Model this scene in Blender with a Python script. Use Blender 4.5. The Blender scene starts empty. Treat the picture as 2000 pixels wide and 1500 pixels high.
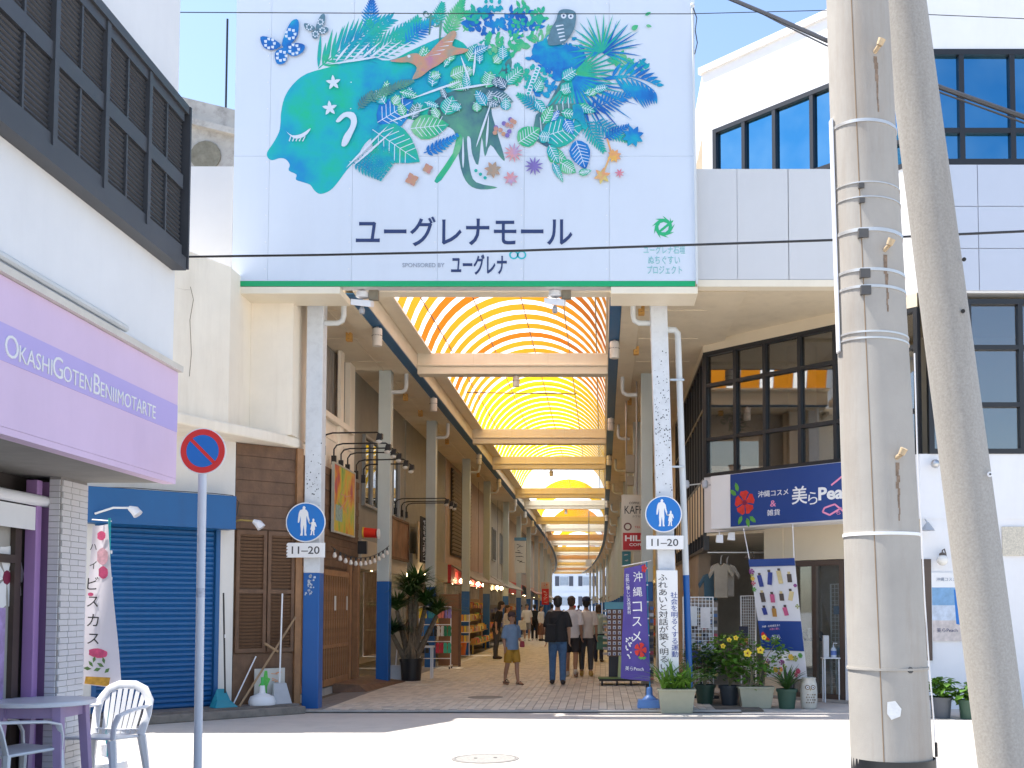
import bpy, math, random
from mathutils import Vector, Matrix
R = math.radians
random.seed(7)
sc = bpy.context.scene
C = sc.collection

# ------------------------------------------------------------------ camera
FPX, PX0, PY0, PITCH, CAMZ = 2100.0, 1177.0, 1077.0, R(3.0), 1.55   # photograph pixels (2000 x 1500)
cam_d = bpy.data.cameras.new('camera'); cam = bpy.data.objects.new('camera', cam_d); C.objects.link(cam)
cam.location = (0, 0, CAMZ); cam.rotation_euler = (math.pi/2 + PITCH, 0, 0)
cam_d.sensor_width = 36; cam_d.lens = 36*FPX/2000
cam_d.shift_x = (1000-PX0)/2000; cam_d.shift_y = (PY0-750)/2000
cam_d.clip_start = 0.1; cam_d.clip_end = 3000
sc.camera = cam
# ------------------------------------------------------------------ sky and sun
SUN_EL = R(63); SUN_H = Vector((-0.996, 0.09, 0)).normalized()
w = bpy.data.worlds.new('World'); sc.world = w; w.use_nodes = True
nt = w.node_tree; bg = nt.nodes['Background']
sky = nt.nodes.new('ShaderNodeTexSky'); sky.sky_type = 'NISHITA'; sky.sun_disc = False
sky.sun_elevation = SUN_EL; sky.sun_rotation = math.atan2(SUN_H.x, SUN_H.y)
sky.air_density = 1.0; sky.dust_density = 1.3; sky.ozone_density = 2.2
nt.links.new(sky.outputs[0], bg.inputs[0]); bg.inputs[1].default_value = 0.15
sd = bpy.data.lights.new('sun', 'SUN'); sd.energy = 4.6; sd.angle = R(0.53); sd.color = (1, 0.955, 0.88)
so = bpy.data.objects.new('sun', sd); C.objects.link(so)
tosun = Vector((SUN_H.x*math.cos(SUN_EL), SUN_H.y*math.cos(SUN_EL), math.sin(SUN_EL)))
so.rotation_euler = tosun.to_track_quat('Z', 'Y').to_euler(); so.location = (0, 0, 40)
sc.view_settings.view_transform = 'Standard'; sc.view_settings.look = 'None'
sc.view_settings.exposure = 1.12; sc.view_settings.gamma = 1.0
sc.render.engine = 'CYCLES'
sc.cycles.max_bounces = 8; sc.cycles.diffuse_bounces = 4; sc.cycles.transmission_bounces = 8; sc.cycles.transparent_max_bounces = 12

# ------------------------------------------------------------------ pixels to directions
def ray(px, py):
    u = (px-PX0)/FPX; v = (PY0-py)/FPX; c, s = math.cos(PITCH), math.sin(PITCH)
    return Vector((u, c - v*s, s + v*c))
CAM = Vector((0, 0, CAMZ))
def P(px, py, Y):                       # point of a pixel at distance Y along the arcade axis
    d = ray(px, py); return CAM + d*(Y/d.y)
def G(px, py, z=0.0):                   # point of a pixel on the ground
    d = ray(px, py); return CAM + d*((z-CAMZ)/d.z)
Z = Vector((0, 0, 1))
class Fr:                               # a vertical plane: u along it (picture left to right), v up, n towards the viewer
    def __init__(s, o, u):
        s.o = Vector(o); s.u = Vector(u).normalized(); s.v = Z.copy(); s.n = s.u.cross(s.v)
    def p(s, a, b, c=0.0): return s.o + s.u*a + s.v*b + s.n*c
    def px(s, x, y):
        d = ray(x, y); t = (s.o-CAM).dot(s.n)/d.dot(s.n); q = CAM + d*t - s.o
        return q.dot(s.u), q.dot(s.v)
    def off(s, c): return Fr(s.o + s.n*c, s.u)
FRONT = lambda Y, X=0.0: Fr((X, Y, 0), (1, 0, 0))

# ------------------------------------------------------------------ mesh builder
class MB:
    def __init__(s): s.v = []; s.f = []; s.m = []
    def add(s, vs, fs, mi=0):
        k = len(s.v); s.v += [Vector(q) for q in vs]; s.f += [tuple(i+k for i in f) for f in fs]; s.m += [mi]*len(fs); return s
    def hexa(s, q, mi=0):               # 8 corners: bottom ring 0-3, top ring 4-7
        return s.add(q, [(3,2,1,0),(4,5,6,7),(0,1,5,4),(1,2,6,5),(2,3,7,6),(3,0,4,7)], mi)
    def box(s, x0, x1, y0, y1, z0, z1, mi=0):
        return s.hexa([(x0,y0,z0),(x1,y0,z0),(x1,y1,z0),(x0,y1,z0),(x0,y0,z1),(x1,y0,z1),(x1,y1,z1),(x0,y1,z1)], mi)
    def fbox(s, F, a0, a1, b0, b1, c0, c1, mi=0):
        return s.hexa([F.p(a0,b0,c1),F.p(a1,b0,c1),F.p(a1,b0,c0),F.p(a0,b0,c0),F.p(a0,b1,c1),F.p(a1,b1,c1),F.p(a1,b1,c0),F.p(a0,b1,c0)], mi)
    def poly(s, F, pts, c0, c1, mi=0):  # polygon in frame coordinates, extruded c0..c1
        ar = sum(pts[i][0]*pts[(i+1)%len(pts)][1]-pts[(i+1)%len(pts)][0]*pts[i][1] for i in range(len(pts)))
        if ar < 0: pts = pts[::-1]
        n = len(pts)
        vs = [F.p(a, b, c1) for a, b in pts] + [F.p(a, b, c0) for a, b in pts]
        fs = [tuple(range(n)), tuple(range(2*n-1, n-1, -1))] + [((i+1)%n, i, n+i, n+(i+1)%n) for i in range(n)]
        return s.add(vs, fs, mi)
    def slab(s, pts, z0, z1, mi=0):     # plan polygon (x, y), extruded upwards
        ar = sum(pts[i][0]*pts[(i+1)%len(pts)][1]-pts[(i+1)%len(pts)][0]*pts[i][1] for i in range(len(pts)))
        if ar < 0: pts = pts[::-1]
        n = len(pts)
        vs = [(x, y, z1) for x, y in pts] + [(x, y, z0) for x, y in pts]
        return s.add(vs, [tuple(range(n)), tuple(range(2*n-1, n-1, -1))] + [((i+1)%n, i, n+i, n+(i+1)%n) for i in range(n)], mi)
    def tube(s, path, r, n=8, mi=0, cap=True, sq=None):
        path = [Vector(p) for p in path]; m = len(path)
        rs = r if isinstance(r, (list, tuple)) else [r]*m
        k = len(s.v); up = None
        for i, p in enumerate(path):
            t = (path[min(i+1, m-1)] - path[max(i-1, 0)])
            if t.length < 1e-9: t = Vector((0,0,1))
            t.normalize()
            if up is None:
                up = Vector((0,0,1)) if abs(t.z) < .9 else Vector((0,1,0))
            a = t.cross(up)
            if a.length < 1e-4: a = t.cross(Vector((1,0,0)))
            a.normalize(); b = a.cross(t).normalized(); up = b
            rr = rs[i]; ra, rb = rr if isinstance(rr, (list, tuple)) else (rr, rr)
            for j in range(n):
                th = 2*math.pi*(j+.5)/n
                s.v.append(p + a*(ra*math.cos(th)) + b*(rb*math.sin(th)))
        for i in range(m-1):
            for j in range(n):
                q = (j+1) % n
                s.f.append((k+i*n+j, k+i*n+q, k+(i+1)*n+q, k+(i+1)*n+j)); s.m.append(mi)
        if cap:
            s.f.append(tuple(k+j for j in range(n-1, -1, -1))); s.m.append(mi)
            s.f.append(tuple(k+(m-1)*n+j for j in range(n))); s.m.append(mi)
        return s
    def lathe(s, prof, c=(0,0,0), n=16, mi=0, sx=1, sy=1):
        c = Vector(c); k = len(s.v); m = len(prof)
        for r, z in prof:
            for j in range(n):
                th = 2*math.pi*j/n; s.v.append(c + Vector((r*sx*math.cos(th), r*sy*math.sin(th), z)))
        for i in range(m-1):
            for j in range(n):
                q = (j+1) % n
                s.f.append((k+i*n+j, k+i*n+q, k+(i+1)*n+q, k+(i+1)*n+j)); s.m.append(mi)
        s.f.append(tuple(k+j for j in range(n-1, -1, -1))); s.m.append(mi)
        s.f.append(tuple(k+(m-1)*n+j for j in range(n))); s.m.append(mi)
        return s
    def ball(s, c, rx, ry=None, rz=None, n=10, m=6, mi=0):
        ry = ry or rx; rz = rz or rx
        return s.lathe([(max(.02, math.sin(math.pi*i/m))*1.0, -math.cos(math.pi*i/m)) for i in range(m+1)], (0,0,0), n, mi) ._fit(n*(m+1), Vector(c), rx, ry, rz)
    def _fit(s, cnt, c, rx, ry, rz):
        for i in range(len(s.v)-cnt, len(s.v)):
            q = s.v[i]; s.v[i] = Vector((c.x+q.x*rx, c.y+q.y*ry, c.z+q.z*rz))
        return s
    def strip(s, pts, w, mi=0, nrm=None):   # bent flat blade: points and half widths
        k = len(s.v); m = len(pts)
        for i, p in enumerate(pts):
            p = Vector(p); t = Vector(pts[min(i+1, m-1)]) - Vector(pts[max(i-1, 0)])
            a = t.cross(nrm if nrm else Z)
            if a.length < 1e-5: a = Vector((1,0,0))
            a.normalize(); s.v += [p - a*w[i], p + a*w[i]]
        for i in range(m-1): s.f.append((k+2*i, k+2*i+1, k+2*i+3, k+2*i+2)); s.m.append(mi)
        return s
    def mesh(s, name, mats, org=Vector((0,0,0)), smooth=False):
        me = bpy.data.meshes.new(name)
        me.from_pydata([v-org for v in s.v], [], s.f)
        for m in (mats if isinstance(mats, (list, tuple)) else [mats]): me.materials.append(m)
        me.polygons.foreach_set('material_index', s.m)
        if smooth: me.polygons.foreach_set('use_smooth', [True]*len(s.f))
        me.update(); return me

ORG = {}
def props(o, label=None, cat=None, group=None, kind=None):
    if label: o['label'] = label
    if cat: o['category'] = cat
    if group: o['group'] = group
    if kind: o['kind'] = kind
    return o
def thing(name, loc, label, cat, group=None):
    o = bpy.data.objects.new(name, None); o.empty_display_size = .2; C.objects.link(o); o.location = loc
    ORG[o.name] = Vector(loc); return props(o, label, cat, group)
def obj(name, mb, mat, parent=None, smooth=False, bevel=0, at=None, **kw):
    """one mesh object from world-space builder mb"""
    org = ORG.get(parent.name, Vector((0,0,0))) if parent else (Vector(at) if at is not None else Vector((0,0,0)))
    me = mb.mesh(name, mat, org, smooth)
    o = bpy.data.objects.new(name, me); C.objects.link(o)
    if parent: o.parent = parent; ORG[o.name] = org
    else: o.location = org; ORG[o.name] = org
    if smooth:
        try: me.set_sharp_from_angle(angle=R(40))
        except Exception: pass
    if bevel:
        b = o.modifiers.new('bevel', 'BEVEL'); b.width = bevel; b.segments = 2; b.limit_method = 'ANGLE'
    return props(o, **kw)
def inst(name, me, parent, mat4):
    """piece sharing mesh data; mat4 in world space"""
    o = bpy.data.objects.new(name, me); C.objects.link(o)
    if parent:
        o.parent = parent; o.matrix_local = Matrix.Translation(-ORG.get(parent.name, Vector((0,0,0)))) @ mat4
    else: o.matrix_world = mat4
    return o
def copy_tree(o, parent=None):
    c = o.copy(); C.objects.link(c); c.parent = parent
    for ch in list(o.children): copy_tree(ch, c)
    return c
def frame_mat(F, a, b, c): 
    m = Matrix((F.u, F.v, F.n)).transposed().to_4x4(); m.translation = F.p(a, b, c); return m

# ------------------------------------------------------------------ text
def text_mesh(s, size=1.0, align='CENTER', extrude=.004, bold=0.0, space=1.0, line=1.0, sx=1.0):
    cu = bpy.data.curves.new('lettering', 'FONT'); cu.body = s; cu.size = size; cu.align_x = align; cu.align_y = 'CENTER'
    cu.extrude = extrude; cu.offset = bold; cu.resolution_u = 3; cu.space_character = space; cu.space_line = line
    t = bpy.data.objects.new('lettering', cu); C.objects.link(t)
    dg = bpy.context.evaluated_depsgraph_get(); me = bpy.data.meshes.new_from_object(t.evaluated_get(dg))
    bpy.data.objects.remove(t); bpy.data.curves.remove(cu)
    return me
def text(s, F, a, b, c, mat, parent, width=None, height=None, size=.2, name='lettering', vertical=False, align='CENTER', bold=0.0, tilt=0.0):
    me = text_mesh('\n'.join(s) if vertical else s, 1.0, align, .003, bold)
    xs = [v.co.x for v in me.vertices] or [0, 1]; ys = [v.co.y for v in me.vertices] or [0, 1]
    w_, h_ = max(xs)-min(xs), max(ys)-min(ys); cx, cy = (max(xs)+min(xs))/2, (max(ys)+min(ys))/2
    fx = width/w_ if width else (height/h_ if height else size); fy = height/h_ if height else fx
    ca, sa = math.cos(tilt), math.sin(tilt)
    for v in me.vertices:
        x, y = (v.co.x-(cx if align == 'CENTER' else min(xs)))*fx, (v.co.y-cy)*fy
        v.co = (x*ca-y*sa, x*sa+y*ca, v.co.z)
    me.materials.clear(); me.materials.append(mat)
    return inst(name, me, parent, frame_mat(F, a, b, c))

def marks(F, a0, a1, b0, b1, c, mat, parent, n=4, seed=1, name='print_marks'):
    """strokes of print too small or too blurred in the photograph to read: shapes only, no characters"""
    g = random.Random(seed); q = MB(); h = (b1-b0)/n; w_ = a1-a0
    for i in range(n):
        bc = b1-h*(i+.5)
        for k in range(3):
            x, y = a0+w_*g.uniform(.2, .8), bc+h*g.uniform(-.3, .3); t = g.uniform(-.6, .9); l = w_*g.uniform(.16, .34); d = min(w_, h)*.055
            dx, dy = math.cos(t)*l, math.sin(t)*l*.8; nx, ny = -math.sin(t)*d, math.cos(t)*d
            q.poly(F, [(x-dx-nx, y-dy-ny), (x+dx-nx*.5, y+dy-ny*.5), (x+dx+nx*.5, y+dy+ny*.5), (x-dx+nx, y-dy+ny)], c, c+.002+.0005*(3*i+k))
    return obj(name, q, mat, parent, kind='stuff')

# ------------------------------------------------------------------ materials
MATS = {}
def M(name, col, rough=.6, var=.12, scale=3.0, metal=0.0, bump=0.0, bscale=40.0, streak=0.0, dirt=None, dirt_amt=0.0, spec=.5, alpha=1.0, trans=0.0, emit=0.0, translucent=0.0, sub=0.0):
    if name in MATS: return MATS[name]
    m = bpy.data.materials.new(name); m.use_nodes = True; t = m.node_tree; n = t.nodes; L = t.links
    b = n['Principled BSDF']; b.inputs['Roughness'].default_value = rough; b.inputs['Metallic'].default_value = metal
    b.inputs['Specular IOR Level'].default_value = spec
    tc = n.new('ShaderNodeTexCoord'); src = tc.outputs['Object']
    last = None
    if var > 0 or dirt_amt > 0:
        nz = n.new('ShaderNodeTexNoise'); nz.inputs['Scale'].default_value = scale; nz.inputs['Detail'].default_value = 6; nz.inputs['Roughness'].default_value = .65
        L.new(src, nz.inputs['Vector'])
        rp = n.new('ShaderNodeMapRange'); rp.inputs[1].default_value = .3; rp.inputs[2].default_value = .7
        rp.inputs[3].default_value = 1-var; rp.inputs[4].default_value = 1+var*.6; L.new(nz.outputs['Fac'], rp.inputs[0])
        mx = n.new('ShaderNodeVectorMath'); mx.operation = 'SCALE'; mx.inputs[0].default_value = col[:3]; L.new(rp.outputs[0], mx.inputs['Scale'])
        last = mx.outputs[0]
        if dirt_amt > 0:
            mp = n.new('ShaderNodeMapping'); mp.inputs['Scale'].default_value = (1, 1, .12 if streak else 1); L.new(src, mp.inputs['Vector'])
            n2 = n.new('ShaderNodeTexNoise'); n2.inputs['Scale'].default_value = streak or scale*2.3; n2.inputs['Detail'].default_value = 8; n2.inputs['Roughness'].default_value = .7
            L.new(mp.outputs[0], n2.inputs['Vector'])
            r2 = n.new('ShaderNodeMapRange'); r2.inputs[1].default_value = .48; r2.inputs[2].default_value = .75; r2.inputs[3].default_value = 0; r2.inputs[4].default_value = dirt_amt
            L.new(n2.outputs['Fac'], r2.inputs[0])
            mm = n.new('ShaderNodeMix'); mm.data_type = 'RGBA'; L.new(r2.outputs[0], mm.inputs['Factor']); L.new(last, mm.inputs['A'])
            mm.inputs['B'].default_value = (*(dirt or (.12, .1, .08)), 1); last = mm.outputs['Result']
        L.new(last, b.inputs['Base Color'])
    else: b.inputs['Base Color'].default_value = (*col[:3], 1)
    if bump > 0:
        n3 = n.new('ShaderNodeTexNoise'); n3.inputs['Scale'].default_value = bscale; n3.inputs['Detail'].default_value = 4; L.new(src, n3.inputs['Vector'])
        bp = n.new('ShaderNodeBump'); bp.inputs['Strength'].default_value = bump; bp.inputs['Distance'].default_value = .01
        L.new(n3.outputs['Fac'], bp.inputs['Height']); L.new(bp.outputs[0], b.inputs['Normal'])
    if alpha < 1: b.inputs['Alpha'].default_value = alpha
    if trans: b.inputs['Transmission Weight'].default_value = trans
    if emit: b.inputs['Emission Color'].default_value = (*col[:3], 1); b.inputs['Emission Strength'].default_value = emit
    if translucent:
        tr = n.new('ShaderNodeBsdfTranslucent'); ms = n.new('ShaderNodeMixShader'); ms.inputs[0].default_value = translucent
        if last: L.new(last, tr.inputs['Color'])
        else: tr.inputs['Color'].default_value = (*col[:3], 1)
        L.new(b.outputs[0], ms.inputs[1]); L.new(tr.outputs[0], ms.inputs[2]); L.new(ms.outputs[0], n['Material Output'].inputs['Surface'])
    MATS[name] = m; return m
def glass_mat(name, tint, rough=.02, alpha=.35, refl=(.9,.95,1)):
    m = bpy.data.materials.new(name); m.use_nodes = True; t = m.node_tree; n = t.nodes; L = t.links
    n.remove(n['Principled BSDF'])
    g = n.new('ShaderNodeBsdfGlossy'); g.inputs['Roughness'].default_value = rough; g.inputs['Color'].default_value = (*refl, 1)
    if alpha > .5:
        tc = n.new('ShaderNodeTexCoord'); nz = n.new('ShaderNodeTexNoise'); nz.inputs['Scale'].default_value = 1.1; nz.inputs['Detail'].default_value = 3; L.new(tc.outputs['Object'], nz.inputs['Vector'])
        mr = n.new('ShaderNodeMapRange'); mr.inputs[1].default_value = .35; mr.inputs[2].default_value = .65; L.new(nz.outputs['Fac'], mr.inputs[0])
        cm = n.new('ShaderNodeMix'); cm.data_type = 'RGBA'; cm.inputs['A'].default_value = (*refl, 1); cm.inputs['B'].default_value = (.10, .40, .66, 1); L.new(mr.outputs[0], cm.inputs['Factor']); L.new(cm.outputs['Result'], g.inputs['Color'])
        bp = n.new('ShaderNodeBump'); bp.inputs['Strength'].default_value = .12; bp.inputs['Distance'].default_value = .05; L.new(nz.outputs['Fac'], bp.inputs['Height']); L.new(bp.outputs[0], g.inputs['Normal'])
    tr = n.new('ShaderNodeBsdfTransparent'); tr.inputs['Color'].default_value = (*tint, 1)
    fr = n.new('ShaderNodeFresnel'); fr.inputs['IOR'].default_value = 1.5
    ad = n.new('ShaderNodeMath'); ad.operation = 'MULTIPLY_ADD'; ad.inputs[1].default_value = 1.0; ad.inputs[2].default_value = alpha; ad.use_clamp = True
    L.new(fr.outputs[0], ad.inputs[0])
    mx = n.new('ShaderNodeMixShader'); L.new(ad.outputs[0], mx.inputs[0]); L.new(tr.outputs[0], mx.inputs[1]); L.new(g.outputs[0], mx.inputs[2])
    L.new(mx.outputs[0], n['Material Output'].inputs['Surface']); MATS[name] = m; return m

white_wall = M('white render wall', (.78, .78, .79), .75, .04, 1.2, bump=.1, bscale=60, dirt=(.5,.48,.45), dirt_amt=.12, streak=3)
grey_wall = M('pale grey render wall', (.80, .80, .80), .75, .04, 1.2, bump=.12, bscale=70, dirt=(.5,.5,.5), dirt_amt=.1, streak=3)
cream_wall = M('cream render wall', (.92, .83, .69), .8, .07, .9, bump=.15, bscale=50, dirt=(.45,.33,.2), dirt_amt=.25, streak=2)
cream_metal = M('cream sheet metal', (.80, .72, .57), .45, .05, 1.5, dirt=(.5,.4,.28), dirt_amt=.12, streak=4)
soffit_mat = M('beige soffit board', (.70, .60, .44), .7, .06, 1.0, dirt=(.35,.28,.2), dirt_amt=.25)
clad_mat = M('pale metal cladding', (.60, .60, .60), .4, .04, .8, dirt=(.55,.53,.5), dirt_amt=.15, streak=5)
concrete_old = M('weathered concrete', (.42, .41, .39), .9, .2, 1.5, bump=.4, bscale=25, dirt=(.14,.13,.12), dirt_amt=.7)
street_mat = M('sun bleached asphalt', (.50, .465, .42), .9, .07, 1.5, bump=.35, bscale=120, dirt=(.26,.26,.25), dirt_amt=.3)
kerb_mat = M('concrete kerb', (.40, .38, .35), .85, .12, 3, bump=.3, bscale=50, dirt=(.1,.09,.08), dirt_amt=.4)
tile_a = M('beige paving tile', (.60, .555, .475), .65, .14, 6, bump=.15, bscale=90, dirt=(.2,.17,.13), dirt_amt=.25)
tile_b = M('grey beige paving tile', (.50, .465, .40), .65, .14, 6, bump=.15, bscale=90, dirt=(.2,.17,.13), dirt_amt=.25)
tile_c = M('dark grey paving tile', (.20, .20, .20), .65, .14, 6, bump=.15, bscale=90)
grout = M('paving joint sand', (.12, .105, .085), .95, .15, 8)
post_pale = M('pale grey green post paint', (.50, .55, .53), .5, .05, 2, dirt=(.3,.32,.3), dirt_amt=.15, streak=4)
post_white = M('chalky white post paint', (.66, .69, .72), .55, .05, 3, dirt=(.25,.26,.28), dirt_amt=.3)
post_blue = M('blue post paint', (.008, .10, .34), .4, .06, 2, dirt=(.04,.1,.25), dirt_amt=.2)
blue_strip = M('dark blue fascia sheet', (.02, .12, .26), .5, .1, 1)
shutter_blue = M('blue roller shutter', (.005, .10, .29), .45, .08, 2, dirt=(.02,.07,.16), dirt_amt=.35, streak=3)
lilac = M('lilac painted board', (.72, .55, .74), .6, .05, 1, dirt=(.55,.42,.55), dirt_amt=.12, streak=3)
lilac_band = M('violet band', (.50, .42, .76), .6, .03, 1)
purple_frame = M('purple painted frame', (.36, .20, .44), .5, .05, 2)
louvre_dark = M('dark bronze louvre', (.055, .058, .066), .45, .1, 2)
black_frame = M('black window frame', (.018, .019, .022), .4, .1, 2)
wood_dark = M('dark brown boards', (.16, .085, .045), .65, .3, 6, bump=.3, bscale=30, dirt=(.05,.025,.015), dirt_amt=.5, streak=9)
wood_mid = M('brown lattice timber', (.33, .165, .07), .6, .25, 5, bump=.3, bscale=30, dirt=(.1,.045,.02), dirt_amt=.4, streak=9)
wood_light = M('worn timber', (.34, .22, .12), .7, .2, 5, bump=.2, bscale=30)
pole_conc = M('utility pole concrete', (.38, .355, .32), .9, .12, 2.5, bump=.12, bscale=160, dirt=(.25,.19,.14), dirt_amt=.6, streak=4)
pole_conc2 = M('speckled concrete', (.37, .35, .32), .9, .18, 85, bump=.12, bscale=140, dirt=(.17,.14,.11), dirt_amt=.45, streak=3)
steel = M('galvanised steel', (.55, .55, .55), .35, .08, 5, metal=.8)
white_paint = M('white paint', (.80, .80, .80), .45, .03, 3)
white_plastic = M('white plastic', (.78, .78, .80), .35, .03, 3)
black_plastic = M('black plastic', (.02, .02, .022), .4, .1, 3)
navy_ink = M('navy lettering', (.02, .04, .13), .5, 0)
black_ink = M('black lettering', (.015, .015, .018), .5, 0)
white_ink = M('white lettering', (.82, .82, .82), .5, 0)
pink_ink = M('pink lettering', (.8, .28, .45), .5, 0)
teal_ink = M('teal print', (.02, .45, .50), .5, 0)
green_ink = M('green print', (.02, .42, .17), .5, 0)
sign_blue = M('traffic sign blue', (.005, .16, .52), .35, .02, 2)
sign_red = M('traffic sign red', (.72, .03, .02), .35, .02, 2)
pvc = M('pale pipe', (.62, .64, .64), .4, .05, 3)
dark_void = M('dark interior', (.03, .028, .026), .9, .1, 1)
glass_dark = glass_mat('smoked window glass', (.55, .50, .44), alpha=.16)
glass_blue = glass_mat('reflective blue glass', (.06, .2, .36), alpha=.62, refl=(.22,.50,.70))
glass_clear = glass_mat('shop window glass', (.85, .88, .88), alpha=.03)
leaf_a = M('leaf green', (.055, .13, .03), .45, .3, 8, translucent=.25)
leaf_b = M('bright leaf green', (.12, .26, .03), .45, .3, 8, translucent=.3)
leaf_d = M('dark leaf green', (.03, .08, .03), .45, .3, 8, translucent=.2)
# ================================================================== setting
def bend(Y): return 0.0 if Y < 62 else -(Y-62)**2*4.0e-4
m = MB(); m.add([(-300,-200,0),(300,-200,0),(300,500,0),(-300,500,0)], [(0,1,2,3)])
obj('street', m, street_mat, kind='structure')
# arcade floor
FL = .035
def band_pts(xa, xb, ys): return [(xa+bend(y), y) for y in ys] + [(xb+bend(y), y) for y in reversed(ys)]
YS = [16.12, 30, 45, 60, 68, 76, 84, 92, 100, 108, 116, 124, 132, 140, 150, 160]
floor = obj('arcade_floor', MB().slab(band_pts(-6.6, 2.4, YS), .004, FL-.008), grout, kind='structure')
obj('kerb', MB().box(-4.75, 2.05, 15.98, 16.10, .002, FL+.004), kerb_mat, bevel=.01, kind='structure')
obj('gutter_channel', MB().box(-4.75, 2.05, 15.93, 15.972, .002, .012), dark_void, kind='structure')
TW, TD, GAP = .125, .25, .007
tile_me = {}
for k, mt in enumerate((tile_a, tile_b, tile_c)):
    q = MB(); q.hexa([(-TW/2+GAP/2,-TD/2+GAP/2,-.008),(TW/2-GAP/2,-TD/2+GAP/2,-.008),(TW/2-GAP/2,TD/2-GAP/2,-.008),(-TW/2+GAP/2,TD/2-GAP/2,-.008),
        (-TW/2+GAP/2+.003,-TD/2+GAP/2+.003,0),(TW/2-GAP/2-.003,-TD/2+GAP/2+.003,0),(TW/2-GAP/2-.003,TD/2-GAP/2-.003,0),(-TW/2+GAP/2+.003,TD/2-GAP/2-.003,0)])
    tile_me[k] = q.mesh('paving_tile', mt)
rt = random.Random(3)
def tile_kind(x, y):
    if x < -4.12: return 2
    if abs(x+1.9) < .75 and 17.6 < y < 19.4 and rt.random() < .45: return 1
    return 0 if rt.random() < .62 else 1
far_tiles = MB(); cols = int(6.4/TW); row = 0; y = 16.12 + TD/2
while y < 62:
    for c in range(cols):
        x = -4.62 + c*TW; yy = y + (TD/2 if c % 2 else 0)
        k = tile_kind(x, yy); dz = rt.uniform(-.0015, .0015)
        if row < 6:
            inst('paving_tile', tile_me[k], floor, Matrix.Translation((x, yy, FL+dz)))
        else:
            g = GAP/2; z = FL+dz
            far_tiles.add([(x-TW/2+g,yy-TD/2+g,z),(x+TW/2-g,yy-TD/2+g,z),(x+TW/2-g,yy+TD/2-g,z),(x-TW/2+g,yy+TD/2-g,z),
                           (x-TW/2+g,yy-TD/2+g,z-.01),(x+TW/2-g,yy-TD/2+g,z-.01),(x+TW/2-g,yy+TD/2-g,z-.01),(x-TW/2+g,yy+TD/2-g,z-.01)],
                          [(0,1,2,3),(4,5,1,0),(5,6,2,1),(7,4,0,3)], k)
    row += 1; y += TD
obj('paving_tiles', far_tiles, [tile_a, tile_b, tile_c], floor, kind='stuff')
obj('far_paving', MB().slab(band_pts(-4.62, 1.75, [62.2]+YS[4:]), FL-.007, FL), tile_a, floor)
# street manhole and drain marks
c = G(948, 1482); mh = thing('manhole_cover', (c.x, c.y, 0), 'round iron manhole cover set flush in the bright street', 'manhole')
obj('rim', MB().lathe([(.345,.001),(.345,.006),(.31,.007),(.31,.001)], (c.x,c.y,0), 40), M('manhole rim', (.22,.21,.2), .7, .2, 9), mh)
q = MB().lathe([(.305,.002),(.305,.006),(.01,.0065)], (c.x,c.y,0), 40)
obj('lid', q, M('worn iron lid', (.30,.295,.28), .6, .25, 30, bump=.6, bscale=60), mh)
for dx, dy in ((-.1,.0),(.1,.03)): obj('pick_hole', MB().lathe([(.02,.0065),(.02,.0085)], (c.x+dx,c.y+dy,0), 10), dark_void, mh)
c = G(948, 1362, FL); o = thing('floor_hatch', (c.x,c.y,FL), 'small round hatch cover in the paved arcade floor', 'hatch')
obj('rim', MB().lathe([(.30,.001),(.30,.005),(.27,.006)], (c.x,c.y,FL), 28), M('hatch rim', (.2,.19,.17), .7), o)
c = G(757, 1381, FL)
obj('drain_cover', MB().lathe([(.10,.001),(.10,.006),(.02,.007)], (c.x,c.y,FL), 24), kerb_mat, at=(c.x,c.y,FL), label='tiny round drain cover at the arcade kerb near the blue post', cat='drain')

# ================================================================== arcade structure
ar = thing('arcade_canopy', (-1.8, 16.3, 0), 'covered shopping arcade with striped orange and yellow vaulted roof on pale posts', 'arcade')
XL, XR = -3.73, .10
def rail(name, x0, x1, z0, z1, Y0, Y1, mat, parent=ar, bevel=0):
    ys = [Y0] + [y for y in YS if Y0+.5 < y < Y1-.5] + [Y1]
    q = MB(); k = 0
    for y in ys:
        d = bend(y); q.v += [Vector((x0+d,y,z0)),Vector((x1+d,y,z0)),Vector((x1+d,y,z1)),Vector((x0+d,y,z1))]
    n = len(ys)
    for i in range(n-1):
        for j in range(4): q.f.append((4*i+j, 4*i+(j+1)%4, 4*i+4+(j+1)%4, 4*i+4+j)); q.m.append(0)
    q.f += [(3,2,1,0), tuple(4*(n-1)+j for j in range(4))]; q.m += [0,0]
    return obj(name, q, mat, parent)
YE = 150
for sgn, X in ((-1, XL), (1, XR)):
    S = lambda a: X + sgn*a
    def rr(name, a0, a1, z0, z1, y0, mat):
        x0, x1 = sorted((S(a0), S(a1))); return rail(name, x0, x1, z0, z1, y0, YE, mat)
    rr('blue_strip', .012, .20, 6.335, 6.352, 16.2, blue_strip)
    rr('fascia_box', .203, .51, 6.31, 6.60, 16.2, soffit_mat)
    rr('fascia_panel', 0, .06, 6.355, 6.64, 16.2, cream_metal)
    rr('fascia_trim', -.012, .03, 6.643, 6.655, 16.2, soffit_mat)
    rr('gutter_ledge', -.28 if sgn < 0 else -.04, .30, 6.658, 6.70, 16.2, cream_metal)
    rr('soffit', .513, 3.0 if sgn < 0 else 2.1, 6.37, 6.43, 16.2, soffit_mat)
# soffit board joints
for i in range(22):
    y = 17.2+i*1.82
    for x0, x1 in ((XL-2.2, XL-.55), (XR+.55, XR+1.6)): obj('soffit_joint', MB().box(x0, x1, y, y+.02, 6.360, 6.3695), wood_light if 0 else soffit_mat, ar)
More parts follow.
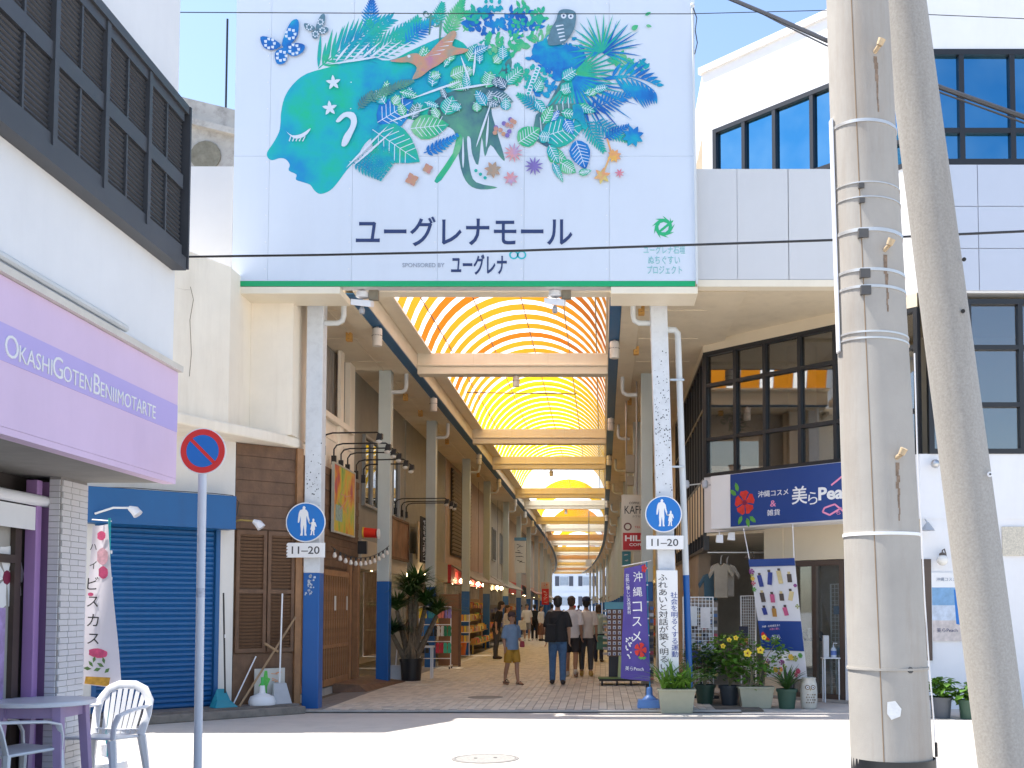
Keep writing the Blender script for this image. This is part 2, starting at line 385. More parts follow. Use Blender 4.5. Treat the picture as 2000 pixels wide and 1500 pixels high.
# cross beams
BY = [21.4, 30.6, 36.2, 45.8, 51.0, 60.2, 66, 75, 81, 90, 96, 105, 111, 120, 126, 135, 141, 149]
for y in BY:
    d = bend(y); q = MB()
    q.box(XL+.002+d, XR-.002+d, y, y+.34, 6.45, 6.67); q.box(XL+.002+d, XR-.002+d, y-.03, y+.37, 6.405, 6.448); q.box(XL+.002+d, XR-.002+d, y+.01, y+.33, 6.25, 6.403)
    b = obj('cross_beam', q, cream_metal, ar, bevel=.006)
    if y < 50:
        for x in (-2.6, -1.1): obj('sheet_joint', MB().box(x-.004, x+.004, y-.0025, y-.0005, 6.452, 6.668), soffit_mat, b)
# vault: alternate translucent panels
hw, rise, xc, z0 = 1.755, 1.30, -1.695, 6.70
rad = (hw*hw+rise*rise)/(2*rise); th0 = math.asin(hw/rad)
def arc_mesh(name, L, mat):
    q = MB(); n = 20
    for i in range(n+1):
        t = -th0+2*th0*i/n; x = rad*math.sin(t); z = rad*math.cos(t)-rad+rise
        q.v += [Vector((x,0,z)), Vector((x,L,z))]
    for i in range(n): q.f.append((2*i,2*i+2,2*i+3,2*i+1)); q.m.append(0)
    return q.mesh(name, mat, smooth=True)
def film(name, col, tl): return M(name, col, .5, .06, 1.3, translucent=tl)
f_white = film('white translucent roof sheet', (.92,.91,.88), .88)
f_orange = film('orange roof film', (.48,.18,.012), .88)
f_yellow = film('yellow roof film', (.62,.34,.012), .88)
f_deep = film('deep orange roof film', (.36,.10,.008), .85)
PER, OW = .78, .47
A = {}
for nm, mt in (('o', f_orange), ('y', f_yellow), ('d', f_deep)): A[nm] = arc_mesh('coloured_roof_panel', OW-.012, mt)
AY = arc_mesh('coloured_roof_panel', .64, f_yellow)
AW = arc_mesh('white_roof_panel', PER-OW-.012, f_white); AWs = arc_mesh('white_roof_panel', .125, f_white)
AB = arc_mesh('white_roof_panel', PER-.012, f_white); AYB = arc_mesh('coloured_roof_panel', PER-.012, f_yellow); AOB = arc_mesh('coloured_roof_panel', PER-.012, f_orange)
y = 16.3; i = 0
while y < YE-1:
    d = bend(y); T = lambda yy: Matrix.Translation((xc+d, yy, z0))
    if y < 28.4:
        inst('coloured_roof_panel', A['d' if i in (5, 6, 11) else 'o'], ar, T(y)); inst('white_roof_panel', AW, ar, T(y+OW))
    elif y < 45.6:
        inst('coloured_roof_panel', AY, ar, T(y)); inst('white_roof_panel', AWs, ar, T(y+.648))
    else:
        sec = int((y-45.6)//7.5) % 4
        inst('white_roof_panel' if sec in (0, 2) else 'coloured_roof_panel', AB if sec in (0, 2) else (AOB if sec == 3 else AYB), ar, T(y))
    y += PER; i += 1
for k in range(5):           # purlins and arched ribs above the sheets
    t = -th0*.8 + th0*1.6*k/4; x = rad*math.sin(t); z = rad*math.cos(t)-rad+rise
    obj('purlin', MB().tube([(xc+x,16.3,z0+z-.03),(xc+x,62,z0+z-.03)], .012, 6), M('purlin steel', (.25,.2,.15), .5), ar)
for y in [21.4, 26, 30.6, 36.2, 41, 45.8, 51, 60.2]:
    q = MB(); q.tube([(xc+rad*math.sin(t), y+.17, z0+rad*math.cos(t)-rad+rise+.035) for t in [(-th0+2*th0*i/16) for i in range(17)]], .025, 6)
    obj('arched_rib', q, cream_metal, ar)
# front end arch closing strip under the billboard
obj('front_beam', MB().box(XL-.02, XR+.02, 15.9, 16.18, 6.28, 6.44), cream_metal, ar, bevel=.006)
# posts
def post(x0, x1, y, mats, top=6.37, lean=0.0, d=.25, split=2.08):
    h = lambda z: lean*z
    q = MB(); q.hexa([(x0+h(split),y,split),(x1+h(split),y,split),(x1+h(split),y+d,split),(x0+h(split),y+d,split),(x0+h(top),y,top),(x1+h(top),y,top),(x1+h(top),y+d,top),(x0+h(top),y+d,top)])
    p = obj('post', q, mats, ar, bevel=.012)
    q = MB(); e = .0; q.hexa([(x0,y,.004),(x1,y,.004),(x1,y+d,.004),(x0,y+d,.004),(x0+h(split),y,split),(x1+h(split),y,split),(x1+h(split),y+d,split),(x0+h(split),y+d,split)])
    obj('post_base', q, post_blue, p, bevel=.012)
    return p
def downpipe(x, y, sgn, zt=6.36):     # bent pipe from the soffit to the post
    q = MB(); a = x+sgn*.16
    q.tube([(a+sgn*.13,y+.1,zt),(a+sgn*.13,y+.1,zt-.30),(a+sgn*.11,y+.1,zt-.38),(a+sgn*.04,y+.1,zt-.42),(a-sgn*.17,y+.1,zt-.42)], .042, 10)
    obj('downpipe', q, pvc, ar, smooth=True)
LY = [16.3, 21.6, 27.5, 34.6, 40.8, 48.9, 56.5, 64, 72, 80, 88, 97, 106, 115, 124, 133, 142]
for i, y in enumerate(LY):
    d = bend(y); post(-4.54+d, -4.29+d, y, post_white if i == 0 else post_pale); downpipe(-4.29+d, y, 1)
RY = [16.3, 21.9, 27.7, 34.2, 41, 49, 57, 64, 72, 80, 88, 97, 106, 115, 124, 133, 142]
for i, y in enumerate(RY):
    d = bend(y)
    if i == 0: post(.90, 1.16, y, post_white, lean=-.027)
    else: post(.79+d, 1.03+d, y, post_pale)
    downpipe((.70 if i else .76)+d, y, -1)
# tall side pipe beside the right front post
q = MB(); q.tube([(1.28,16.5,2.05),(1.17,16.5,5.72)], .05, 12); q.tube([(1.17,16.5,5.72),(1.165,16.5,5.80),(1.12,16.5,5.86),(.99,16.5,5.86)], .05, 12)
sp = obj('side_pipe', q, pvc, ar, smooth=True)
obj('side_pipe_base', MB().tube([(1.34,16.5,.01),(1.28,16.5,2.05)], .051, 12), post_blue, sp, smooth=True)
for z in (5.05, 3.7): obj('pipe_clip', MB().box(1.04, 1.26, 16.43, 16.46, z, z+.03), steel, sp)
# orange junction boxes on the soffit, with conduit
orange_box = M('rusty orange box', (.62,.33,.08), .6, .25, 9)
for X, ys in ((-4.9+.45, [18.6, 24.0, 26.0, 30.5, 38.2, 44]), (.62, [16.9, 19.6, 24.5])):
    for y in ys:
        b = obj('junction_box', MB().box(X-.05, X+.05, y, y+.12, 6.22, 6.368), orange_box, ar, bevel=.008)
        for dz in (.04, .10): obj('cable_hole', MB().lathe([(.016,0),(.016,.004)], (0,0,0), 8)._fit(16, Vector((X, y-.002, 6.22+dz)), 1, .2, 1), black_plastic, b)
    obj('conduit', MB().tube([(X, 16.5, 6.36), (X, 44, 6.36)], .012, 6), soffit_mat, ar)
# paint flaking and labels on the front posts
rp = random.Random(11); fl = MB()
for (x0, x1, n, za, zb) in ((-4.53, -4.30, 60, 2.5, 4.1), (.84, 1.06, 130, 2.9, 5.6)):
    for k in range(n):
        z = rp.triangular(za, zb, (za+zb)/2); x = rp.uniform(x0, x1) - (.027*(z-2.08) if x0 > 0 else 0) + (.02 if x0 > 0 else 0); s = rp.uniform(.006, .022)
        fl.add([(x,16.2965,z),(x+s,16.2965,z+s*.2),(x+s*.7,16.2965,z+s*1.2),(x+s*.1,16.2965,z+s)], [(0,1,2,3)])
obj('flaked_paint', fl, M('bare steel flakes', (.07,.08,.10), .8, .3, 30), ar, kind='stuff')
fl = MB()
for k in range(26):
    a = rp.uniform(-4.52, -4.38); z = rp.uniform(1.72, 2.02); s = rp.uniform(.012, .04)
    fl.add([(a,16.2965,z),(a+s,16.2965,z+s*.1),(a+s*.8,16.2965,z+s),(a+.002,16.2965,z+s*.8)], [(0,1,2,3)])
obj('torn_sticker', fl, M('torn sticker residue', (.55,.6,.66), .8, .3, 30), ar, kind='stuff')

# loudspeakers on the fascia: each its own thing
spk = M('speaker shell', (.70,.66,.60), .5, .05, 4)
def speaker(x, y, z, r=.085, h=.30, lab='left'):
    t = thing('loudspeaker', (x, y, z), lab, 'loudspeaker', 'cylindrical loudspeakers along the arcade fascia')
    obj('shell', MB().lathe([(r*.96,-h),(r,-h+.02),(r,-.03),(r*.9,0)], (x,y,z), 18), spk, t, smooth=True)
    q = MB()
    for k in range(18):
        th = 2*math.pi*k/18; q.box(x+r*1.004*math.cos(th)-.006, x+r*1.004*math.cos(th)+.006, y+r*1.004*math.sin(th)-.006, y+r*1.004*math.sin(th)+.006, z-h*.42-.006, z-h*.42+.006)
    obj('grille', q, black_plastic, t)
    obj('bracket', MB().box(x-.02, x+.02, y-.02, y+.02, z, z+.05), steel, t)
for k, y in enumerate([18.1, 24.2, 33.2, 39.6, 47.0, 53.0, 58.6]):
    speaker(XL-.11, y, 6.30, lab='beige cylindrical loudspeaker hanging under the blue strip on the timber shop side')
for k, y in enumerate([19.0, 26.8, 33.4, 40.2, 47.6, 55.0]):
    speaker(XR+.11, y, 6.30, lab='beige cylindrical loudspeaker hanging under the blue strip on the coffee sign side')
for y, x in ((21.55, -1.75), (36.4, -1.75), (51.2, -1.75)):
    speaker(x, y, 6.22, .07, .2, 'small beige loudspeaker hung under the middle of a roof beam')
# hanging pole and tie rods in the roof
obj('tie_rod', MB().tube([(XL+.1,26.5,6.9),(XR-.75,26.5,6.86)], .014, 6), M('dark rod', (.06,.055,.05), .5), ar)
obj('hanger_rod', MB().tube([(-.67,52,6.25),(-.67,52,3.9)], .03, 8), steel, ar)
obj('hanger_box', MB().box(-.82,-.52,51.9,52.1,3.55,3.9), spk, ar)
# ================================================================== buildings
def window(F, a0, a1, b0, b1, parent, fmat, gmat, va=(), hb=(), t=.05, dep=.09, c=0.0, back=None):
    """framed window: outer frame part, panes as pieces; va / hb are positions of the bars"""
    q = MB(); q.fbox(F,a0,a0+t,b0,b1,c-dep,c+.02); q.fbox(F,a1-t,a1,b0,b1,c-dep,c+.02); q.fbox(F,a0+t,a1-t,b0,b0+t,c-dep,c+.018); q.fbox(F,a0+t,a1-t,b1-t,b1,c-dep,c+.018)
    for v in va: q.fbox(F,v-t*.45,v+t*.45,b0+t,b1-t,c-dep+.005,c+.014)
    for h in hb: q.fbox(F,a0+t,a1-t,h-t*.45,h+t*.45,c-dep+.008,c+.010)
    w_ = obj('window', q, fmat, parent)
    A_ = [a0+t]+sorted(va)+[a1-t]; B_ = [b0+t]+sorted(hb)+[b1-t]
    for i in range(len(A_)-1):
        for j in range(len(B_)-1):
            obj('pane', MB().fbox(F,A_[i]+.002,A_[i+1]-.002,B_[j]+.002,B_[j+1]-.002,c-dep*.6-.004,c-dep*.6), gmat, w_)
    return w_

# ---------------------------------------------------------------- billboard
BB = FRONT(15.5)
a0, b0 = BB.px(457, 559); a1, _ = BB.px(1358, 559); _, bg1 = BB.px(900, 549); BT = 10.9
bb = thing('billboard', ((a0+a1)/2, 15.5, b0), 'large pale blue billboard over the arcade entrance with a leafy head in profile', 'billboard')
print_white = M('pale blue print panel', (.62, .68, .76), .5, .025, .5, dirt=(.5,.53,.58), dirt_amt=.18, streak=2)
colx = [457, 526.5, 689, 856, 1024, 1190, 1358]
ca = [BB.px(x, 300)[0] for x in colx]; rb = [bg1+.002, BB.px(900, 305)[1], BT]
for i in range(6):
    for j in range(2): obj('panel', MB().fbox(BB, ca[i]+.0015, ca[i+1]-.0015, rb[j]+.0015, rb[j+1]-.0015, -.03, 0), print_white, bb)
obj('green_band', MB().fbox(BB, a0, a1, b0, bg1, -.03, .003), M('green band', (.0,.36,.13), .4, .03, 2), bb)
obj('backing_frame', MB().fbox(BB, a0+.02, a1-.02, b0+.01, BT-.02, -.25, -.035), clad_mat, bb)
rvt = MB()
for x in colx[1:-1]:
    a = BB.px(x, 300)[0]
    for k in range(12): rvt.fbox(BB, a-.045, a-.03, b0+.25+k*.4, b0+.262+k*.4, 0, .006); 
obj('rivets', rvt, white_paint, bb, kind='stuff')
def pp(pts): return [BB.px(x, y) for x, y in pts]
def smoothpoly(pts, n=3):
    out = []; m_ = len(pts)
    for i in range(m_):
        p0, p1, p2, p3 = pts[i-1], pts[i], pts[(i+1) % m_], pts[(i+2) % m_]
        for k in range(n):
            t = k/n
            out.append(tuple(.5*((2*p1[d]) + (-p0[d]+p2[d])*t + (2*p0[d]-5*p1[d]+4*p2[d]-p3[d])*t*t + (-p0[d]+3*p1[d]-3*p2[d]+p3[d])*t**3) for d in (0, 1)))
    return out
def wash(name, c1, c2, c3, sc_=1.2):           # watercolour print of three inks
    m_ = bpy.data.materials.new(name); m_.use_nodes = True; t = m_.node_tree; n = t.nodes; L = t.links
    tc = n.new('ShaderNodeTexCoord'); nz = n.new('ShaderNodeTexNoise'); nz.inputs['Scale'].default_value = sc_; nz.inputs['Detail'].default_value = 5; nz.inputs['Roughness'].default_value = .6
    L.new(tc.outputs['Object'], nz.inputs['Vector']); cr = n.new('ShaderNodeValToRGB'); e = cr.color_ramp.elements
    e[0].position = .34; e[0].color = (*c1, 1); e[1].position = .64; e[1].color = (*c3, 1); k = cr.color_ramp.elements.new(.49); k.color = (*c2, 1)
    L.new(nz.outputs['Fac'], cr.inputs[0]); L.new(cr.outputs[0], n['Principled BSDF'].inputs['Base Color']); n['Principled BSDF'].inputs['Roughness'].default_value = .5
    return m_
teal, blue_, green_, deep = (.0,.36,.47), (.0,.13,.42), (.0,.42,.20), (.01,.07,.18)
w_head = wash('teal green watercolour', (.0,.24,.50), (.0,.40,.42), (.0,.46,.20), .9)
w_leaf = wash('leaf watercolour', (.0,.2,.42), (.0,.36,.38), (.02,.42,.22), 1.8)
w_blue = wash('blue watercolour', (.0,.07,.34), (.0,.17,.50), (.0,.36,.48), 1.8)
w_trunk = wash('bark watercolour', (.03,.10,.17), (.07,.20,.20), (.10,.33,.20), 1.5)
w_green = wash('green watercolour', (.0,.33,.30), (.03,.42,.18), (.22,.5,.26), 1.8)
w_bird = wash('bird watercolour', (.45,.20,.28), (.52,.27,.16), (.30,.28,.22), 3)
w_pink = wash('pink watercolour', (.6,.16,.25), (.65,.3,.3), (.4,.3,.5), 6)
w_orange = wash('orange watercolour', (.75,.42,.08), (.7,.3,.15), (.6,.5,.15), 6)
w_lines = print_white
ART = {}
LAY = [0.002]
def art(key, pts, sm=0):
    LAY[0] += .000012
    q = ART.setdefault(key, MB()); P_ = smoothpoly(pts, sm) if sm else pts
    pl = pp(P_); n_ = len(pl); ar_ = sum(pl[i][0]*pl[(i+1)%n_][1]-pl[(i+1)%n_][0]*pl[i][1] for i in range(n_))
    if ar_ < 0: pl = pl[::-1]
    q.add([BB.p(a, b, LAY[0]) for a, b in pl], [tuple(range(n_))])
def leaf(key, x, y, ang, L, wd, vein=True, nv=6, curve=0.0):
    ca_, sa_ = math.cos(ang), math.sin(ang)
    T = lambda t, s: (x + (t*ca_ - (s+curve*t*t/L)*sa_), y - (t*sa_ + (s+curve*t*t/L)*ca_))
    prof = [(0, .0), (.08, .5), (.25, .95), (.45, 1), (.65, .8), (.85, .4), (1, 0)]
    art(key, [T(L*t, wd*s) for t, s in prof] + [T(L*t, -wd*s) for t, s in reversed(prof[1:-1])])
    if vein:
        art('line', [T(0, .7), T(L*.92, .5), T(L*.92, -.5), T(0, -.7)])
        for k in range(nv):
            t = .12+.68*k/nv
            for s in (1, -1): art('line', [T(L*t, 0), T(L*t+1.6, 0), T(L*(t+.16)+.8, s*wd*.72), T(L*(t+.16), s*wd*.76)])
def frond(key, x, y, ang, L, n, ll, lw, droop=0.0, spread=1.05, taper=True, both=True):
    pts = []; a = ang; cx, cy = x, y
    for i in range(n+1):
        pts.append((cx, cy, a)); cx += math.cos(a)*L/n; cy -= math.sin(a)*L/n; a += droop/n
    for i in range(n): 
        (xa, ya, aa), (xb, yb, ab) = pts[i], pts[i+1]; t = 1.1
        nx, ny = math.sin(aa)*t, math.cos(aa)*t
        art(key, [(xa-nx, ya-ny), (xb-nx, yb-ny), (xb+nx, yb+ny), (xa+nx, ya+ny)])
    for i in range(1, n+1):
        xx, yy, aa = pts[i]; f = (1-.65*abs(i/n-.35)/.65) if taper else 1
        for s in ((1, -1) if both else (1,)): leaf(key, xx, yy, aa+s*spread*(1-.4*i/n), ll*f, lw, False)
def fan(key, x, y, a0_, a1_, n, L, wd):
    for i in range(n): leaf(key, x, y, a0_+(a1_-a0_)*i/(n-1), L*(.8+.2*math.sin(math.pi*i/(n-1))), wd, False, curve=(i/(n-1)-.5)*.5)
ra = random.Random(5)
def clump(key, x, y, r, n, L, wd):
    for i in range(n):
        a = ra.uniform(0, 6.28); rr_ = r*math.sqrt(ra.random()); leaf(key, x+rr_*math.cos(a), y+rr_*.7*math.sin(a), a if ra.random() < .6 else ra.uniform(.3, 2.8), L*ra.uniform(.7, 1.2), wd, False)
# hair mass and fronds behind
art('head', [(644,131),(674,122),(711,114),(760,118),(800,100),(835,84),(870,72),(905,84),(925,108),(950,96),(985,92),(1000,112),(985,140),(960,168),(930,178),(900,180),(872,190),(850,215),(820,235),(790,232),(760,246),(735,262),(712,282),(695,312),(676,334),(660,356),(645,372),(626,379),(614,372),(606,361),(592,356),(578,351),(579,341),(564,333),(566,322),(558,311),(546,309),(532,313),(523,308),(522,297),(534,279),(545,258),(548,239),(549,220),(556,190),(573,164),(599,144)], 3)
art('trunk', [(865,185),(935,166),(958,168),(990,118),(1000,122),(990,172),(964,195),(960,217),(968,248),(986,311),(976,306),(958,283),(947,306),(941,268),(934,322),(922,300),(919,271),(912,271),(918,329),(930,356),(972,366),(939,370),(915,360),(900,329),(891,268),(880,250),(850,240),(835,220)], 3)
art('green', [(893,262),(903,268),(898,296),(862,352),(850,356),(852,346),(884,300)], 2)
frond('leaf', 622, 134, .72, 165, 15, 62, 3.2, -.25, .75); frond('blue', 722, 62, 1.5, 58, 10, 26, 2.2); frond('leaf', 700, 118, .42, 120, 13, 44, 2.6, .3, .8); frond('leaf', 775, 95, .95, 70, 11, 30, 2.4); frond('leaf', 760, 70, .3, 85, 13, 24, 2.2); frond('blue', 790, 85, .7, 75, 12, 26, 2.2); frond('green', 872, 72, 1.15, 74, 12, 26, 2.6); frond('leaf', 852, 52, 1.3, 45, 9, 20, 2); frond('green', 905, 62, .9, 50, 10, 18, 2.2); frond('leaf', 740, 100, 1.9, 60, 9, 24, 2)
for k in range(6): leaf('leaf', 622+k*13, 132-k*6, 1.5-.14*k, 66+5*k, 3.6, False)
for k in range(7): leaf('line', 655+k*16, 122-k*1.5, .9-.06*k, 46+3*k, 2.2, False)
for cx, cy, r in ((832, 26, 9), (848, 40, 13)):           # fiddleheads
    pr = [(cx+r*(1-t*.75)*math.cos(t*7), cy+r*(1-t*.75)*math.sin(t*7)) for t in [i/14 for i in range(15)]]
    for i in range(14): art('trunk', [(pr[i][0], pr[i][1]), (pr[i+1][0], pr[i+1][1]), (pr[i+1][0]+2.5, pr[i+1][1]+2.5), (pr[i][0]+3, pr[i][1]+3)])
    art('trunk', [(cx+r-1, cy), (cx+r+3, cy), (cx+r-1, cy+42), (cx+r-4, cy+42)])
# tree crowns
for (x_, y_, r_, n_, k_) in ((945,46,36,70,'blue'),(1015,48,40,90,'blue'),(1032,36,36,40,'green'),(925,28,26,26,'green'),(985,86,42,60,'green'),(960,20,22,18,'leaf'),(1060,70,26,26,'green'),(1240,130,24,26,'leaf'),(1215,120,20,20,'green')): clump(k_, x_, y_, r_, n_, 13, 3.4)
art('blue', [(1040,95),(1060,80),(1095,88),(1125,92),(1142,104),(1138,128),(1118,136),(1108,150),(1090,160),(1075,150),(1080,140),(1058,128),(1042,112)], 3)
clump('blue', 1090, 110, 54, 80, 13, 3.6); clump('leaf', 1035, 150, 36, 55, 12, 3.4); clump('blue', 1066, 178, 22, 30, 13, 3.6); clump('leaf', 1000, 150, 24, 24, 12, 3)
for k in range(14): x_, y_ = 930+k*14+ra.uniform(-5,5), 60+ra.uniform(-22,40); leaf('line', x_, y_, ra.uniform(.4,2.6), ra.uniform(8,14), 2.2, False)
for k in range(9): art('line', [(1050+6*math.cos(t*.8)-2.5*k*.9, 135+6*k+5*math.sin(t*.8)) for t in range(8)]); art('leaf', [(1050+3.4*math.cos(t*.8)-2.5*k*.9, 135+6*k+2.6*math.sin(t*.8)) for t in range(8)])
art('trunk', [(1108,140),(1116,146),(1095,185),(1078,215),(1066,215),(1084,180)], 2)
# palms
fan('leaf', 1176, 104, -.3, 3.35, 19, 78, 1.9); fan('blue', 1176, 104, -.15, .9, 6, 84, 1.7); fan('green', 1176, 104, 1.0, 2.8, 8, 60, 1.7)
fan('leaf', 1112, 148, -2.0, -.1, 17, 125, 2.4); fan('blue', 1114, 148, -1.2, -.25, 8, 150, 2.4); fan('green', 1116, 146, .02, .62, 8, 105, 2.1)
frond('blue', 1185, 152, .18, 100, 9, 44, 3.6, -.75, .95, True, False); frond('blue', 1190, 152, .1, 95, 9, 74, 3.6, -.9, -.95, True, False)
frond('blue', 1150, 215, .35, 82, 11, 30, 2.2); frond('leaf', 1158, 238, -.5, 74, 11, 26, 2.1); frond('blue', 1180, 272, .5, 52, 9, 17, 1.9); frond('leaf', 1060, 215, 2.6, 54, 9, 20, 2.1); frond('leaf', 1140, 235, -1.0, 70, 11, 24, 2)
for x, y, a, L, wd, key in ((738,240,.55,82,30,'blue'),(728,254,-.6,112,36,'leaf'),(802,252,.1,76,24,'green'),(1046,275,.62,118,42,'trunk'),(1060,268,.3,86,30,'leaf'),(1012,280,.6,52,20,'green'),(1070,300,-.35,40,15,'green'),(1095,318,-.6,36,14,'green'),(915,120,1.1,38,14,'green'),(880,150,.4,42,14,'green'),(955,185,-.3,50,14,'trunk'),(870,225,1.2,40,16,'leaf'),(950,172,1.3,34,15,'green'),(985,165,.7,48,12,'leaf'),(1125,275,-1.25,60,20,'blue'),(1080,318,-1.1,44,7,'leaf')):
    leaf(key, x, y, a, L, wd, True)
for k in range(6): frond('leaf', 690+k*9, 318-k*7, -.55-.05*k, 62-3*k, 9, 15, 2.3)
frond('blue', 828, 300, .35, 72, 9, 18, 3.2, .3)
for k in range(46):
    x_, y_ = ra.uniform(735, 990), ra.uniform(100, 235)
    if y_ < 185-(x_-735)*.28 and x_ < 800: continue
    leaf(ra.choice(['green', 'leaf', 'leaf', 'trunk', 'green']), x_, y_, ra.uniform(-.6, 2.4), ra.uniform(20, 40), ra.uniform(6, 12), True, 5)
for k in range(14): leaf(ra.choice(['leaf', 'blue', 'green']), ra.uniform(1010, 1160), ra.uniform(150, 300), ra.uniform(-1.2, 1.4), ra.uniform(22, 42), ra.uniform(6, 13), True, 5)
# line drawing over the mass
for (x0_, y0_, x1_, y1_) in ((640,128,745,112),(760,246,676,330),(770,255,690,326),(800,196,900,160),(880,178,960,165),(900,110,918,160),(930,96,925,150),(962,195,930,290),(845,210,760,240),(905,268,905,330),(955,225,950,290)):
    dx, dy = x1_-x0_, y1_-y0_; l_ = math.hypot(dx, dy); nx, ny = -dy/l_*2.2, dx/l_*2.2; mx_, my_ = (x0_+x1_)/2+ny*4, (y0_+y1_)/2-nx*4
    art('line', smoothpoly([(x0_, y0_), (mx_+nx, my_+ny), (x1_, y1_), (mx_-nx, my_-ny)], 3))
art('line', smoothpoly([(560,258),(572,266),(590,263),(608,252),(596,268),(576,272)], 3))
for k in range(5): art('line', [(568+k*7,268),(570+k*7,268),(567+k*6.5,278),(565+k*6.5,277)])
art('line', smoothpoly([(657,238),(672,222),(692,222),(698,240),(690,262),(678,285),(668,286),(672,268),(684,250),(686,236),(676,230),(664,240)], 3))
for cx, cy in ((652, 163), (645, 213)):
    for k in range(5): leaf('line', cx, cy, .4+k*1.2566, 15, 3.5, False)
for k in range(4): frond('trunk', 700+k*22, 215-k*14, .9-.2*k, 42, 8, 14, 1.8)
# bird
art('bird', [(762,121),(790,113),(800,108),(815,106),(830,112),(860,82),(885,62),(892,70),(884,92),(915,98),(905,106),(880,112),(858,128),(840,138),(822,152),(806,156),(815,134),(800,124),(785,124)], 3)
art('line', smoothpoly([(796,111),(800,109),(803,112),(799,115)], 2))
for k in range(4): art('line', [(832+k*10,112-k*9),(834+k*10,112-k*9),(862+k*8,106-k*8),(860+k*8,108-k*8)])
# owl
art('owl', [(1092,24),(1106,20),(1124,26),(1124,48),(1118,66),(1104,84),(1088,90),(1070,88),(1076,60),(1086,42)], 3)
for cx, cy in ((1101, 33), (1115, 34)): art('line', [(cx+5.5*math.cos(t), cy+5.5*math.sin(t)) for t in [i*.7 for i in range(9)]]); art('navy', [(cx+2.2*math.cos(t), cy+2.2*math.sin(t)) for t in [i*.9 for i in range(7)]])
for k in range(5): art('line', [(1086+k*2,52+k*7),(1100+k,50+k*7),(1101+k,52+k*7),(1086+k*2,55+k*7)])
# frog
art('leaf', [(1118,208),(1130,205),(1138,214),(1142,232),(1148,250),(1140,255),(1132,240),(1122,234),(1114,236),(1120,224)], 3)
# butterflies
for bx, by, s_, key in ((552, 92, 1.0, 'blue'), (618, 58, .55, 'owl')):
    for (pa) in ([(0,0),(4,-20),(18,-48),(32,-50),(30,-20),(14,-2)], [(2,2),(24,-6),(44,-2),(40,12),(22,20),(8,12)], [(-2,-2),(-22,-16),(-42,-18),(-36,2),(-18,8)], [(-2,4),(-14,14),(-10,34),(4,34),(10,22),(6,8)]):
        art(key, [(bx+x*s_, by+y*s_) for x, y in pa], 3)
        cx, cy = sum(p[0] for p in pa)/len(pa), sum(p[1] for p in pa)/len(pa)
        for k in range(7):
            a = k*.9; art('line', [(bx+(cx+9*math.cos(a)+d[0]*3)*s_, by+(cy+9*math.sin(a)+d[1]*3.4)*s_) for d in ((-1,-.6),(1,-.8),(.8,.9),(-.7,.7))])
# flowers, berries, beetles along the lower edge
def flower(key, x, y, r, n=6, wd=3):
    for k in range(n): leaf(key, x, y, k*6.283/n+.3, r, wd, False)
flower('pink', 1003, 300, 20, 11, 2); flower('violet', 1043, 326, 19, 11, 2); flower('orange', 1200, 306, 14, 8, 3.5); flower('orange', 1176, 345, 17, 6, 4); flower('pink', 1210, 340, 10, 7, 1.6); flower('bird', 963, 333, 17, 7, 4); flower('pink', 998, 350, 15, 7, 3); flower('blue', 1236, 268, 22, 8, 5.5); flower('bird', 805, 352, 14, 4, 6); flower('bird', 836, 331, 11, 4, 5); leaf('green', 1130, 340, .2, 26, 7)
leaf('green', 1234, 60, .6, 15, 5, False); leaf('green', 1260, 32, .5, 13, 3, False); leaf('green', 1262, 52, -.2, 11, 3, False)
for k in range(13): 
    bx, by = 972+ra.uniform(-6, 34), 235+k*2.6; art('bird' if k % 3 else 'violet', [(bx+4.6*math.cos(t*.785), by+4.6*math.sin(t*.785)) for t in range(8)])
for k in range(3): art('leaf', [(930+k*9+3.4*math.cos(t*.785), 335+k*7+3.4*math.sin(t*.785)) for t in range(8)])
art('orange', [(1184,272),(1187,272),(1196,300),(1180,340),(1177,338),(1192,300)])
AM = dict(head=w_head, leaf=w_leaf, blue=w_blue, trunk=w_trunk, green=w_green, line=w_lines, bird=w_bird, pink=w_pink, orange=w_orange, owl=M('slate print', (.10,.2,.26), .5, .3, 6), navy=navy_ink, violet=M('violet print', (.2,.15,.42), .5, .2, 6))
NM = dict(head='printed_head', leaf='printed_fronds', blue='printed_blue_foliage', trunk='printed_trunk', green='printed_green_leaves', line='printed_white_lines', bird='printed_bird', pink='printed_pink_flowers', orange='printed_orange_flowers', owl='printed_owl', navy='printed_eyes', violet='printed_violet_flower')
for k, q in ART.items(): obj(NM[k], q, AM[k], bb, kind='stuff')
def btext(s, x0, x1, y0, y1, mat, **kw):
    A0, B0 = BB.px(x0, y1); A1, B1 = BB.px(x1, y0)
    return text(s, BB, (A0+A1)/2, (B0+B1)/2, .0035, mat, bb, width=A1-A0, height=B1-B0, **kw)
btext('ユーグレナモール', 695, 1118, 423, 481, navy_ink, bold=.012)
btext('SPONSORED BY', 786, 868, 514, 522, M('grey lettering', (.3,.34,.42), .5, 0))
btext('ユーグレナ', 881, 990, 497, 537, navy_ink, bold=.02)
for cx in (1003.5, 1019):
    A0, B0 = BB.px(cx, 498); rr_ = .068; q = MB()
    pr = [(A0+rr_*math.cos(t*.3927), B0+rr_*.95*math.sin(t*.3927)) for t in range(16)]
    for i in range(16):
        (xa, ya), (xb, yb) = pr[i], pr[(i+1) % 16]; f = .66
        q.poly(BB, [(xa, ya), (xb, yb), (A0+(xb-A0)*f, B0+(yb-B0)*f), (A0+(xa-A0)*f, B0+(ya-B0)*f)], .0005, .0035)
    obj('printed_ring', q, teal_ink, bb)
LAY[0] = .004; ART2 = ART; ART = {}
rl = random.Random(2)
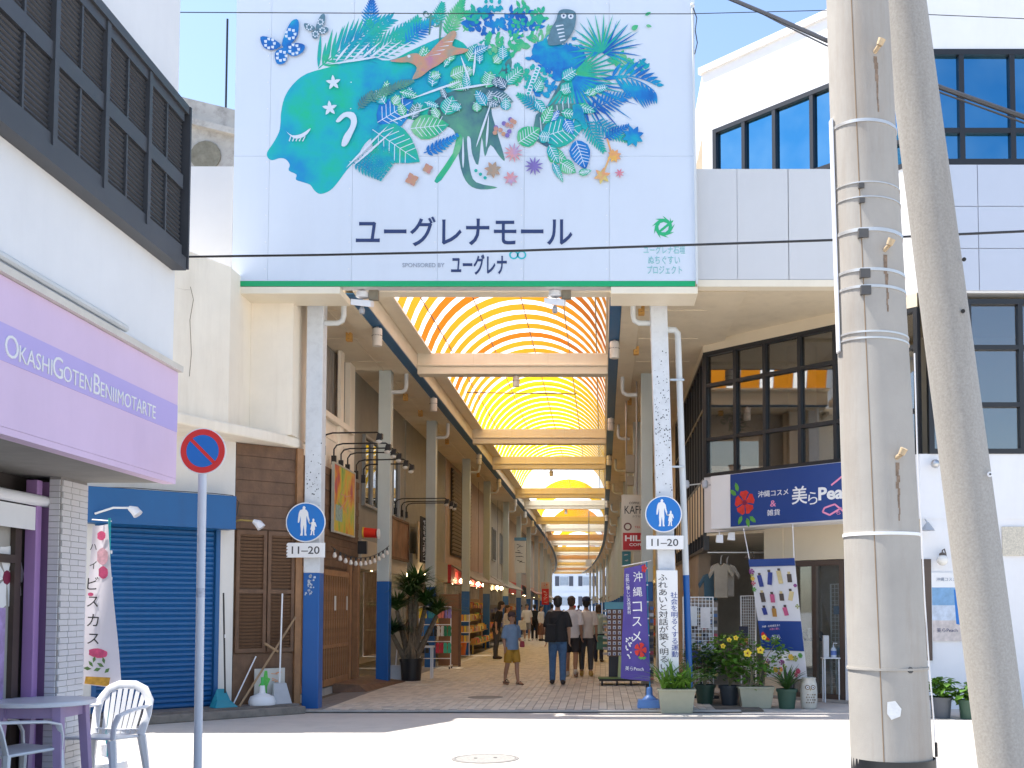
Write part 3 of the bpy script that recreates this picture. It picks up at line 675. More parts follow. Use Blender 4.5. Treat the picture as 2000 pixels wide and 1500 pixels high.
for k in range(9):
    a = k*.7; leaf('emblem', 1296+12*math.cos(a), 444-12*math.sin(a), a+1.4, 20, 4.2, False, curve=.9)
for k in range(5): leaf('emblem', 1284+k*5, 456-k*4, .7, 15, 2.5, False)
for k, q in ART.items(): obj('printed_emblem', q, green_ink, bb, kind='stuff')
thin_teal = M('thin teal lettering', (.22,.52,.52), .5, 0)
btext('ユーグレナ石垣', 1257, 1338, 481, 496, thin_teal); btext('ぬちぐすい', 1266, 1328, 500, 516, thin_teal); btext('プロジェクト', 1264, 1332, 519, 535, thin_teal)
# side pole and cable on the billboard's edge
q = MB(); xx, zz = BB.px(1352, 14); q.tube([BB.p(xx, zz, .05), BB.p(a1+.02, b0+.02, .05)], .018, 8); q.ball(BB.p(xx, zz, .05), .035)
obj('edge_conduit', q, pvc, bb, smooth=True)
q = MB(); q.tube([BB.p(*BB.px(x, y), .09) for x, y in ((1353,22),(1360,42),(1357,66),(1361,90),(1356,112))], .008, 5); obj('edge_cable', q, black_plastic, bb)
# floodlights with cameras below the billboard
def floodlight(x, y, lab):
    c_ = P(x, y, 15.75); t = thing('floodlight', c_, lab, 'floodlight', 'floodlights under the billboard')
    q = MB(); q.lathe([(.02,.10),(.09,.07),(.10,.0),(.085,-.01)], c_, 16); obj('lamp_head', q, white_plastic, t, smooth=True)
    q = MB(); q.hexa([c_+Vector(v) for v in ((-.16,-.08,-.14),(.14,-.10,-.18),(.16,.06,-.14),(-.12,.08,-.10),(-.16,-.08,-.05),(.14,-.10,-.08),(.16,.06,-.04),(-.12,.08,-.02))]); obj('camera_body', q, white_plastic, t, bevel=.01)
    obj('lens', MB().lathe([(.035,-.26),(.045,-.2),(.02,-.15)], c_+Vector((.0,-.02,0)), 10), M('camera lens', (.35,.35,.36), .3), t)
    obj('bracket', MB().box(c_.x+.10, c_.x+.24, c_.y-.04, c_.y+.04, c_.z-.05, c_.z+.16), M('aged bracket', (.22,.19,.14), .6, .2, 9), t)
floodlight(708, 580, 'white floodlight and camera under the billboard above the left walkway'); floodlight(1084, 578, 'white floodlight and camera under the billboard in the middle of the vault')

# ---------------------------------------------------------------- canopy fronts either side
cf = thing('canopy_front', (-5.5, 15.7, 6.2), 'pale cladding panels of the canopy front beside the billboard above the blue shutter', 'canopy')
F = FRONT(15.68)
def panels(F, xs, y0, y1, par, mat, nm='panel', th=.06):
    for i in range(len(xs)-1):
        A0, B0 = F.px(xs[i], y1); A1, B1 = F.px(xs[i+1], y0); obj(nm, MB().fbox(F, A0+.003, A1-.003, B0, B1, -th, 0), mat, par)
panels(F, (250, 358, 456), 325, 548, cf, clad_mat)
A0, B0 = F.px(250, 563); A1, B1 = F.px(456, 549)
obj('edge_trim', MB().fbox(F, A0, A1, B0, B1, -.3, .01), cream_metal, cf)
obj('soffit', MB().box(-7.6, XL-.52, 15.75, 16.19, 6.28, 6.36), cream_metal, cf, bevel=.01)
obj('soffit_box', MB().box(BB.px(467,575)[0], BB.px(664,575)[0], 15.5, 16.15, b0-.11, b0-.004), cream_metal, cf, bevel=.01)
cf2 = thing('canopy_front', (2.6, 15.7, 6.2), 'wide pale cladding panels of the canopy front beside the billboard near the utility poles', 'canopy')
panels(F, (1361, 1440, 1540, 1700), 330, 546, cf2, clad_mat)
A0, B0 = F.px(1361, 560); A1, B1 = F.px(1700, 547)
obj('edge_trim', MB().fbox(F, A0, A1, B0, B1, -.2, .01), cream_metal, cf2)
obj('soffit', MB().slab([(XR+.62,15.72),(3.98,15.72),(3.98,17.5),(1.95,19.5),(XR+.62,19.5)], 6.44, 6.50), soffit_mat, cf2)
obj('soffit_box', MB().box(XR+.02, BB.px(1363,575)[0], 15.5, 16.15, b0-.11, b0-.004), cream_metal, cf2, bevel=.01)

# ---------------------------------------------------------------- white building on the right: chamfered corner
rbd = thing('corner_building', (3, 18, 0), 'white corner building with dark framed windows behind the utility poles', 'building')
c1, c2 = Vector((1.86, 19.60, 0)), Vector((4.91, 16.55, 0))
RC = Fr(c1, c2-c1); LRC = (c2-c1).length
RS = Fr((1.86, 32.0, 0), (0,-1,0)); LRS = 32-19.6
RF = Fr(c2, (1,0,0)); LRF = 7.0
H = dict(s0=2.92, s1=3.93, w0=3.93, w1=6.46, p1=8.5, q1=10.36, top=11.5)
beige = M('beige wall band', (.70,.60,.44), .75, .05, 1.2)
def wallstrip(name, z0_, z1_, mats, th=.25):
    for F_, L_, mt in ((RC, LRC, mats[0]), (RF, LRF, mats[1]), (RS, LRS, mats[2])):
        obj(name, MB().fbox(F_, 0.0, L_, z0_, z1_, -th, 0), mt, rbd)
wallstrip('sign_band', H['s0'], H['s1'], (white_wall, white_wall, beige))
wallstrip('wall', H['w1'], H['p1'], (white_wall, grey_wall, beige))
wallstrip('parapet', H['q1'], H['top'], (white_wall, grey_wall, white_wall))
obj('header', MB().fbox(RC, -.0, LRC, H['w1']-.22, H['w1']-.002, .0, .02), beige, rbd)
obj('parapet_cap', MB().fbox(RC, -.05, LRC+.03, H['top'], H['top']+.12, -.3, .06), white_wall, rbd)
# grey wall panels on the street face, each its own piece
pm = M('blue grey facing panel', (.50,.54,.62), .4, .03, 1)
for i in range(7):
    for j in range(3):
        za = H['w1']+.03+j*(H['p1']-H['w1']-.03)/3; zb = H['w1']+.03+(j+1)*(H['p1']-H['w1']-.03)/3
        obj('facing_panel', MB().fbox(RF, .02+i*.95, .02+(i+1)*.95-.012, za, zb-.012, .002, .03), pm, rbd)
# window bands
bl = lambda n, L_: [L_*k/n for k in range(1, n)]
a_, _ = RC.px(1640, 700)
window(RC, .0, LRC, H['w0'], H['w1']-.22, rbd, black_frame, glass_dark, va=[.72, 1.37, 2.1, 2.8, 3.5], hb=[4.62, 5.62], t=.07)
window(RC, .25, LRC-.05, H['p1'], H['q1'], rbd, black_frame, glass_blue, va=[.95, 1.62, 2.4, 3.2], hb=[8.95], t=.08)
window(RF, .15, LRF-.1, H['w0'], H['w1']-.1, rbd, black_frame, glass_dark, va=[.8, 1.6, 2.5, 3.4], hb=[4.7, 5.6], t=.08)
window(RF, .1, LRF-.1, H['p1'], H['q1'], rbd, black_frame, glass_blue, va=[.75, 1.55, 2.4, 3.3], hb=[9.05], t=.09)
window(RS, LRS-7.5, LRS-.0, 2.6, 6.2, rbd, black_frame, glass_dark, va=[LRS-7.5+.62*k for k in range(1, 12)], hb=[3.9, 5.2], t=.06)
obj('side_wall', MB().fbox(RS, 0, LRS-7.5, .0, 6.9, -.25, 0), beige, rbd)
obj('side_header', MB().fbox(RS, LRS-7.5, LRS, 6.2, 6.46, -.25, .01), beige, rbd)
obj('side_base', MB().fbox(RS, LRS-7.5, LRS-1.4, .0, 2.6, -.25, -.01), M('side shopfront', (.32,.25,.18), .7, .3, 1), rbd)
# floors and rear walls inside, so that windows look into rooms
for z in (3.86, 6.5, 8.45): obj('floor_slab', MB().slab([(1.99,31.8),(1.99,19.75),(5.0,16.8),(11.8,16.8),(11.8,31.8)], z, z+.06), soffit_mat, rbd)
obj('room_wall', MB().box(4.6, 4.75, 19.5, 31.5, 3.93, 8.44), M('room wall', (.72,.69,.62), .8, .1, 1), rbd)
obj('room_wall', MB().box(4.8, 11.8, 19.5, 19.65, 3.93, 11.4), MATS['room wall'], rbd)
obj('roof_slab', MB().slab([(1.99,31.8),(1.99,19.75),(5.0,16.8),(11.8,16.8),(11.8,31.8)], 11.3, 11.45), concrete_old, rbd)
obj('room_column', MB().fbox(RC, 1.02, 1.38, 3.93, 6.4, -1.6, -1.2), M('room column', (.62,.6,.55), .7, .05, 1), rbd)
obj('upper_railing', MB().fbox(RC, .3, 1.9, 9.15, 9.2, -.8, -.76).fbox(RC, .5, .54, 8.5, 9.2, -.8, -.76).fbox(RC, 1.3, 1.34, 8.5, 9.2, -.8, -.76), steel, rbd)
obj('wall', MB().fbox(RC, .0, .248, H['p1']+.002, H['q1']-.002, -.25, -.002), white_wall, rbd)
# ground floor: recessed shopfront on the chamfer, plain wall at the street
obj('pier', MB().fbox(RC, 1.32, 1.72, 0, H['s0'], -.25, -.02), beige, rbd)
obj('lintel', MB().fbox(RC, 1.72, LRC, 2.35, H['s0'], -.25, -.03), beige, rbd)
dm = M('brown door frame', (.09,.06,.045), .5, .15, 3)
window(RC, 1.74, 2.9, .04, 2.34, rbd, dm, glass_clear, va=[2.32], hb=[], t=.09, c=-.06)
obj('street_wall', MB().fbox(RF, .0, LRF, 0, H['s0'], -.25, -.012), white_wall, rbd)
obj('pier', MB().fbox(RC, 2.92, LRC, 0, 2.34, -.25, -.03), white_wall, rbd)
obj('shop_floor', MB().slab([(1.9,28),(1.9,19.5),(4.9,16.6),(9,16.6),(9,28)], .006, .05), M('shop floor', (.4,.37,.33), .5, .1, 2), rbd)
obj('shop_back_wall', MB().box(1.95, 9, 24.5, 24.7, .05, 2.9), M('shop back wall', (.35,.3,.25), .8, .3, 1), rbd)
obj('shop_ceiling', MB().slab([(1.9,28),(1.9,19.6),(4.9,16.7),(9,16.7),(9,28)], 2.86, 2.91), soffit_mat, rbd)
obj('vent_grille', MB().fbox(RF, 1.25, 2.2, 2.35, 2.8, -.01, .02), M('vent mesh', (.6,.55,.45), .6, .3, 40), rbd)
# projecting sign box along the chamfer
SB = RC.off(.62)
sa0, _ = SB.px(1388, 980); sa1 = SB.px(1428, 980)[0]
sbx = thing('shop_sign', RC.p(1.5, 3, .6), 'dark blue shop sign with red hibiscus above the cosmetics shop', 'sign')
zb0, zb1 = SB.px(1428, 1029)[1], SB.px(1428, 927)[1]
obj('sign_box', MB().fbox(SB, sa0, LRC-.35, zb0-.02, zb1+.01, -.6, 0), white_wall, sbx, bevel=.01)
sign_navy = M('navy sign face', (.008,.045,.22), .35, .04, 2)
obj('sign_face', MB().fbox(SB, sa1, LRC-.5, zb0, zb1, .002, .02), sign_navy, sbx)
def stext(s, x0, x1, y0, y1, mat, par=sbx, FF=SB, c=.022, **kw):
    A0, B0 = FF.px(x0, y1); A1, B1 = FF.px(x1, y0); return text(s, FF, (A0+A1)/2, (B0+B1)/2, c, mat, par, width=abs(A1-A0), height=abs(B1-B0), **kw)
stext('沖縄コスメ', 1482, 1541, 954, 972, white_ink); stext('&', 1506, 1517, 977, 990, pink_ink); stext('雑貨', 1500, 1525, 994, 1008, white_ink)
stext('美', 1548, 1578, 948, 986, white_ink, bold=.01); stext('ら', 1580, 1598, 960, 986, white_ink); stext('Peach', 1600, 1680, 945, 978, white_ink, bold=.03); stext('ちゅら', 1634, 1668, 996, 1006, pink_ink)
q = MB()
for (xa, ya, xb, yb) in ((1652,926,1625,948),(1612,992,1632,985),(1612,992,1608,1000),(1632,985,1650,1000),(1608,1000,1622,1006),(1622,1006,1645,992),(1652,926,1672,944)):
    (A0, B0), (A1, B1) = SB.px(xa, ya), SB.px(xb, yb); d = Vector((A1-A0, B1-B0)).normalized()*.014; q.poly(SB, [(A0-d.y, B0+d.x), (A1-d.y, B1+d.x), (A1+d.y, B1-d.x), (A0+d.y, B0-d.x)], .0205, .024)
obj('peach_outline', q, pink_ink, sbx)
red_petal = M('red petal print', (.62,.03,.02), .5, .25, 12); leaf_print = M('leaf print', (.10,.35,.05), .5, .3, 10)
def hibiscus(F, par, x, y, r, c, leaves=True, mat=None):
    A0, B0 = F.px(x, y); q = MB()
    for k in range(5):
        t0 = k*1.2566+.4; pts = [(0,0)]+[(r*f*math.cos(t0+d), r*f*math.sin(t0+d)) for f, d in ((.6,-.5),(.95,-.55),(1.05,-.25),(1.0,.05),(1.06,.3),(.9,.55),(.6,.5))]
        q.poly(F, [(A0+u_, B0+v_) for u_, v_ in pts], c, c+.002+k*.0004)
    obj('printed_flower', q, mat or red_petal, par)
    q = MB(); q.poly(F, [(A0+r*.24*math.cos(t*.8), B0+r*.24*math.sin(t*.8)) for t in range(8)], c+.003, c+.006); obj('printed_flower_eye', q, M('dark red print', (.2,.01,.05), .5), par)
    if leaves:
        q = MB()
        for (lx, ly, la) in ((-.7,1.0,1.9),(-.9,.7,2.5),(-.3,-1.1,4.2),(.2,-1.3,5.0),(.5,-1.2,5.6)):
            pts = [(.0,0),(.25,.2),(.6,.16),(.85,0),(.6,-.16),(.25,-.2)]; q.poly(F, [(A0+r*(lx+(u_*math.cos(la)-v_*math.sin(la))), B0+r*(ly+(u_*math.sin(la)+v_*math.cos(la)))) for u_, v_ in pts], c, c+.0015)
        obj('printed_leaf', q, leaf_print, par)
hibiscus(SB, sbx, 1456, 982, .20, .0205)
# small lamps at the sign's end
for x in (1340, 1377):
    c_ = P(x, 946, 18.9); lp = thing('sign_lamp', c_, 'small grey spotlight fixed at the end of the blue shop sign', 'spotlight', 'spotlights at the sign end')
    obj('lamp_head', MB().lathe([(.03,-.07),(.055,-.05),(.06,.03),(.04,.07)], c_, 12), M('grey lamp', (.45,.48,.54), .4), lp, smooth=True); obj('arm', MB().tube([c_+Vector((0,0,-.02)), c_+Vector((.25,-.1,.0))], .012, 6), steel, lp)

# ---------------------------------------------------------------- lilac sweet shop on the left
lsh = thing('sweet_shop_building', (-6, 8, 0), 'pale grey building with dark louvre screens and lilac shop fascia', 'building')
LW = Fr((-4.0, 0, 0), (0,1,0)); YW = 9.9
obj('upper_wall', MB().box(-9, -4.0, 2.0, YW, 2.75, 9.2), grey_wall, lsh)
sg = obj('fascia_board', MB().fbox(LW, 3, YW-.02, 2.74, 3.73, .002, .06), lilac, lsh)
obj('violet_band', MB().fbox(LW, 3, YW-.025, 3.17, 3.42, .06, .064), lilac_band, sg)
q = MB().fbox(LW, 3, YW+.0, 3.735, 3.79, .0, .10); q.fbox(LW, 3, YW, 3.80, 3.815, .0, .05); obj('fascia_trim', q, M('cream trim', (.66,.62,.55), .5, .1, 3), lsh)
obj('trim_pipe', MB().tube([LW.p(3,3.86,.05), LW.p(YW-1.1,3.86,.05)], .03, 8), pvc, lsh, smooth=True)
# lettering in small capitals
seg = [('O',1.0),('KASHI',.74),('G',1.0),('OTEN',.74),('B',1.0),('ENIIMOTARTE',.74)]
ws = []
for s_, k in seg:
    me = text_mesh(s_, 1.0); xs_ = [v.co.x for v in me.vertices]; ws.append((max(xs_)-min(xs_))*k); bpy.data.meshes.remove(me)
ya, yb = LW.off(.065).px(8, 700)[0], LW.off(.065).px(303, 800)[0]
gapw = .05; tot = sum(ws)+gapw*(len(ws)-1)+.12; kx = (yb-ya)/tot; a = ya; CH = .155
for (s_, k), w_ in zip(seg, ws):
    if s_ == 'B': a += .12*kx
    text(s_, LW, a+w_*kx/2, 3.205+CH*k/2, .068, white_ink, sg, width=w_*kx, height=CH*k, bold=-.004); a += (w_+gapw)*kx
# louvre screen
lv = obj('louvre_screen', MB().fbox(LW, 4.2, 9.84, 4.68, 4.80, .0, .13).fbox(LW, 4.2, 9.84, 6.16, 6.24, .0, .13).fbox(LW, 4.2, 9.84, 4.80, 6.16, .0, .012), louvre_dark, lsh)
mull = [5.10, 5.89, 6.67, 7.46, 8.24, 9.03, 9.82]
slat_me = {}
for i in range(len(mull)-1):
    y0_, y1_ = mull[i], mull[i+1]
    pf = obj('louvre_panel', MB().fbox(LW, y0_-.03, y0_+.03, 4.802, 6.158, .012, .12).fbox(LW, y0_+.03, y1_-.03, 5.43, 5.56, .012, .105).fbox(LW, y0_+.03, y1_-.03, 4.802, 4.90, .012, .105).fbox(LW, y0_+.03, y1_-.03, 6.07, 6.158, .012, .105).fbox(LW, (y0_+y1_)/2-.012, (y0_+y1_)/2+.012, 4.9, 6.07, .012, .10), louvre_dark, lsh)
    if y1_ < 6.9: continue
    hwid = (y1_-y0_)/2-.045
    if 'slat' not in slat_me:
        q = MB(); q.hexa([(-hwid/2,-.022,.0),(hwid/2,-.022,.0),(hwid/2,-.018,.05),(-hwid/2,-.018,.05),(-hwid/2,.0,.0),(hwid/2,.0,.0),(hwid/2,.006,.05),(-hwid/2,.006,.05)])
        slat_me['slat'] = q.mesh('slat', louvre_dark)
    for yc in ((y0_+(y1_-y0_)*.25+.006), (y0_+(y1_-y0_)*.75-.006)):
        for (zA, zB) in ((4.91, 5.42), (5.57, 6.06)):
            n = 12
            for k in range(n):
                m4 = frame_mat(LW, yc, zA+(k+.5)*(zB-zA)/n, .035); inst('slat', slat_me['slat'], pf, m4 @ Matrix.Rotation(R(-28), 4, 'X'))
obj('screen_end', MB().fbox(LW, 9.85, 9.88, 4.70, 6.24, 0, .14), louvre_dark, lsh)
# ground floor
obj('soffit', MB().box(-5.1, -4.0, 2.5, YW-.03, 2.70, 2.735), M('dark soffit', (.25,.24,.22), .7, .2, 2), lsh)
obj('soffit_edge', MB().box(-4.06, -3.942, 3, YW-.02, 2.69, 2.738), lilac, lsh)
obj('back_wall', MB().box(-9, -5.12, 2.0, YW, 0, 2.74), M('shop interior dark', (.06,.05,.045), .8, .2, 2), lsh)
obj('end_wall', MB().box(-5.12, -4.86, 9.80, YW, 0, 2.70), white_wall, lsh)
wb = M('white glazed brick', (.66,.65,.67), .35, .08, 7, dirt=(.4,.36,.33), dirt_amt=.25)
pil = obj('tiled_pillar', MB().box(-4.86, -4.762, 9.41, 9.89, 0, 2.70), M('mortar', (.30,.28,.27), .9, .2, 9), lsh)
bme = MB().hexa([(-.076,-.0,-.0245),(.076,-.0,-.0245),(.076,.012,-.0245),(-.076,.012,-.0245),(-.076,-.0,.0245),(.076,-.0,.0245),(.076,.012,.0245),(-.076,.012,.0245)]).mesh('brick', wb)
hme = MB().hexa([(-.045,-.0,-.0245),(.045,-.0,-.0245),(.045,.012,-.0245),(-.045,.012,-.0245),(-.045,-.0,.0245),(.045,-.0,.0245),(.045,.012,.0245),(-.045,.012,.0245)]).mesh('brick', wb)
for r_ in range(50):
    z = .03+r_*.0535
    if z > 2.67: break
    for k in range(3):
        yc = 9.41+.08+k*.16 + (.0 if r_ % 2 else .0)
        off = (.04 if r_ % 2 else -.0)
        yc = min(9.81, 9.49+k*.16+off*.5)
        inst('brick', bme if k < 3 else hme, pil, Matrix.Translation((-4.762, yc, z)) @ Matrix.Rotation(R(90), 4, 'Z') @ Matrix.Rotation(0, 4, 'X') @ Matrix.Scale(-1, 4, (0,1,0)))
    inst('brick', hme, pil, Matrix.Translation((-4.811, 9.41, z)) @ Matrix.Scale(-1, 4, (0,1,0)))
q = MB().box(-5.0,-4.90,9.28,9.37,0,2.66).box(-5.0,-4.88,9.46,9.68,0,2.66); obj('purple_frame', q, purple_frame, lsh, bevel=.008)
df = M('dark brown door frame', (.06,.04,.03), .45, .2, 4)
dr = obj('glass_door', MB().box(-5.08,-5.0,9.14,9.24,0,2.35).box(-5.08,-5.0,8.2,9.14,2.25,2.35).box(-5.08,-5.0,8.2,9.14,1.93,2.0).box(-5.08,-5.0,8.2,9.14,0,.12).box(-5.08,-5.0,8.2,8.3,0,2.35), df, lsh)
obj('pane', MB().box(-5.055,-5.045,8.3,9.14,.12,2.25), M('pale door glass', (.42,.40,.36), .1, .1, 1), dr)
LD = Fr((-5.044, 0, 0), (0,1,0)); hibiscus(LD, dr, 12, 1128, .26, .002, False, white_ink)
obj('poster', MB().fbox(LD, 8.7, LD.px(8,1250)[0], .75, 1.55, .002, .006), M('violet door poster', (.40,.28,.55), .5, .5, 5), dr)
obj('roller_awning', MB().tube([(-4.9,6,2.48),(-4.9,9.52,2.48)], .05, 12), white_plastic, lsh, smooth=True)
obj('awning_valance', MB().box(-4.93,-4.91,6,9.3,2.22,2.42), white_wall, lsh)

# ---------------------------------------------------------------- cream corner building with blue shutter
cb = thing('shutter_building', (-5.8, 15.6, 0), 'cream corner building with closed blue roller shutter', 'building')
LA, LB_ = Vector((-4.62, 16.34, 0)), Vector((-7.0, 14.24, 0)); LC = Fr(LB_, LA-LB_); LLC = (LA-LB_).length
aw = LC.px(455, 1200)[0]
sx0, sz0 = LC.px(182, 1366); sx1, _ = LC.px(418, 1360); _, sz1 = LC.px(300, 1018)
obj('wall', MB().fbox(LC, -1.2, sx0, 0, 4.1, -.25, 0).fbox(LC, sx1+.02, aw, 0, 4.1, -.25, 0).fbox(LC, sx0, sx1+.02, sz1, 4.1, -.25, 0), M('off white wall', (.74,.71,.66), .8, .05, 1.5, bump=.15, bscale=50, dirt=(.4,.36,.3), dirt_amt=.3, streak=2), cb)
sh = obj('roller_shutter', MB().fbox(LC, sx0, sx1+.02, .1, sz1, -.12, -.06), shutter_blue, cb)
n = 36; zst = (sz1-.16)/n
sq_ = MB(); W2 = (sx1-sx0)/2-.03
for k_ in range(1): sq_.add([(-W2,0,0),(W2,0,0),(W2,.022,zst*.3),(-W2,.022,zst*.3),(-W2,.022,zst*.7),(W2,.022,zst*.7),(W2,0,zst*.97),(-W2,0,zst*.97)], [(0,1,2,3),(3,2,5,4),(4,5,6,7)])
sme = sq_.mesh('slat', shutter_blue)
for k in range(n):
    inst('slat', sme, sh, frame_mat(LC, (sx0+sx1)/2, .14+k*zst, -.06) @ Matrix(((1,0,0,0),(0,0,1,0),(0,1,0,0),(0,0,0,1))))
[obj('shutter_rail', MB().fbox(LC, x_-.03, x_+.03, .1, sz1, -.06, .01), shutter_blue, cb) for x_ in (sx0, sx1+.02)]
hx0, hz0 = LC.px(150, 1022); hx1, hz1 = LC.px(447, 972)
obj('shutter_housing', MB().fbox(LC, hx0, hx1, hz0, hz1, .003, .28), shutter_blue, cb, bevel=.01)
obj('step', MB().fbox(LC, -.8, LLC-.12, .002, .11, -.1, .55), M('worn concrete step', (.24,.21,.18), .9, .2, 3, bump=.3, bscale=40, dirt=(.08,.07,.06), dirt_amt=.6), cb, bevel=.012)
obj('step_boards', MB().fbox(LC, -.7, LLC-.16, .112, .14, -.05, .42), M('weathered boards', (.20,.17,.15), .8, .3, 6, dirt=(.08,.07,.06), dirt_amt=.6), cb)
# curved eave and the upper cream wall
eave = [(-4.64,16.3),(-4.72,16.0),(-4.95,15.5),(-5.25,14.9),(-5.55,14.2),(-5.8,13.6),(-7.6,13.6),(-7.6,16.6),(-4.64,16.6)]
obj('eave', MB().slab(eave, 3.98, 4.14), cream_wall, cb, bevel=.03)
obj('upper_wall', MB().slab([(-5.30,15.1),(-5.95,13.75),(-8,13.75),(-8,16.9),(-5.3,16.9)], 4.142, 6.4), cream_wall, cb)
obj('upper_wall', MB().box(-5.298, -4.66, 16.0, 16.95, 4.142, 6.36), cream_wall, cb)
ck = MB()
for pts in ([(372,560),(378,585),(371,625),(374,690),(370,735)], [(345,562),(360,566),(371,566)]):
    F_ = Fr((-5.30,15.1,0), (.65,1.35,0)).off(.004); q_ = [F_.px(*p) for p in pts]
    for (A0, B0), (A1, B1) in zip(q_, q_[1:]): ck.poly(F_, [(A0-.004,B0),(A1-.004,B1),(A1+.004,B1),(A0+.004,B0)], -.002, 0)
obj('wall_crack', ck, M('crack', (.25,.17,.1), .9), cb)
# wall lamps on the shutter front
def wall_lamp(F, x0, y0, x1, y1, lab, mat, c0=.02, c1=.5):
    A0, B0 = F.px(x0, y0); p0 = F.p(A0, B0, c0); A1, B1 = F.px(x1, y1); p1 = F.p(A1, B1, c1)
    t = thing('wall_lamp', p0, lab, 'lamp'); mid = (p0+p1)/2+Vector((0,0,.04))
    obj('arm', MB().tube([p0, mid, p1], .014, 8), mat, t, smooth=True); d = (p1-mid).normalized()
    obj('lamp_head', MB().tube([p1-d*.03, p1+d*.04+Vector((0,0,-.03)), p1+d*.09+Vector((0,0,-.09))], [.03,.06,.065], 12), white_plastic, t, smooth=True); return t
wall_lamp(LC, 172, 1006, 228, 998, 'white bracket spotlight in front of the blue shutter housing', white_paint, .3, .6)
wall_lamp(LC, 440, 1024, 485, 1020, 'white spotlight on a brass bracket between the shutter and the brown timber front', M('brass', (.5,.36,.12), .35, .2, 8, metal=.7), .01, .25)
q = MB(); pts = [LC.px(x, y) for x, y in ((175,957),(250,958),(330,964),(400,968),(440,972),(452,985),(448,1008),(440,1022))]
q.tube([LC.p(A, B+.012, .27) for A, B in pts], .006, 5); obj('loose_cable', q, black_plastic, cb)

# ---------------------------------------------------------------- timber fronted shop
ts = thing('timber_shop', (-4.9, 18, 0), 'brown timber clad shop with louvred shutters and slatted doors at the arcade corner', 'shop')
tx0 = aw+.01; tx1 = LLC-.02; z1t = LC.px(470, 865)[1]
obj('corner_wall', MB().fbox(LC, tx0, tx1, 0, z1t, -.2, -.03), wood_dark, ts)
nb = 7; zz0 = LC.px(470, 1032)[1]
for k in range(nb):
    za = zz0+(z1t-zz0)*k/nb; obj('plank', MB().fbox(LC, tx0, tx1, za+.003, zz0+(z1t-zz0)*(k+1)/nb-.003, -.03, -.004-.008*(k % 2)), wood_dark, ts)
zl1, zl0 = LC.px(470, 1035)[1], LC.px(470, 1275)[1]
mid = (tx0+tx1)/2
for (A0, A1) in ((tx0+.02, mid-.01), (mid+.01, tx1-.06)):
    fr = obj('louvred_shutter', MB().fbox(LC,A0,A0+.05,zl0,zl1,-.02,.03).fbox(LC,A1-.05,A1,zl0,zl1,-.02,.03).fbox(LC,A0+.05,A1-.05,zl0,zl0+.06,-.02,.03).fbox(LC,A0+.05,A1-.05,zl1-.06,zl1,-.02,.03).fbox(LC,A0+.05,A1-.05,(zl0+zl1)/2-.03,(zl0+zl1)/2+.03,-.02,.028), wood_dark, ts)
    hw_ = (A1-A0)/2-.052; lm = MB().hexa([(-hw_,-.004,-.02),(hw_,-.004,-.02),(hw_,-.004,.02),(-hw_,-.004,.02),(-hw_,.004,-.02),(hw_,.004,-.02),(hw_,.004,.02),(-hw_,.004,.02)]).mesh('slat', wood_dark)
    for k in range(34):
        z = zl0+.075+k*(zl1-zl0-.15)/33
        if abs(z-(zl0+zl1)/2) > .04: inst('slat', lm, fr, frame_mat(LC, (A0+A1)/2, z, .005) @ Matrix.Rotation(R(-55), 4, 'X'))
obj('lower_panel', MB().fbox(LC, tx0, tx1, .14, zl0-.02, -.03, .0), wood_dark, ts)
obj('corner_post', MB().fbox(LC, tx1-.05, tx1+.05, .1, z1t, -.1, .05), wood_mid, ts)
# side along the arcade
TS = Fr((-4.86, 0, 0), (0,1,0)); T0, T1 = 16.75, 21.35
obj('side_wall', MB().fbox(TS, T0, T1, .1, 4.0, -.25, -.02), wood_dark, ts)
nb = 13
for k in range(nb):
    za = 2.28+k*.135; obj('plank', MB().fbox(TS, T0+.02, T1, za, za+.128, -.02, .006-.01*(k % 2)), wood_dark, ts)
obj('base_course', MB().fbox(TS, T0, T1, .005, .16, -.1, .03), kerb_mat, ts)
# slatted sliding doors: battens as pieces
for d0, d1 in ((16.85, 18.6), (18.62, 20.4)):
    dd = obj('slatted_door', MB().fbox(TS, d0, d1, .18, 2.22, -.015, .012).fbox(TS, d0, d1, .18, .30, .012, .05).fbox(TS, d0, d1, 2.12, 2.22, .012, .05).fbox(TS, d0, d1, .84, .90, .012, .046), wood_mid, ts)
    bt = MB().hexa([(-.022,-.0,.0),(.022,-.0,.0),(.022,.0,.03),(-.022,.0,.03),(-.022,1.82,.0),(.022,1.82,.0),(.022,1.82,.03),(-.022,1.82,.03)]).mesh('batten', wood_mid)
    nn = 11
    for k in range(nn): inst('batten', bt, dd, frame_mat(TS, d0+.06+k*(d1-d0-.12)/(nn-1), .30, .012))
obj('door_frame', MB().fbox(TS, 20.45, 20.6, .1, 2.5, -.02, .06).fbox(TS, 21.0, 21.2, .1, 2.5, -.02, .08), wood_mid, ts)
for px_, wd in ((655, .12), (678, .07)):
    A0, B0 = TS.off(.05).px(px_, 1178); obj('paper_notice', MB().fbox(TS, A0-wd/2, A0+wd/2, B0-.13, B0+.13, .046, .05), M('notice paper', (.7,.68,.62), .7, .1, 20), ts)
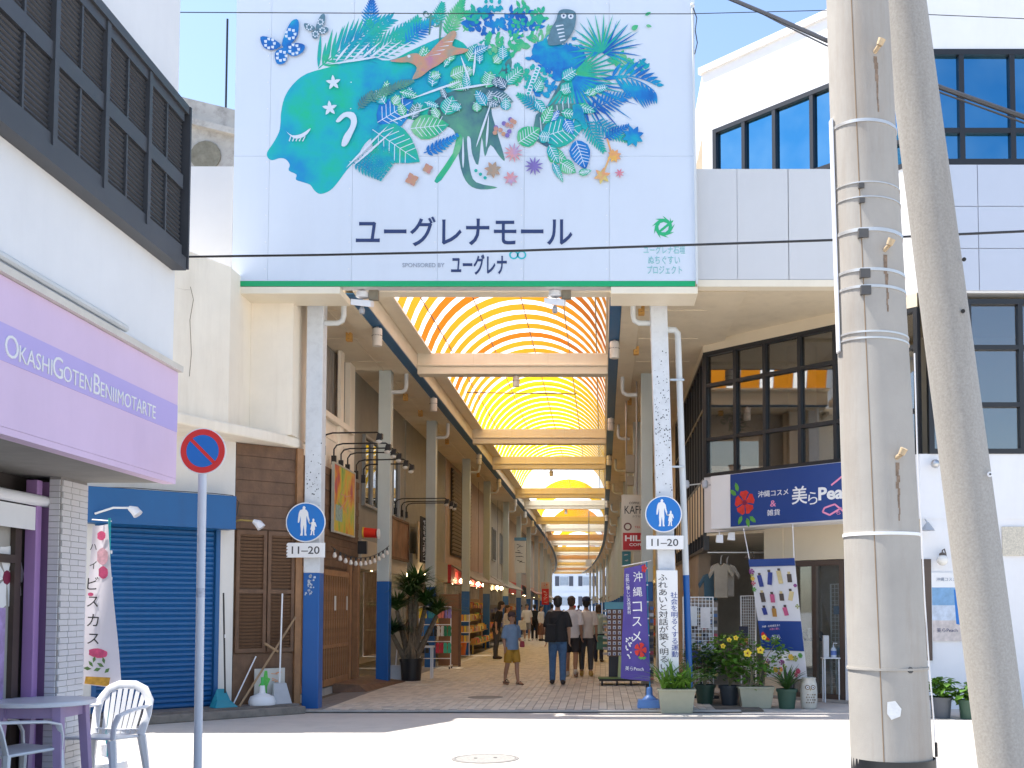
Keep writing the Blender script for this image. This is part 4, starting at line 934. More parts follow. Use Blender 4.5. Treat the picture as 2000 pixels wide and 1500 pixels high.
# cream upper wall above it with an opaque window
up = thing('cream_upper_storey', (-5.2, 19, 4), 'cream upper storey with a ribbed opaque window above the timber shop', 'upper storey')
US = Fr((-4.95, 0, 0), (0,1,0))
wy0, wy1 = US.px(628, 700)[0], US.px(684, 750)[0]
obj('wall', MB().fbox(US, 16.96, 21.3, 4.0, 5.05, -.3, 0).fbox(US, 16.96, 17.05, 5.05, 6.36, -.3, 0).fbox(US, wy1, 21.3, 5.05, 6.36, -.3, 0), cream_wall, up)
obj('ribbed_window', MB().fbox(US, 17.05, wy1, 5.05, 6.36, -.2, -.1), M('ribbed grey sheet', (.30,.27,.24), .6, .1, 2), up)
for k in range(16): obj('rib', MB().fbox(US, 17.1+k*(wy1-17.1)/16, 17.12+k*(wy1-17.1)/16, 5.06, 6.35, -.1, -.085), MATS['ribbed grey sheet'], up)
obj('window_sill', MB().fbox(US, 16.97, wy1+.1, 4.93, 5.045, .002, .08), cream_wall, up, bevel=.01)
obj('string_course', MB().fbox(US, 16.97, 21.2, 4.60, 4.64, .002, .02), cream_wall, up)
obj('pilaster', MB().fbox(US, 19.9, 20.15, 4.0, 6.36, .002, .06), cream_wall, up)

# ---------------------------------------------------------------- weathered concrete block behind, with mast
ob = thing('concrete_building', (-9, 24, 0), 'weathered grey concrete building with a thin mast behind the canopy', 'building')
F = FRONT(22); tl = F.px(330, 183); tr = F.px(470, 217)
obj('wall', MB().poly(F, [(tl[0]-2, 0), (tr[0]+1.2, 0), (tr[0]+1.2, tr[1]-.3), (tl[0]-2, tl[1]+.5)], -4, 0), concrete_old, ob)
l0 = F.px(335, 243); l1 = F.px(468, 275)
obj('ledge', MB().poly(F, [(l0[0]-2, l0[1]+.55), (l1[0]+1, l1[1]-.2), (l1[0]+1, l1[1]-.07), (l0[0]-2, l0[1]+.68)], .002, .18), concrete_old, ob)
A0, B0 = F.px(402, 305); obj('round_patch', MB().poly(F, [(A0+.32*math.cos(t*.4), B0+.32*math.sin(t*.4)) for t in range(16)], .002, .03), M('mossy concrete', (.20,.19,.15), .9, .4, 5), ob)
A0, B0 = F.px(431, 212); _, B1 = F.px(431, 22); ms = obj('mast', MB().tube([F.p(A0,B0-.3,-.3), F.p(A0,B1,-.3)], .022, 8), black_plastic, ob)
# ================================================================== street furniture
# ---------------------------------------------------------------- utility poles
def upole(xa, xb, ra_, rb_, Y, mat, label, zt=10.5):
    p0, p1 = P(xa, 0, Y), P(xb, 1500, Y); d = (p0-p1)/(p0.z-p1.z)
    at_ = lambda z: p1+d*(z-p1.z); rz = lambda z: rb_+(ra_-rb_)*(z-p1.z)/(p0.z-p1.z)
    b_ = at_(0); t = thing('utility_pole', (b_.x, b_.y, 0), label, 'utility pole')
    zs = [-.05+(zt+.05)*i/14 for i in range(15)]
    obj('shaft', MB().tube([at_(z) for z in zs], [rz(z) for z in zs], 40), mat, t, smooth=True)
    return t, at_, rz
k48 = 4.8/FPX
pole1, at1, r1 = upole(1674, 1742, 60.5*k48, 77.5*k48, 4.8, pole_conc, 'thick upright concrete utility pole with steel bands and step bolts')
zof = lambda y: P(1700, y, 4.8).z
bandm = M('pale steel band', (.62,.6,.57), .35, .1, 8, metal=.6)
def bandring(z, h, mat=bandm, name='steel_band', thick=.004, tl=0.0):
    c0 = at1(z); r_ = r1(z)
    q = MB(); n = 40
    for zz, rr_ in ((z-h/2, r_+.0005), (z-h/2, r_+thick), (z+h/2, r_+thick), (z+h/2, r_+.0005)):
        for j in range(n): th = 2*math.pi*j/n; q.v.append(Vector((c0.x+rr_*math.cos(th), c0.y+rr_*math.sin(th), zz+tl*math.cos(th)*r_)))
    for i in range(3):
        for j in range(n): q.f.append((i*n+j, i*n+(j+1)%n, (i+1)*n+(j+1)%n, (i+1)*n+j)); q.m.append(0)
    return obj(name, q, mat, pole1, smooth=True)
for y, h in ((262,.014),(380,.005),(408,.005),(470,.016),(546,.013),(578,.012),(664,.008),(676,.008)):
    b_ = bandring(zof(y), h, tl=-.05)
    if y in (380, 408, 470, 546, 578):
        z = zof(y); c0 = at1(z); r_ = r1(z); th = R(248); cl = Vector((c0.x+r_*math.cos(th), c0.y+r_*math.sin(th), z-.015))
        s_ = .022 if y > 420 else .012; obj('band_clip', MB().box(cl.x-s_, cl.x+s_, cl.y-.012, cl.y+.02, cl.z-s_, cl.z+s_*.8), M('dark clip', (.09,.085,.08), .6, .2, 9), b_)
bandring(zof(1046), .014, white_paint, 'white_band', .005); bandring(zof(1304), .01, pole_conc, 'cast_ring', .006); bandring(zof(1572), .42, black_plastic, 'black_wrap', .004)
for x, y in ((1697,132), (1713,510), (1733,904), (1757,1305)):
    z = zof(y); c0 = at1(z); d = Vector(((x-1700)/900, -1, 0)); th = math.atan2(-1, (x-(1674+68*y/1500))/70); n_ = Vector((math.cos(th), math.sin(th), 0)); s0 = c0+n_*(r1(z)-.01)
    if y < 1300:
        bt = obj('step_bolt', MB().tube([s0, s0+n_*.05+Vector((0,0,.01))], .010, 8).tube([s0+n_*.05+Vector((0,0,.01)), s0+n_*.06+Vector((.008,0,.035))], [.014,.017], 10), M('tan bolt cap', (.5,.38,.24), .6, .2, 9), pole1, smooth=True)
    else: obj('bolt_hole', MB().tube([s0-n_*.01, s0+n_*.014], .013, 12), M('dark ring', (.05,.05,.05), .6), pole1)
    if y < 1300:     # rust run below the bolt
        q = MB(); rr2 = random.Random(int(y))
        for k in range(9):
            zz = z-.02-k*.028; c1_ = at1(zz); w_ = .007*(1-k/10)+rr2.uniform(0,.003); tt = th+rr2.uniform(-.02,.02); da = w_/r1(zz); R_ = r1(zz)+.0012
            q.add([Vector((c1_.x+R_*math.cos(tt+s*da), c1_.y+R_*math.sin(tt+s*da), zz+dz)) for s, dz in ((-1,-.03),(1,-.03),(1,0),(-1,0))], [(0,1,2,3)])
        obj('rust_run', q, M('rust run', (.24,.17,.12), .9, .5, 40), pole1, kind='stuff')
# torn paper, seam line, side strip and hanging cord
z = zof(1378); c0 = at1(z); th = R(262); Fp = Fr((c0.x+ (r1(z)+.002)*math.cos(th), c0.y+(r1(z)+.002)*math.sin(th), 0), (math.sin(-th), math.cos(th), 0))
obj('torn_paper', MB().poly(Fp, [(-.03,z-.02),(-.012,z-.045),(.025,z-.03),(.03,z+.002),(.005,z+.035),(-.028,z+.03)], .0, .003), M('torn paper', (.75,.75,.74), .8, .1, 60), pole1)
q = MB(); q.tube([at1(z)+Vector((-.42*r1(z), -.905*r1(z), 0)) for z in [.1+i*.4 for i in range(14)]], .0025, 5); obj('cast_seam', q, MATS['crack'], pole1)
q = MB()
for ya_, yb_ in ((240, 480), (480, 690)):
    za, zb = zof(ya_), zof(yb_); ca_, cb_ = at1(za), at1(zb); q.tube([ca_+Vector((-r1(za)-.004,-.02,0)), cb_+Vector((-r1(zb)-.004,-.02,0))], [(.008,.03)]*2, 8)
obj('cover_strip', q, white_plastic, pole1)
q = MB(); q.tube([P(x, y, 4.95) for x, y in ((1786,690),(1792,900),(1800,1040),(1806,1170),(1814,1290),(1823,1395),(1829,1500),(1832,1600))], .0035, 6); obj('hanging_cord', q, white_plastic, pole1)
q = MB(); q.tube([P(1828,1450,4.95), P(1829,1478,4.95)], .007, 8); obj('cord_toggle', q, black_plastic, pole1)
k52 = 5.25/FPX
pole2, at2, r2 = upole(1765, 1962, 43*k52, 49*k52, 5.25, pole_conc2, 'slimmer leaning concrete pole with speckled surface behind the thick pole')
for x, y in ((1866,620), (1917,932), (1868,521)):
    p_ = P(x, y, 5.25)+Vector((0,-.11,0)); obj('bolt_hole', MB().tube([p_, p_+Vector((0,-.006,0))], .010 if y != 932 else .013, 12), dark_void if y != 932 else white_plastic, pole2)
p_ = P(1917, 932, 5.25)+Vector((0,-.118,0)); obj('bolt_core', MB().tube([p_, p_+Vector((0,-.003,0))], .005, 8), black_plastic, pole2)

# ---------------------------------------------------------------- overhead wires
def wire(pts, r_, name, label, sag=0.0):
    q = MB(); out = []
    for i in range(len(pts)-1):
        for k in range(8): out.append(pts[i].lerp(pts[i+1], k/8)-Vector((0,0,sag*4*(k/8)*(1-k/8))))
    out.append(pts[-1]); q.tube(out, r_, 6); return obj(name, q, black_plastic, label=label, cat='cable', at=pts[0])
wire([P(329,502,9.95), P(620,498,9.7), P(1000,490,9.4), P(1620,469,8.9), P(2080,448,8.5)], .011, 'overhead_cable', 'black twisted cable strung across the billboard lettering')
wire([P(336,24,10.1), P(1000,27,11), P(1345,27,11.6), P(1620,20,12), P(2080,40,12)], .005, 'overhead_wire', 'thin wire strung high across the top of the billboard')
wire([P(1380,-22,8.6), P(1520,37,8.0), P(1612,78,7.6), P(1840,172,6.9), P(2060,250,6.3)], .016, 'overhead_cable', 'thick cable bundle slanting down behind the utility poles')
wire([P(1395,-22,8.7), P(1530,48,8.1), P(1612,88,7.7), P(1840,182,7.0), P(2060,262,6.4)], .006, 'overhead_wire', 'thin line running just under the thick slanting cable bundle')

# ---------------------------------------------------------------- traffic signs
def disc(F, cx, cy, r_, c0, c1, n=48):
    return MB().poly(F, [(cx+r_*math.cos(2*math.pi*i/n), cy+r_*math.sin(2*math.pi*i/n)) for i in range(n)], c0, c1)
F = FRONT(9.3); cx, cy = F.px(396, 881); rr_ = 45.5/FPX*9.3
npk = thing('no_parking_sign', (cx, 9.3, 0), 'round red and blue no parking sign on a slim white pole', 'road sign')
obj('rim', disc(F, cx, cy, rr_, -.012, .0), white_paint, npk); obj('red_ring', disc(F, cx, cy, rr_*.955, .0005, .003), sign_red, npk); obj('blue_disc', disc(F, cx, cy, rr_*.70, .0035, .005), sign_blue, npk)
wdt = rr_*.075; L_ = rr_*.72; d = Vector((1,-1)).normalized(); n2 = Vector((1,1)).normalized()
obj('red_bar', MB().poly(F, [(cx+d.x*L_*s+n2.x*wdt*t, cy+d.y*L_*s+n2.y*wdt*t) for s, t in ((-1,-1),(1,-1),(1,1),(-1,1))], .0055, .007), sign_red, npk)
pb = P(386, 1500, 9.34); pt = P(396, 900, 9.34); dd = (pb-pt)/(pb.z-pt.z)
pole_g = M('pale sign pole', (.62,.64,.70), .4, .05, 3)
obj('pole', MB().tube([pt+dd*(0-pt.z), pt+Vector((0,0,.12))], .036, 16), pole_g, npk, smooth=True)
obj('pole_tape', MB().tube([pt+dd*(1.72-pt.z), pt+dd*(1.64-pt.z)], .0368, 16), M('worn tape', (.5,.52,.6), .6, .3, 20), npk)
for dz in (-.09, .09): obj('clamp', MB().box(cx-.05, cx+.05, 9.305, 9.38, cy+dz-.012, cy+dz+.012), steel, npk)
man = [(-.07,.80),(-.02,.88),(.05,.86),(.09,.78),(.06,.70),(.15,.66),(.23,.52),(.26,.30),(.32,.10),(.27,.05),(.22,.10),(.15,.36),(.13,.12),(.15,-.20),(.13,-.58),(.17,-.72),(.05,-.72),(.04,-.45),(.0,-.14),(-.04,-.45),(-.05,-.72),(-.19,-.72),(-.14,-.55),(-.17,-.2),(-.16,.12),(-.17,.34),(-.21,.12),(-.26,-.04),(-.32,-.02),(-.31,.2),(-.27,.5),(-.2,.66),(-.07,.70)]
kid = [(.50,.12),(.54,.20),(.60,.18),(.62,.10),(.59,.04),(.68,-.02),(.74,-.22),(.70,-.26),(.64,-.14),(.66,-.40),(.62,-.42),(.62,-.64),(.66,-.70),(.56,-.70),(.55,-.48),(.52,-.48),(.48,-.70),(.38,-.70),(.43,-.62),(.45,-.40),(.40,-.40),(.46,-.12),(.36,-.04),(.30,.10),(.27,.06),(.34,-.10),(.46,.0),(.52,.04)]
def walk_sign(x, y, rpx, Y, plate, label):
    F = FRONT(Y); cx, cy = F.px(x, y); r_ = rpx/FPX*Y; t = thing('pedestrian_sign', (cx, Y, cy), label, 'road sign')
    obj('rim', disc(F, cx, cy, r_, -.008, 0), white_paint, t); obj('blue_disc', disc(F, cx, cy, r_*.945, .0005, .003), sign_blue, t)
    k = r_*.93
    obj('adult_figure', MB().poly(F, [(cx-.10*k+a*k, cy+b*k) for a, b in man], .0035, .005), white_paint, t)
    obj('child_figure', MB().poly(F, [(cx-.14*k+a*k, cy+b*k) for a, b in kid], .0055, .007), white_paint, t)
    x0, y0, x1, y1 = plate; A0, B0 = F.px(x0, y1); A1, B1 = F.px(x1, y0)
    pl = obj('time_plate', MB().fbox(F, A0, A1, B0, B1, -.008, 0), white_paint, t, bevel=.006)
    text('11–20', F, (A0+A1)/2, (B0+B1)/2, .001, M('dark grey lettering', (.06,.06,.065), .5, 0), pl, width=(A1-A0)*.72, height=(B1-B0)*.52, bold=.008)
    obj('bracket', MB().box(cx-.05, cx+.05, Y+.009, Y+.075, cy-.03, cy+.03).box(cx-.05, cx+.05, Y+.009, Y+.075, (B0+B1)/2-.02, (B0+B1)/2+.02), steel, t)
walk_sign(597, 1020, 39, 16.2, (559,1060,635,1089), 'blue pedestrian zone sign on the post beside the timber shop')
walk_sign(1296, 1004, 36, 16.2, (1262,1046,1335,1073), 'blue pedestrian zone sign on the post above the white slogan board')
F = FRONT(16.2); A0, B0 = F.px(1288, 1326); A1, B1 = F.px(1324, 1114)
sb_ = thing('slogan_board', ((A0+A1)/2, 16.2, B0), 'tall white board with vertical black and blue lettering on the post', 'sign board')
sk = (F.px(1284,1114)[0]-F.px(1290,1326)[0])
obj('board', MB().poly(F, [(A0,B0),(A1+.01,B0),(A1+.01+sk*.4,B1),(A0+sk,B1)], -.02, 0), white_paint, sb_)
text('ふれあいと対話が築く明るい社', F, A0+.085+sk*.5, (B0+B1)/2-.02, .002, black_ink, sb_, width=.14, height=(B1-B0)*.95, vertical=True, tilt=.017)
text('社会を明るくする運動', F, A1-.045+sk*.2, B0+(B1-B0)*.50, .002, M('blue lettering', (.02,.06,.3), .5, 0), sb_, width=.105, height=(B1-B0)*.60, vertical=True, tilt=.012)

# ---------------------------------------------------------------- banners on poles
def cloth(tl, tr, br, bl, amp=.03, waves=2.0, nu=14, nv=24, ph=0.0):
    q = MB(); n_ = (tr-tl).cross(bl-tl).normalized()
    for j in range(nv+1):
        for i in range(nu+1):
            u, v = i/nu, j/nv; p_ = tl.lerp(tr, u).lerp(bl.lerp(br, u), v); q.v.append(p_+n_*(amp*math.sin(u*waves*math.pi+v*3+ph)*(1-.3*v)+amp*.5*math.sin(v*7+u*2)))
    for j in range(nv):
        for i in range(nu): k = j*(nu+1)+i; q.f.append((k, k+nu+1, k+nu+2, k+1)); q.m.append(0)
    return q
class Quad:            # bilinear sheet coordinates for print on cloth
    def __init__(s, tl, tr, br, bl, c=.03): s.q = (tl, tr, br, bl); s.n = -(tr-tl).cross(bl-tl).normalized(); s.n = s.n if s.n.y < 0 else -s.n; s.c = c
    def p(s, u, v, c=0): 
        tl, tr, br, bl = s.q; return tl.lerp(tr, u).lerp(bl.lerp(br, u), v)+s.n*(s.c+c)
    def poly(s, mb, pts, k=0.0): 
        m_ = len(pts); mb.add([s.p(u, v, k) for u, v in pts], [tuple(range(m_))]); return mb
    def frame(s, u, v):
        o = s.p(u, v); e = s.p(u+.02, v)-s.p(u-.02, v); f_ = s.p(u, v-.02)-s.p(u, v+.02); e.normalize(); f_.normalize()
        m4 = Matrix((e, f_, e.cross(f_).normalized())).transposed().to_4x4(); m4.translation = o; return m4
def qtext(s, Q, u, v, mat, par, width=None, height=None, vertical=False, k=.002):
    me = text_mesh('\n'.join(s) if vertical else s, 1.0, 'CENTER', .001); xs_ = [a.co.x for a in me.vertices]; ys_ = [a.co.y for a in me.vertices]
    cx_, cy_ = (max(xs_)+min(xs_))/2, (max(ys_)+min(ys_))/2; fx = width/(max(xs_)-min(xs_)) if width else None; fy = height/(max(ys_)-min(ys_)) if height else fx; fx = fx or fy
    for a in me.vertices: a.co = ((a.co.x-cx_)*fx, (a.co.y-cy_)*fy, a.co.z+k)
    me.materials.clear(); me.materials.append(mat); return inst('lettering', me, par, Q.frame(u, v))
def qflower(Q, u, v, r_, asp, mat, par, n=5, k=.001, name='printed_flower'):
    q = MB()
    for i in range(n):
        t0 = i*6.283/n; pts = [(0,0)]+[(r_*f*math.cos(t0+d), r_*f*math.sin(t0+d)) for f, d in ((.6,-.5),(1,-.45),(1.05,0),(1,.45),(.6,.5))]
        Q.poly(q, [(u+a, v-b*asp) for a, b in pts], k+i*.0004)
    return obj(name, q, mat, par)
# white hibiscus banner by the sweet shop
Yb = 10.15; fb = G(203, 1490); fb = Vector((P(204,1300,Yb).x, Yb, 0))
fl1 = thing('hibiscus_banner', fb, 'white twisted banner with pink print and black vertical lettering beside the tiled pillar', 'banner')
tl, tr, br, bl = P(181,1027,Yb+.05), P(212,1024,Yb), P(236,1345,Yb-.12), P(150,1335,Yb-.12)
cl = cloth(tl, tr, br, bl, .012, 1.5); obj('cloth', cl, M('white banner cloth', (.74,.70,.76), .8, .05, 3, translucent=.2), fl1, smooth=True)
obj('pole', MB().tube([P(214,1012,Yb+.02), Vector((fb.x+.03, Yb+.03, .12))], .013, 10), M('teal pole', (.0,.35,.38), .4), fl1, smooth=True)
obj('cross_rod', MB().tube([P(180,1015,Yb+.02), P(218,1018,Yb+.02)], .006, 8), white_plastic, fl1)
for y in (1078, 1130, 1158, 1230): obj('cloth_loop', MB().box(P(213,y,Yb).x-.02, P(213,y,Yb).x+.016, Yb+.002, Yb+.034, P(213,y,Yb).z-.015, P(213,y,Yb).z+.015), white_plastic, fl1)
obj('water_base', MB().lathe([(.0,.0),(.21,.0),(.22,.05),(.2,.11),(.06,.15),(.035,.16),(.035,.27),(.025,.28)], (fb.x,Yb+.03,0), 20), white_plastic, fl1, smooth=True)
Q = Quad(tl, tr, br, bl, .016)
pinkm = M('pink print', (.65,.08,.20), .6, .3, 20); palep = M('pale pink print', (.75,.42,.48), .6, .3, 20)
for i, ch in enumerate('ハイビスカス'):
    v = .14+i*.115; u = .12+.05*i*.6; qtext(ch, Q, u+.10, v, black_ink, fl1, width=.105 if i > 1 else .07)
for (u, v, a, b) in ((.62,.07,.24,.03),(.66,.20,.26,.055),(.68,.30,.2,.04),(.5,.80,.25,.03),(.22,.44,.1,.012)):
    q = MB(); Q.poly(q, [(u+a*math.cos(t*.5236)*(1+.12*math.sin(3*t)), v+b*math.sin(t*.5236)) for t in range(12)], .001); obj('printed_tart', q, pinkm if v != .2 else palep, fl1)
q = MB()
for k in range(7): 
    u, v, a = .25+.08*k, .90-.03*(k % 3), k*.9; Q.poly(q, [(u+.1*math.cos(a)*s+.04*math.sin(a)*t, v+.022*math.sin(a)*s-.012*math.cos(a)*t) for s, t in ((-1,0),(0,-1),(1,0),(0,1))], .001+k*.0003)
obj('printed_leaf', q, M('leaf print dark', (.10,.22,.06), .6, .4, 15), fl1)
q = MB(); Q.poly(q, [(.22,.95),(.8,.94),(.75,.995),(.2,.995)], .0005); obj('printed_bowl', q, M('amber print', (.65,.34,.04), .6, .4, 15), fl1)
# purple cosmetics banner at the right post
Yb = 16.45; fx = P(1266, 1340, Yb).x
fl2 = thing('cosmetics_banner', (fx, Yb, FL), 'purple vertical banner with white lettering and red flower on a blue pole', 'banner')
tl, tr, br, bl = P(1219,1110,Yb+.12), P(1261,1101,Yb), P(1269,1331,Yb-.05), P(1212,1325,Yb+.14)
obj('cloth', cloth(tl, tr, br, bl, .02, 1.6), M('purple banner cloth', (.115,.085,.36), .8, .08, 3, translucent=.15), fl2, smooth=True)
obj('pole', MB().tube([P(1263,1096,Yb+.03), Vector((fx+.03, Yb+.03, FL+.2))], .011, 10), M('sky blue pole', (.03,.28,.5), .4), fl2, smooth=True)
obj('cross_rod', MB().tube([P(1214,1106,Yb+.1), P(1272,1095,Yb)], .005, 8), white_plastic, fl2)
for k in range(7): c_ = P(1263,1100,Yb).lerp(P(1270,1330,Yb), (k+.3)/7); obj('cloth_loop', MB().box(c_.x-.012, c_.x+.012, Yb, Yb+.04, c_.z-.01, c_.z+.01), white_plastic, fl2)
bm_ = M('blue plastic base', (.14,.30,.66), .4, .06, 3)
obj('water_base', MB().hexa([(fx-.17,Yb-.13,FL),(fx+.19,Yb-.13,FL),(fx+.19,Yb+.19,FL),(fx-.17,Yb+.19,FL),(fx-.15,Yb-.11,FL+.12),(fx+.17,Yb-.11,FL+.12),(fx+.17,Yb+.17,FL+.12),(fx-.15,Yb+.17,FL+.12)]).lathe([(.12,.12),(.05,.19),(.045,.30),(.03,.31)], (fx+.02,Yb+.03,FL), 14), bm_, fl2, bevel=.015)
Q = Quad(tl, tr, br, bl, .026)
for i, ch in enumerate('沖縄コスメ'): qtext(ch, Q, .66-.02*i, .10+i*.13, white_ink, fl2, width=.15)
qtext('お肌に優しい天然素材', Q, .24, .24, white_ink, fl2, height=.62, vertical=True)
qflower(Q, .72, .735, .22, .28, red_petal, fl2); qflower(Q, .95, .04, .12, .28, red_petal, fl2, k=.002)
q = MB()
for k in range(26): u, v = .3+random.uniform(-.12,.12), .62+random.uniform(0,.2); Q.poly(q, [(u+.03*math.cos(t*1.25), v+.008*math.sin(t*1.25)) for t in range(5)], .001+k*.0001)
obj('printed_blossom', q, white_ink, fl2, kind='stuff')
q = MB()
for k in range(5): u, v = .68+.05*k, .80+.008*(k % 2); Q.poly(q, [(u-.05,v),(u,v-.012),(u+.05,v),(u,v+.012)], .001+.0002*k)
obj('printed_leaf', q, leaf_print, fl2); qtext('美らPeach', Q, .5, .90, white_ink, fl2, width=.30)

# big white cosmetics banner hanging before the shop door
hb = thing('hanging_banner', P(1510,1210,17.6), 'white hanging banner printed with cosmetic bottles and blue band', 'banner')
tl, tr, br, bl = P(1462,1093,17.9), P(1552,1090,17.4), P(1577,1327,16.9), P(1497,1322,17.4)
obj('cloth', cloth(tl, tr, br, bl, .006, 1.0), M('white print cloth', (.76,.76,.78), .7, .02, 2, translucent=.15), hb, smooth=True)
Q = Quad(tl, tr, br, bl, .010)
def qrect(u0, v0, u1, v1, mat, name, k=.001): q = MB(); Q.poly(q, [(u0,v0),(u1,v0),(u1,v1),(u0,v1)], k); return obj(name, q, mat, hb)
qrect(0,0,1,.065,sign_navy,'blue_header'); qrect(0,.53,1,.775,sign_navy,'blue_band')
inks = [M('bottle navy', (.03,.05,.25), .5, .2, 9), M('bottle amber', (.45,.22,.04), .5, .2, 9), M('bottle pink', (.55,.10,.22), .5, .2, 9), M('bottle cream', (.62,.5,.25), .5, .2, 9), M('bottle dark', (.08,.06,.05), .5, .2, 9)]
for i, (u, v, h, tt, c_) in enumerate(((.2,.19,.10,.1,0),(.42,.17,.11,-.2,0),(.64,.16,.11,.1,3),(.85,.17,.07,0,4),(.2,.33,.08,.1,4),(.42,.34,.07,0,2),(.63,.33,.06,0,4),(.84,.32,.08,-.3,3),(.2,.45,.06,.2,0),(.42,.46,.07,0,1),(.68,.45,.07,.2,2))):
    q = MB(); Q.poly(q, [(u+a*math.cos(tt)+b*math.sin(tt)*2.4, v+(b*math.cos(tt)-a*math.sin(tt)*.3)) for a, b in ((-.05,-h/2),(.05,-h/2),(.05,h/2),(-.05,h/2))], .001+i*.0002); obj('printed_bottle', q, inks[c_], hb)
    q = MB(); Q.poly(q, [(u+a, v-h/2+b) for a, b in ((-.03,-.02),(.03,-.02),(.03,.0),(-.03,.0))], .004+i*.0002); obj('printed_cap', q, inks[4] if c_ != 4 else inks[3], hb)
qtext('沖縄・石垣島生まれのこだわりコスメ', Q, .5, .565, white_ink, hb, width=.62); qtext('お肌に優しい天然素材', Q, .5, .592, pink_ink, hb, width=.36)
qtext('美らPeach', Q, .52, .66, white_ink, hb, width=.36); qflower(Q, .15, .66, .12, .35, red_petal, hb, k=.002)
petc = [M('print violet', (.25,.05,.22), .5, .3, 9), M('print yellow', (.75,.5,.05), .5, .3, 9), leaf_print, M('print rose', (.55,.06,.12), .5, .3, 9), M('print olive', (.35,.4,.1), .5, .3, 9)]
rq = random.Random(9)
for k in range(26):
    u, v = rq.uniform(.06,.94), rq.uniform(.80,.985) if k < 19 else rq.choice([rq.uniform(.08,.5)]); u = u if k < 19 else rq.choice([.04,.96])
    qflower(Q, u, v, rq.uniform(.035,.065), .40, petc[k % 5], hb, n=rq.choice([4,5,6]), k=.001+k*.0004, name='printed_posy')
for s_, e_ in ((P(1464,1094,17.9), P(1452,1032,18.0)), (P(1551,1091,17.4), P(1548,1022,17.5))): obj('cord', MB().tube([s_, e_], .008, 6), white_plastic, hb)

# ---------------------------------------------------------------- table and monobloc chairs by the sweet shop
def make_chair():
    t = thing('plastic_chair', (0,0,0), 'white plastic garden chair', 'chair', 'white plastic chairs at the lilac table')
    w2 = .25
    obj('seat', MB().hexa([(-w2,-.24,.40),(w2,-.24,.40),(w2-.03,.22,.375),(-w2+.03,.22,.375),(-w2,-.24,.425),(w2,-.24,.425),(w2-.03,.22,.40),(-w2+.03,.22,.40)]), white_plastic, t, bevel=.012)
    arch = [Vector((-w2+.02,.20,.40)), Vector((-w2-.005,.26,.58)), Vector((-w2+.0,.30,.70)), Vector((-.18,.325,.80)), Vector((-.08,.335,.84)), Vector((.08,.335,.84)), Vector((.18,.325,.80)), Vector((w2,.30,.70)), Vector((w2+.005,.26,.58)), Vector((w2-.02,.20,.40))]
    bk = obj('backrest', MB().tube(arch, [(.042,.016)]*10, 8), white_plastic, t, smooth=True)
    for k in range(7):
        x = -.18+.06*k; zt = .845-.5*abs(x)**1.6*1.4; obj('slat', MB().strip([(x*.8,.205,.405),(x*.9,.26,.58),(x,.32,zt-.02)], [.021,.023,.021], 0, Vector((0,-1,.3))), white_plastic, bk)
    obj('lower_back', MB().tube([(-w2+.03,.215,.45),(0,.24,.44),(w2-.03,.215,.45)], [(.03,.008)]*3, 6), white_plastic, bk)
    for s in (-1, 1):
        obj('armrest', MB().tube([(s*(w2+.0),.285,.66),(s*(w2+.035),.15,.655),(s*(w2+.045),-.08,.64),(s*(w2+.03),-.20,.61),(s*(w2+.01),-.235,.52),(s*(w2),-.235,.41)], [(.032,.014),(.036,.014),(.038,.014),(.034,.014),(.03,.014),(.03,.014)], 8), white_plastic, t, smooth=True)
        for yy, sp in ((-.235, -.02), (.20, .05)):
            obj('leg', MB().tube([(s*w2*.96,yy,.40),(s*(w2+.015),yy+sp*.4,.2),(s*(w2+.03),yy+sp,.0)], [(.046,.026),(.038,.022),(.030,.018)], 6), white_plastic, t)
    return t
ch = make_chair(); ch.location = (-4.45, 9.66, 0); ch.rotation_euler.z = R(-10); ch['label'] = 'white plastic garden chair standing before the hibiscus banner'
c2_ = copy_tree(ch); c2_.location = (-5.02+.28, 8.72, 0); c2_.rotation_euler.z = R(150); c2_['label'] = 'white plastic garden chair standing by the shop door, partly cut off'
tb = thing('round_table', (-4.66, 9.02, 0), 'round white table on lilac wooden legs beside the tiled pillar', 'table')
lil_leg = M('lilac table paint', (.42,.30,.50), .5, .08, 4)
obj('table_top', MB().lathe([(.38,.745),(.40,.75),(.40,.775),(.39,.785),(.01,.787)], (-4.66,9.02,0), 40), M('white table top', (.72,.72,.76), .35, .04, 3), tb, smooth=True)
obj('apron', MB().box(-4.9,-4.42,8.80,8.83,.65,.744).box(-4.9,-4.42,9.21,9.24,.65,.744).box(-4.9,-4.87,8.83,9.21,.65,.744).box(-4.45,-4.42,8.83,9.21,.65,.744), lil_leg, tb)
for sx_ in (-.24, .24):
    for sy_ in (-.22, .22): obj('leg', MB().hexa([(-4.66+sx_*1.12-.03,9.02+sy_*1.12-.03,0),(-4.66+sx_*1.12+.03,9.02+sy_*1.12-.03,0),(-4.66+sx_*1.12+.03,9.02+sy_*1.12+.03,0),(-4.66+sx_*1.12-.03,9.02+sy_*1.12+.03,0),(-4.66+sx_*.95-.035,9.02+sy_*.95-.035,.744),(-4.66+sx_*.95+.035,9.02+sy_*.95-.035,.744),(-4.66+sx_*.95+.035,9.02+sy_*.95+.035,.744),(-4.66+sx_*.95-.035,9.02+sy_*.95+.035,.744)]), lil_leg, tb)

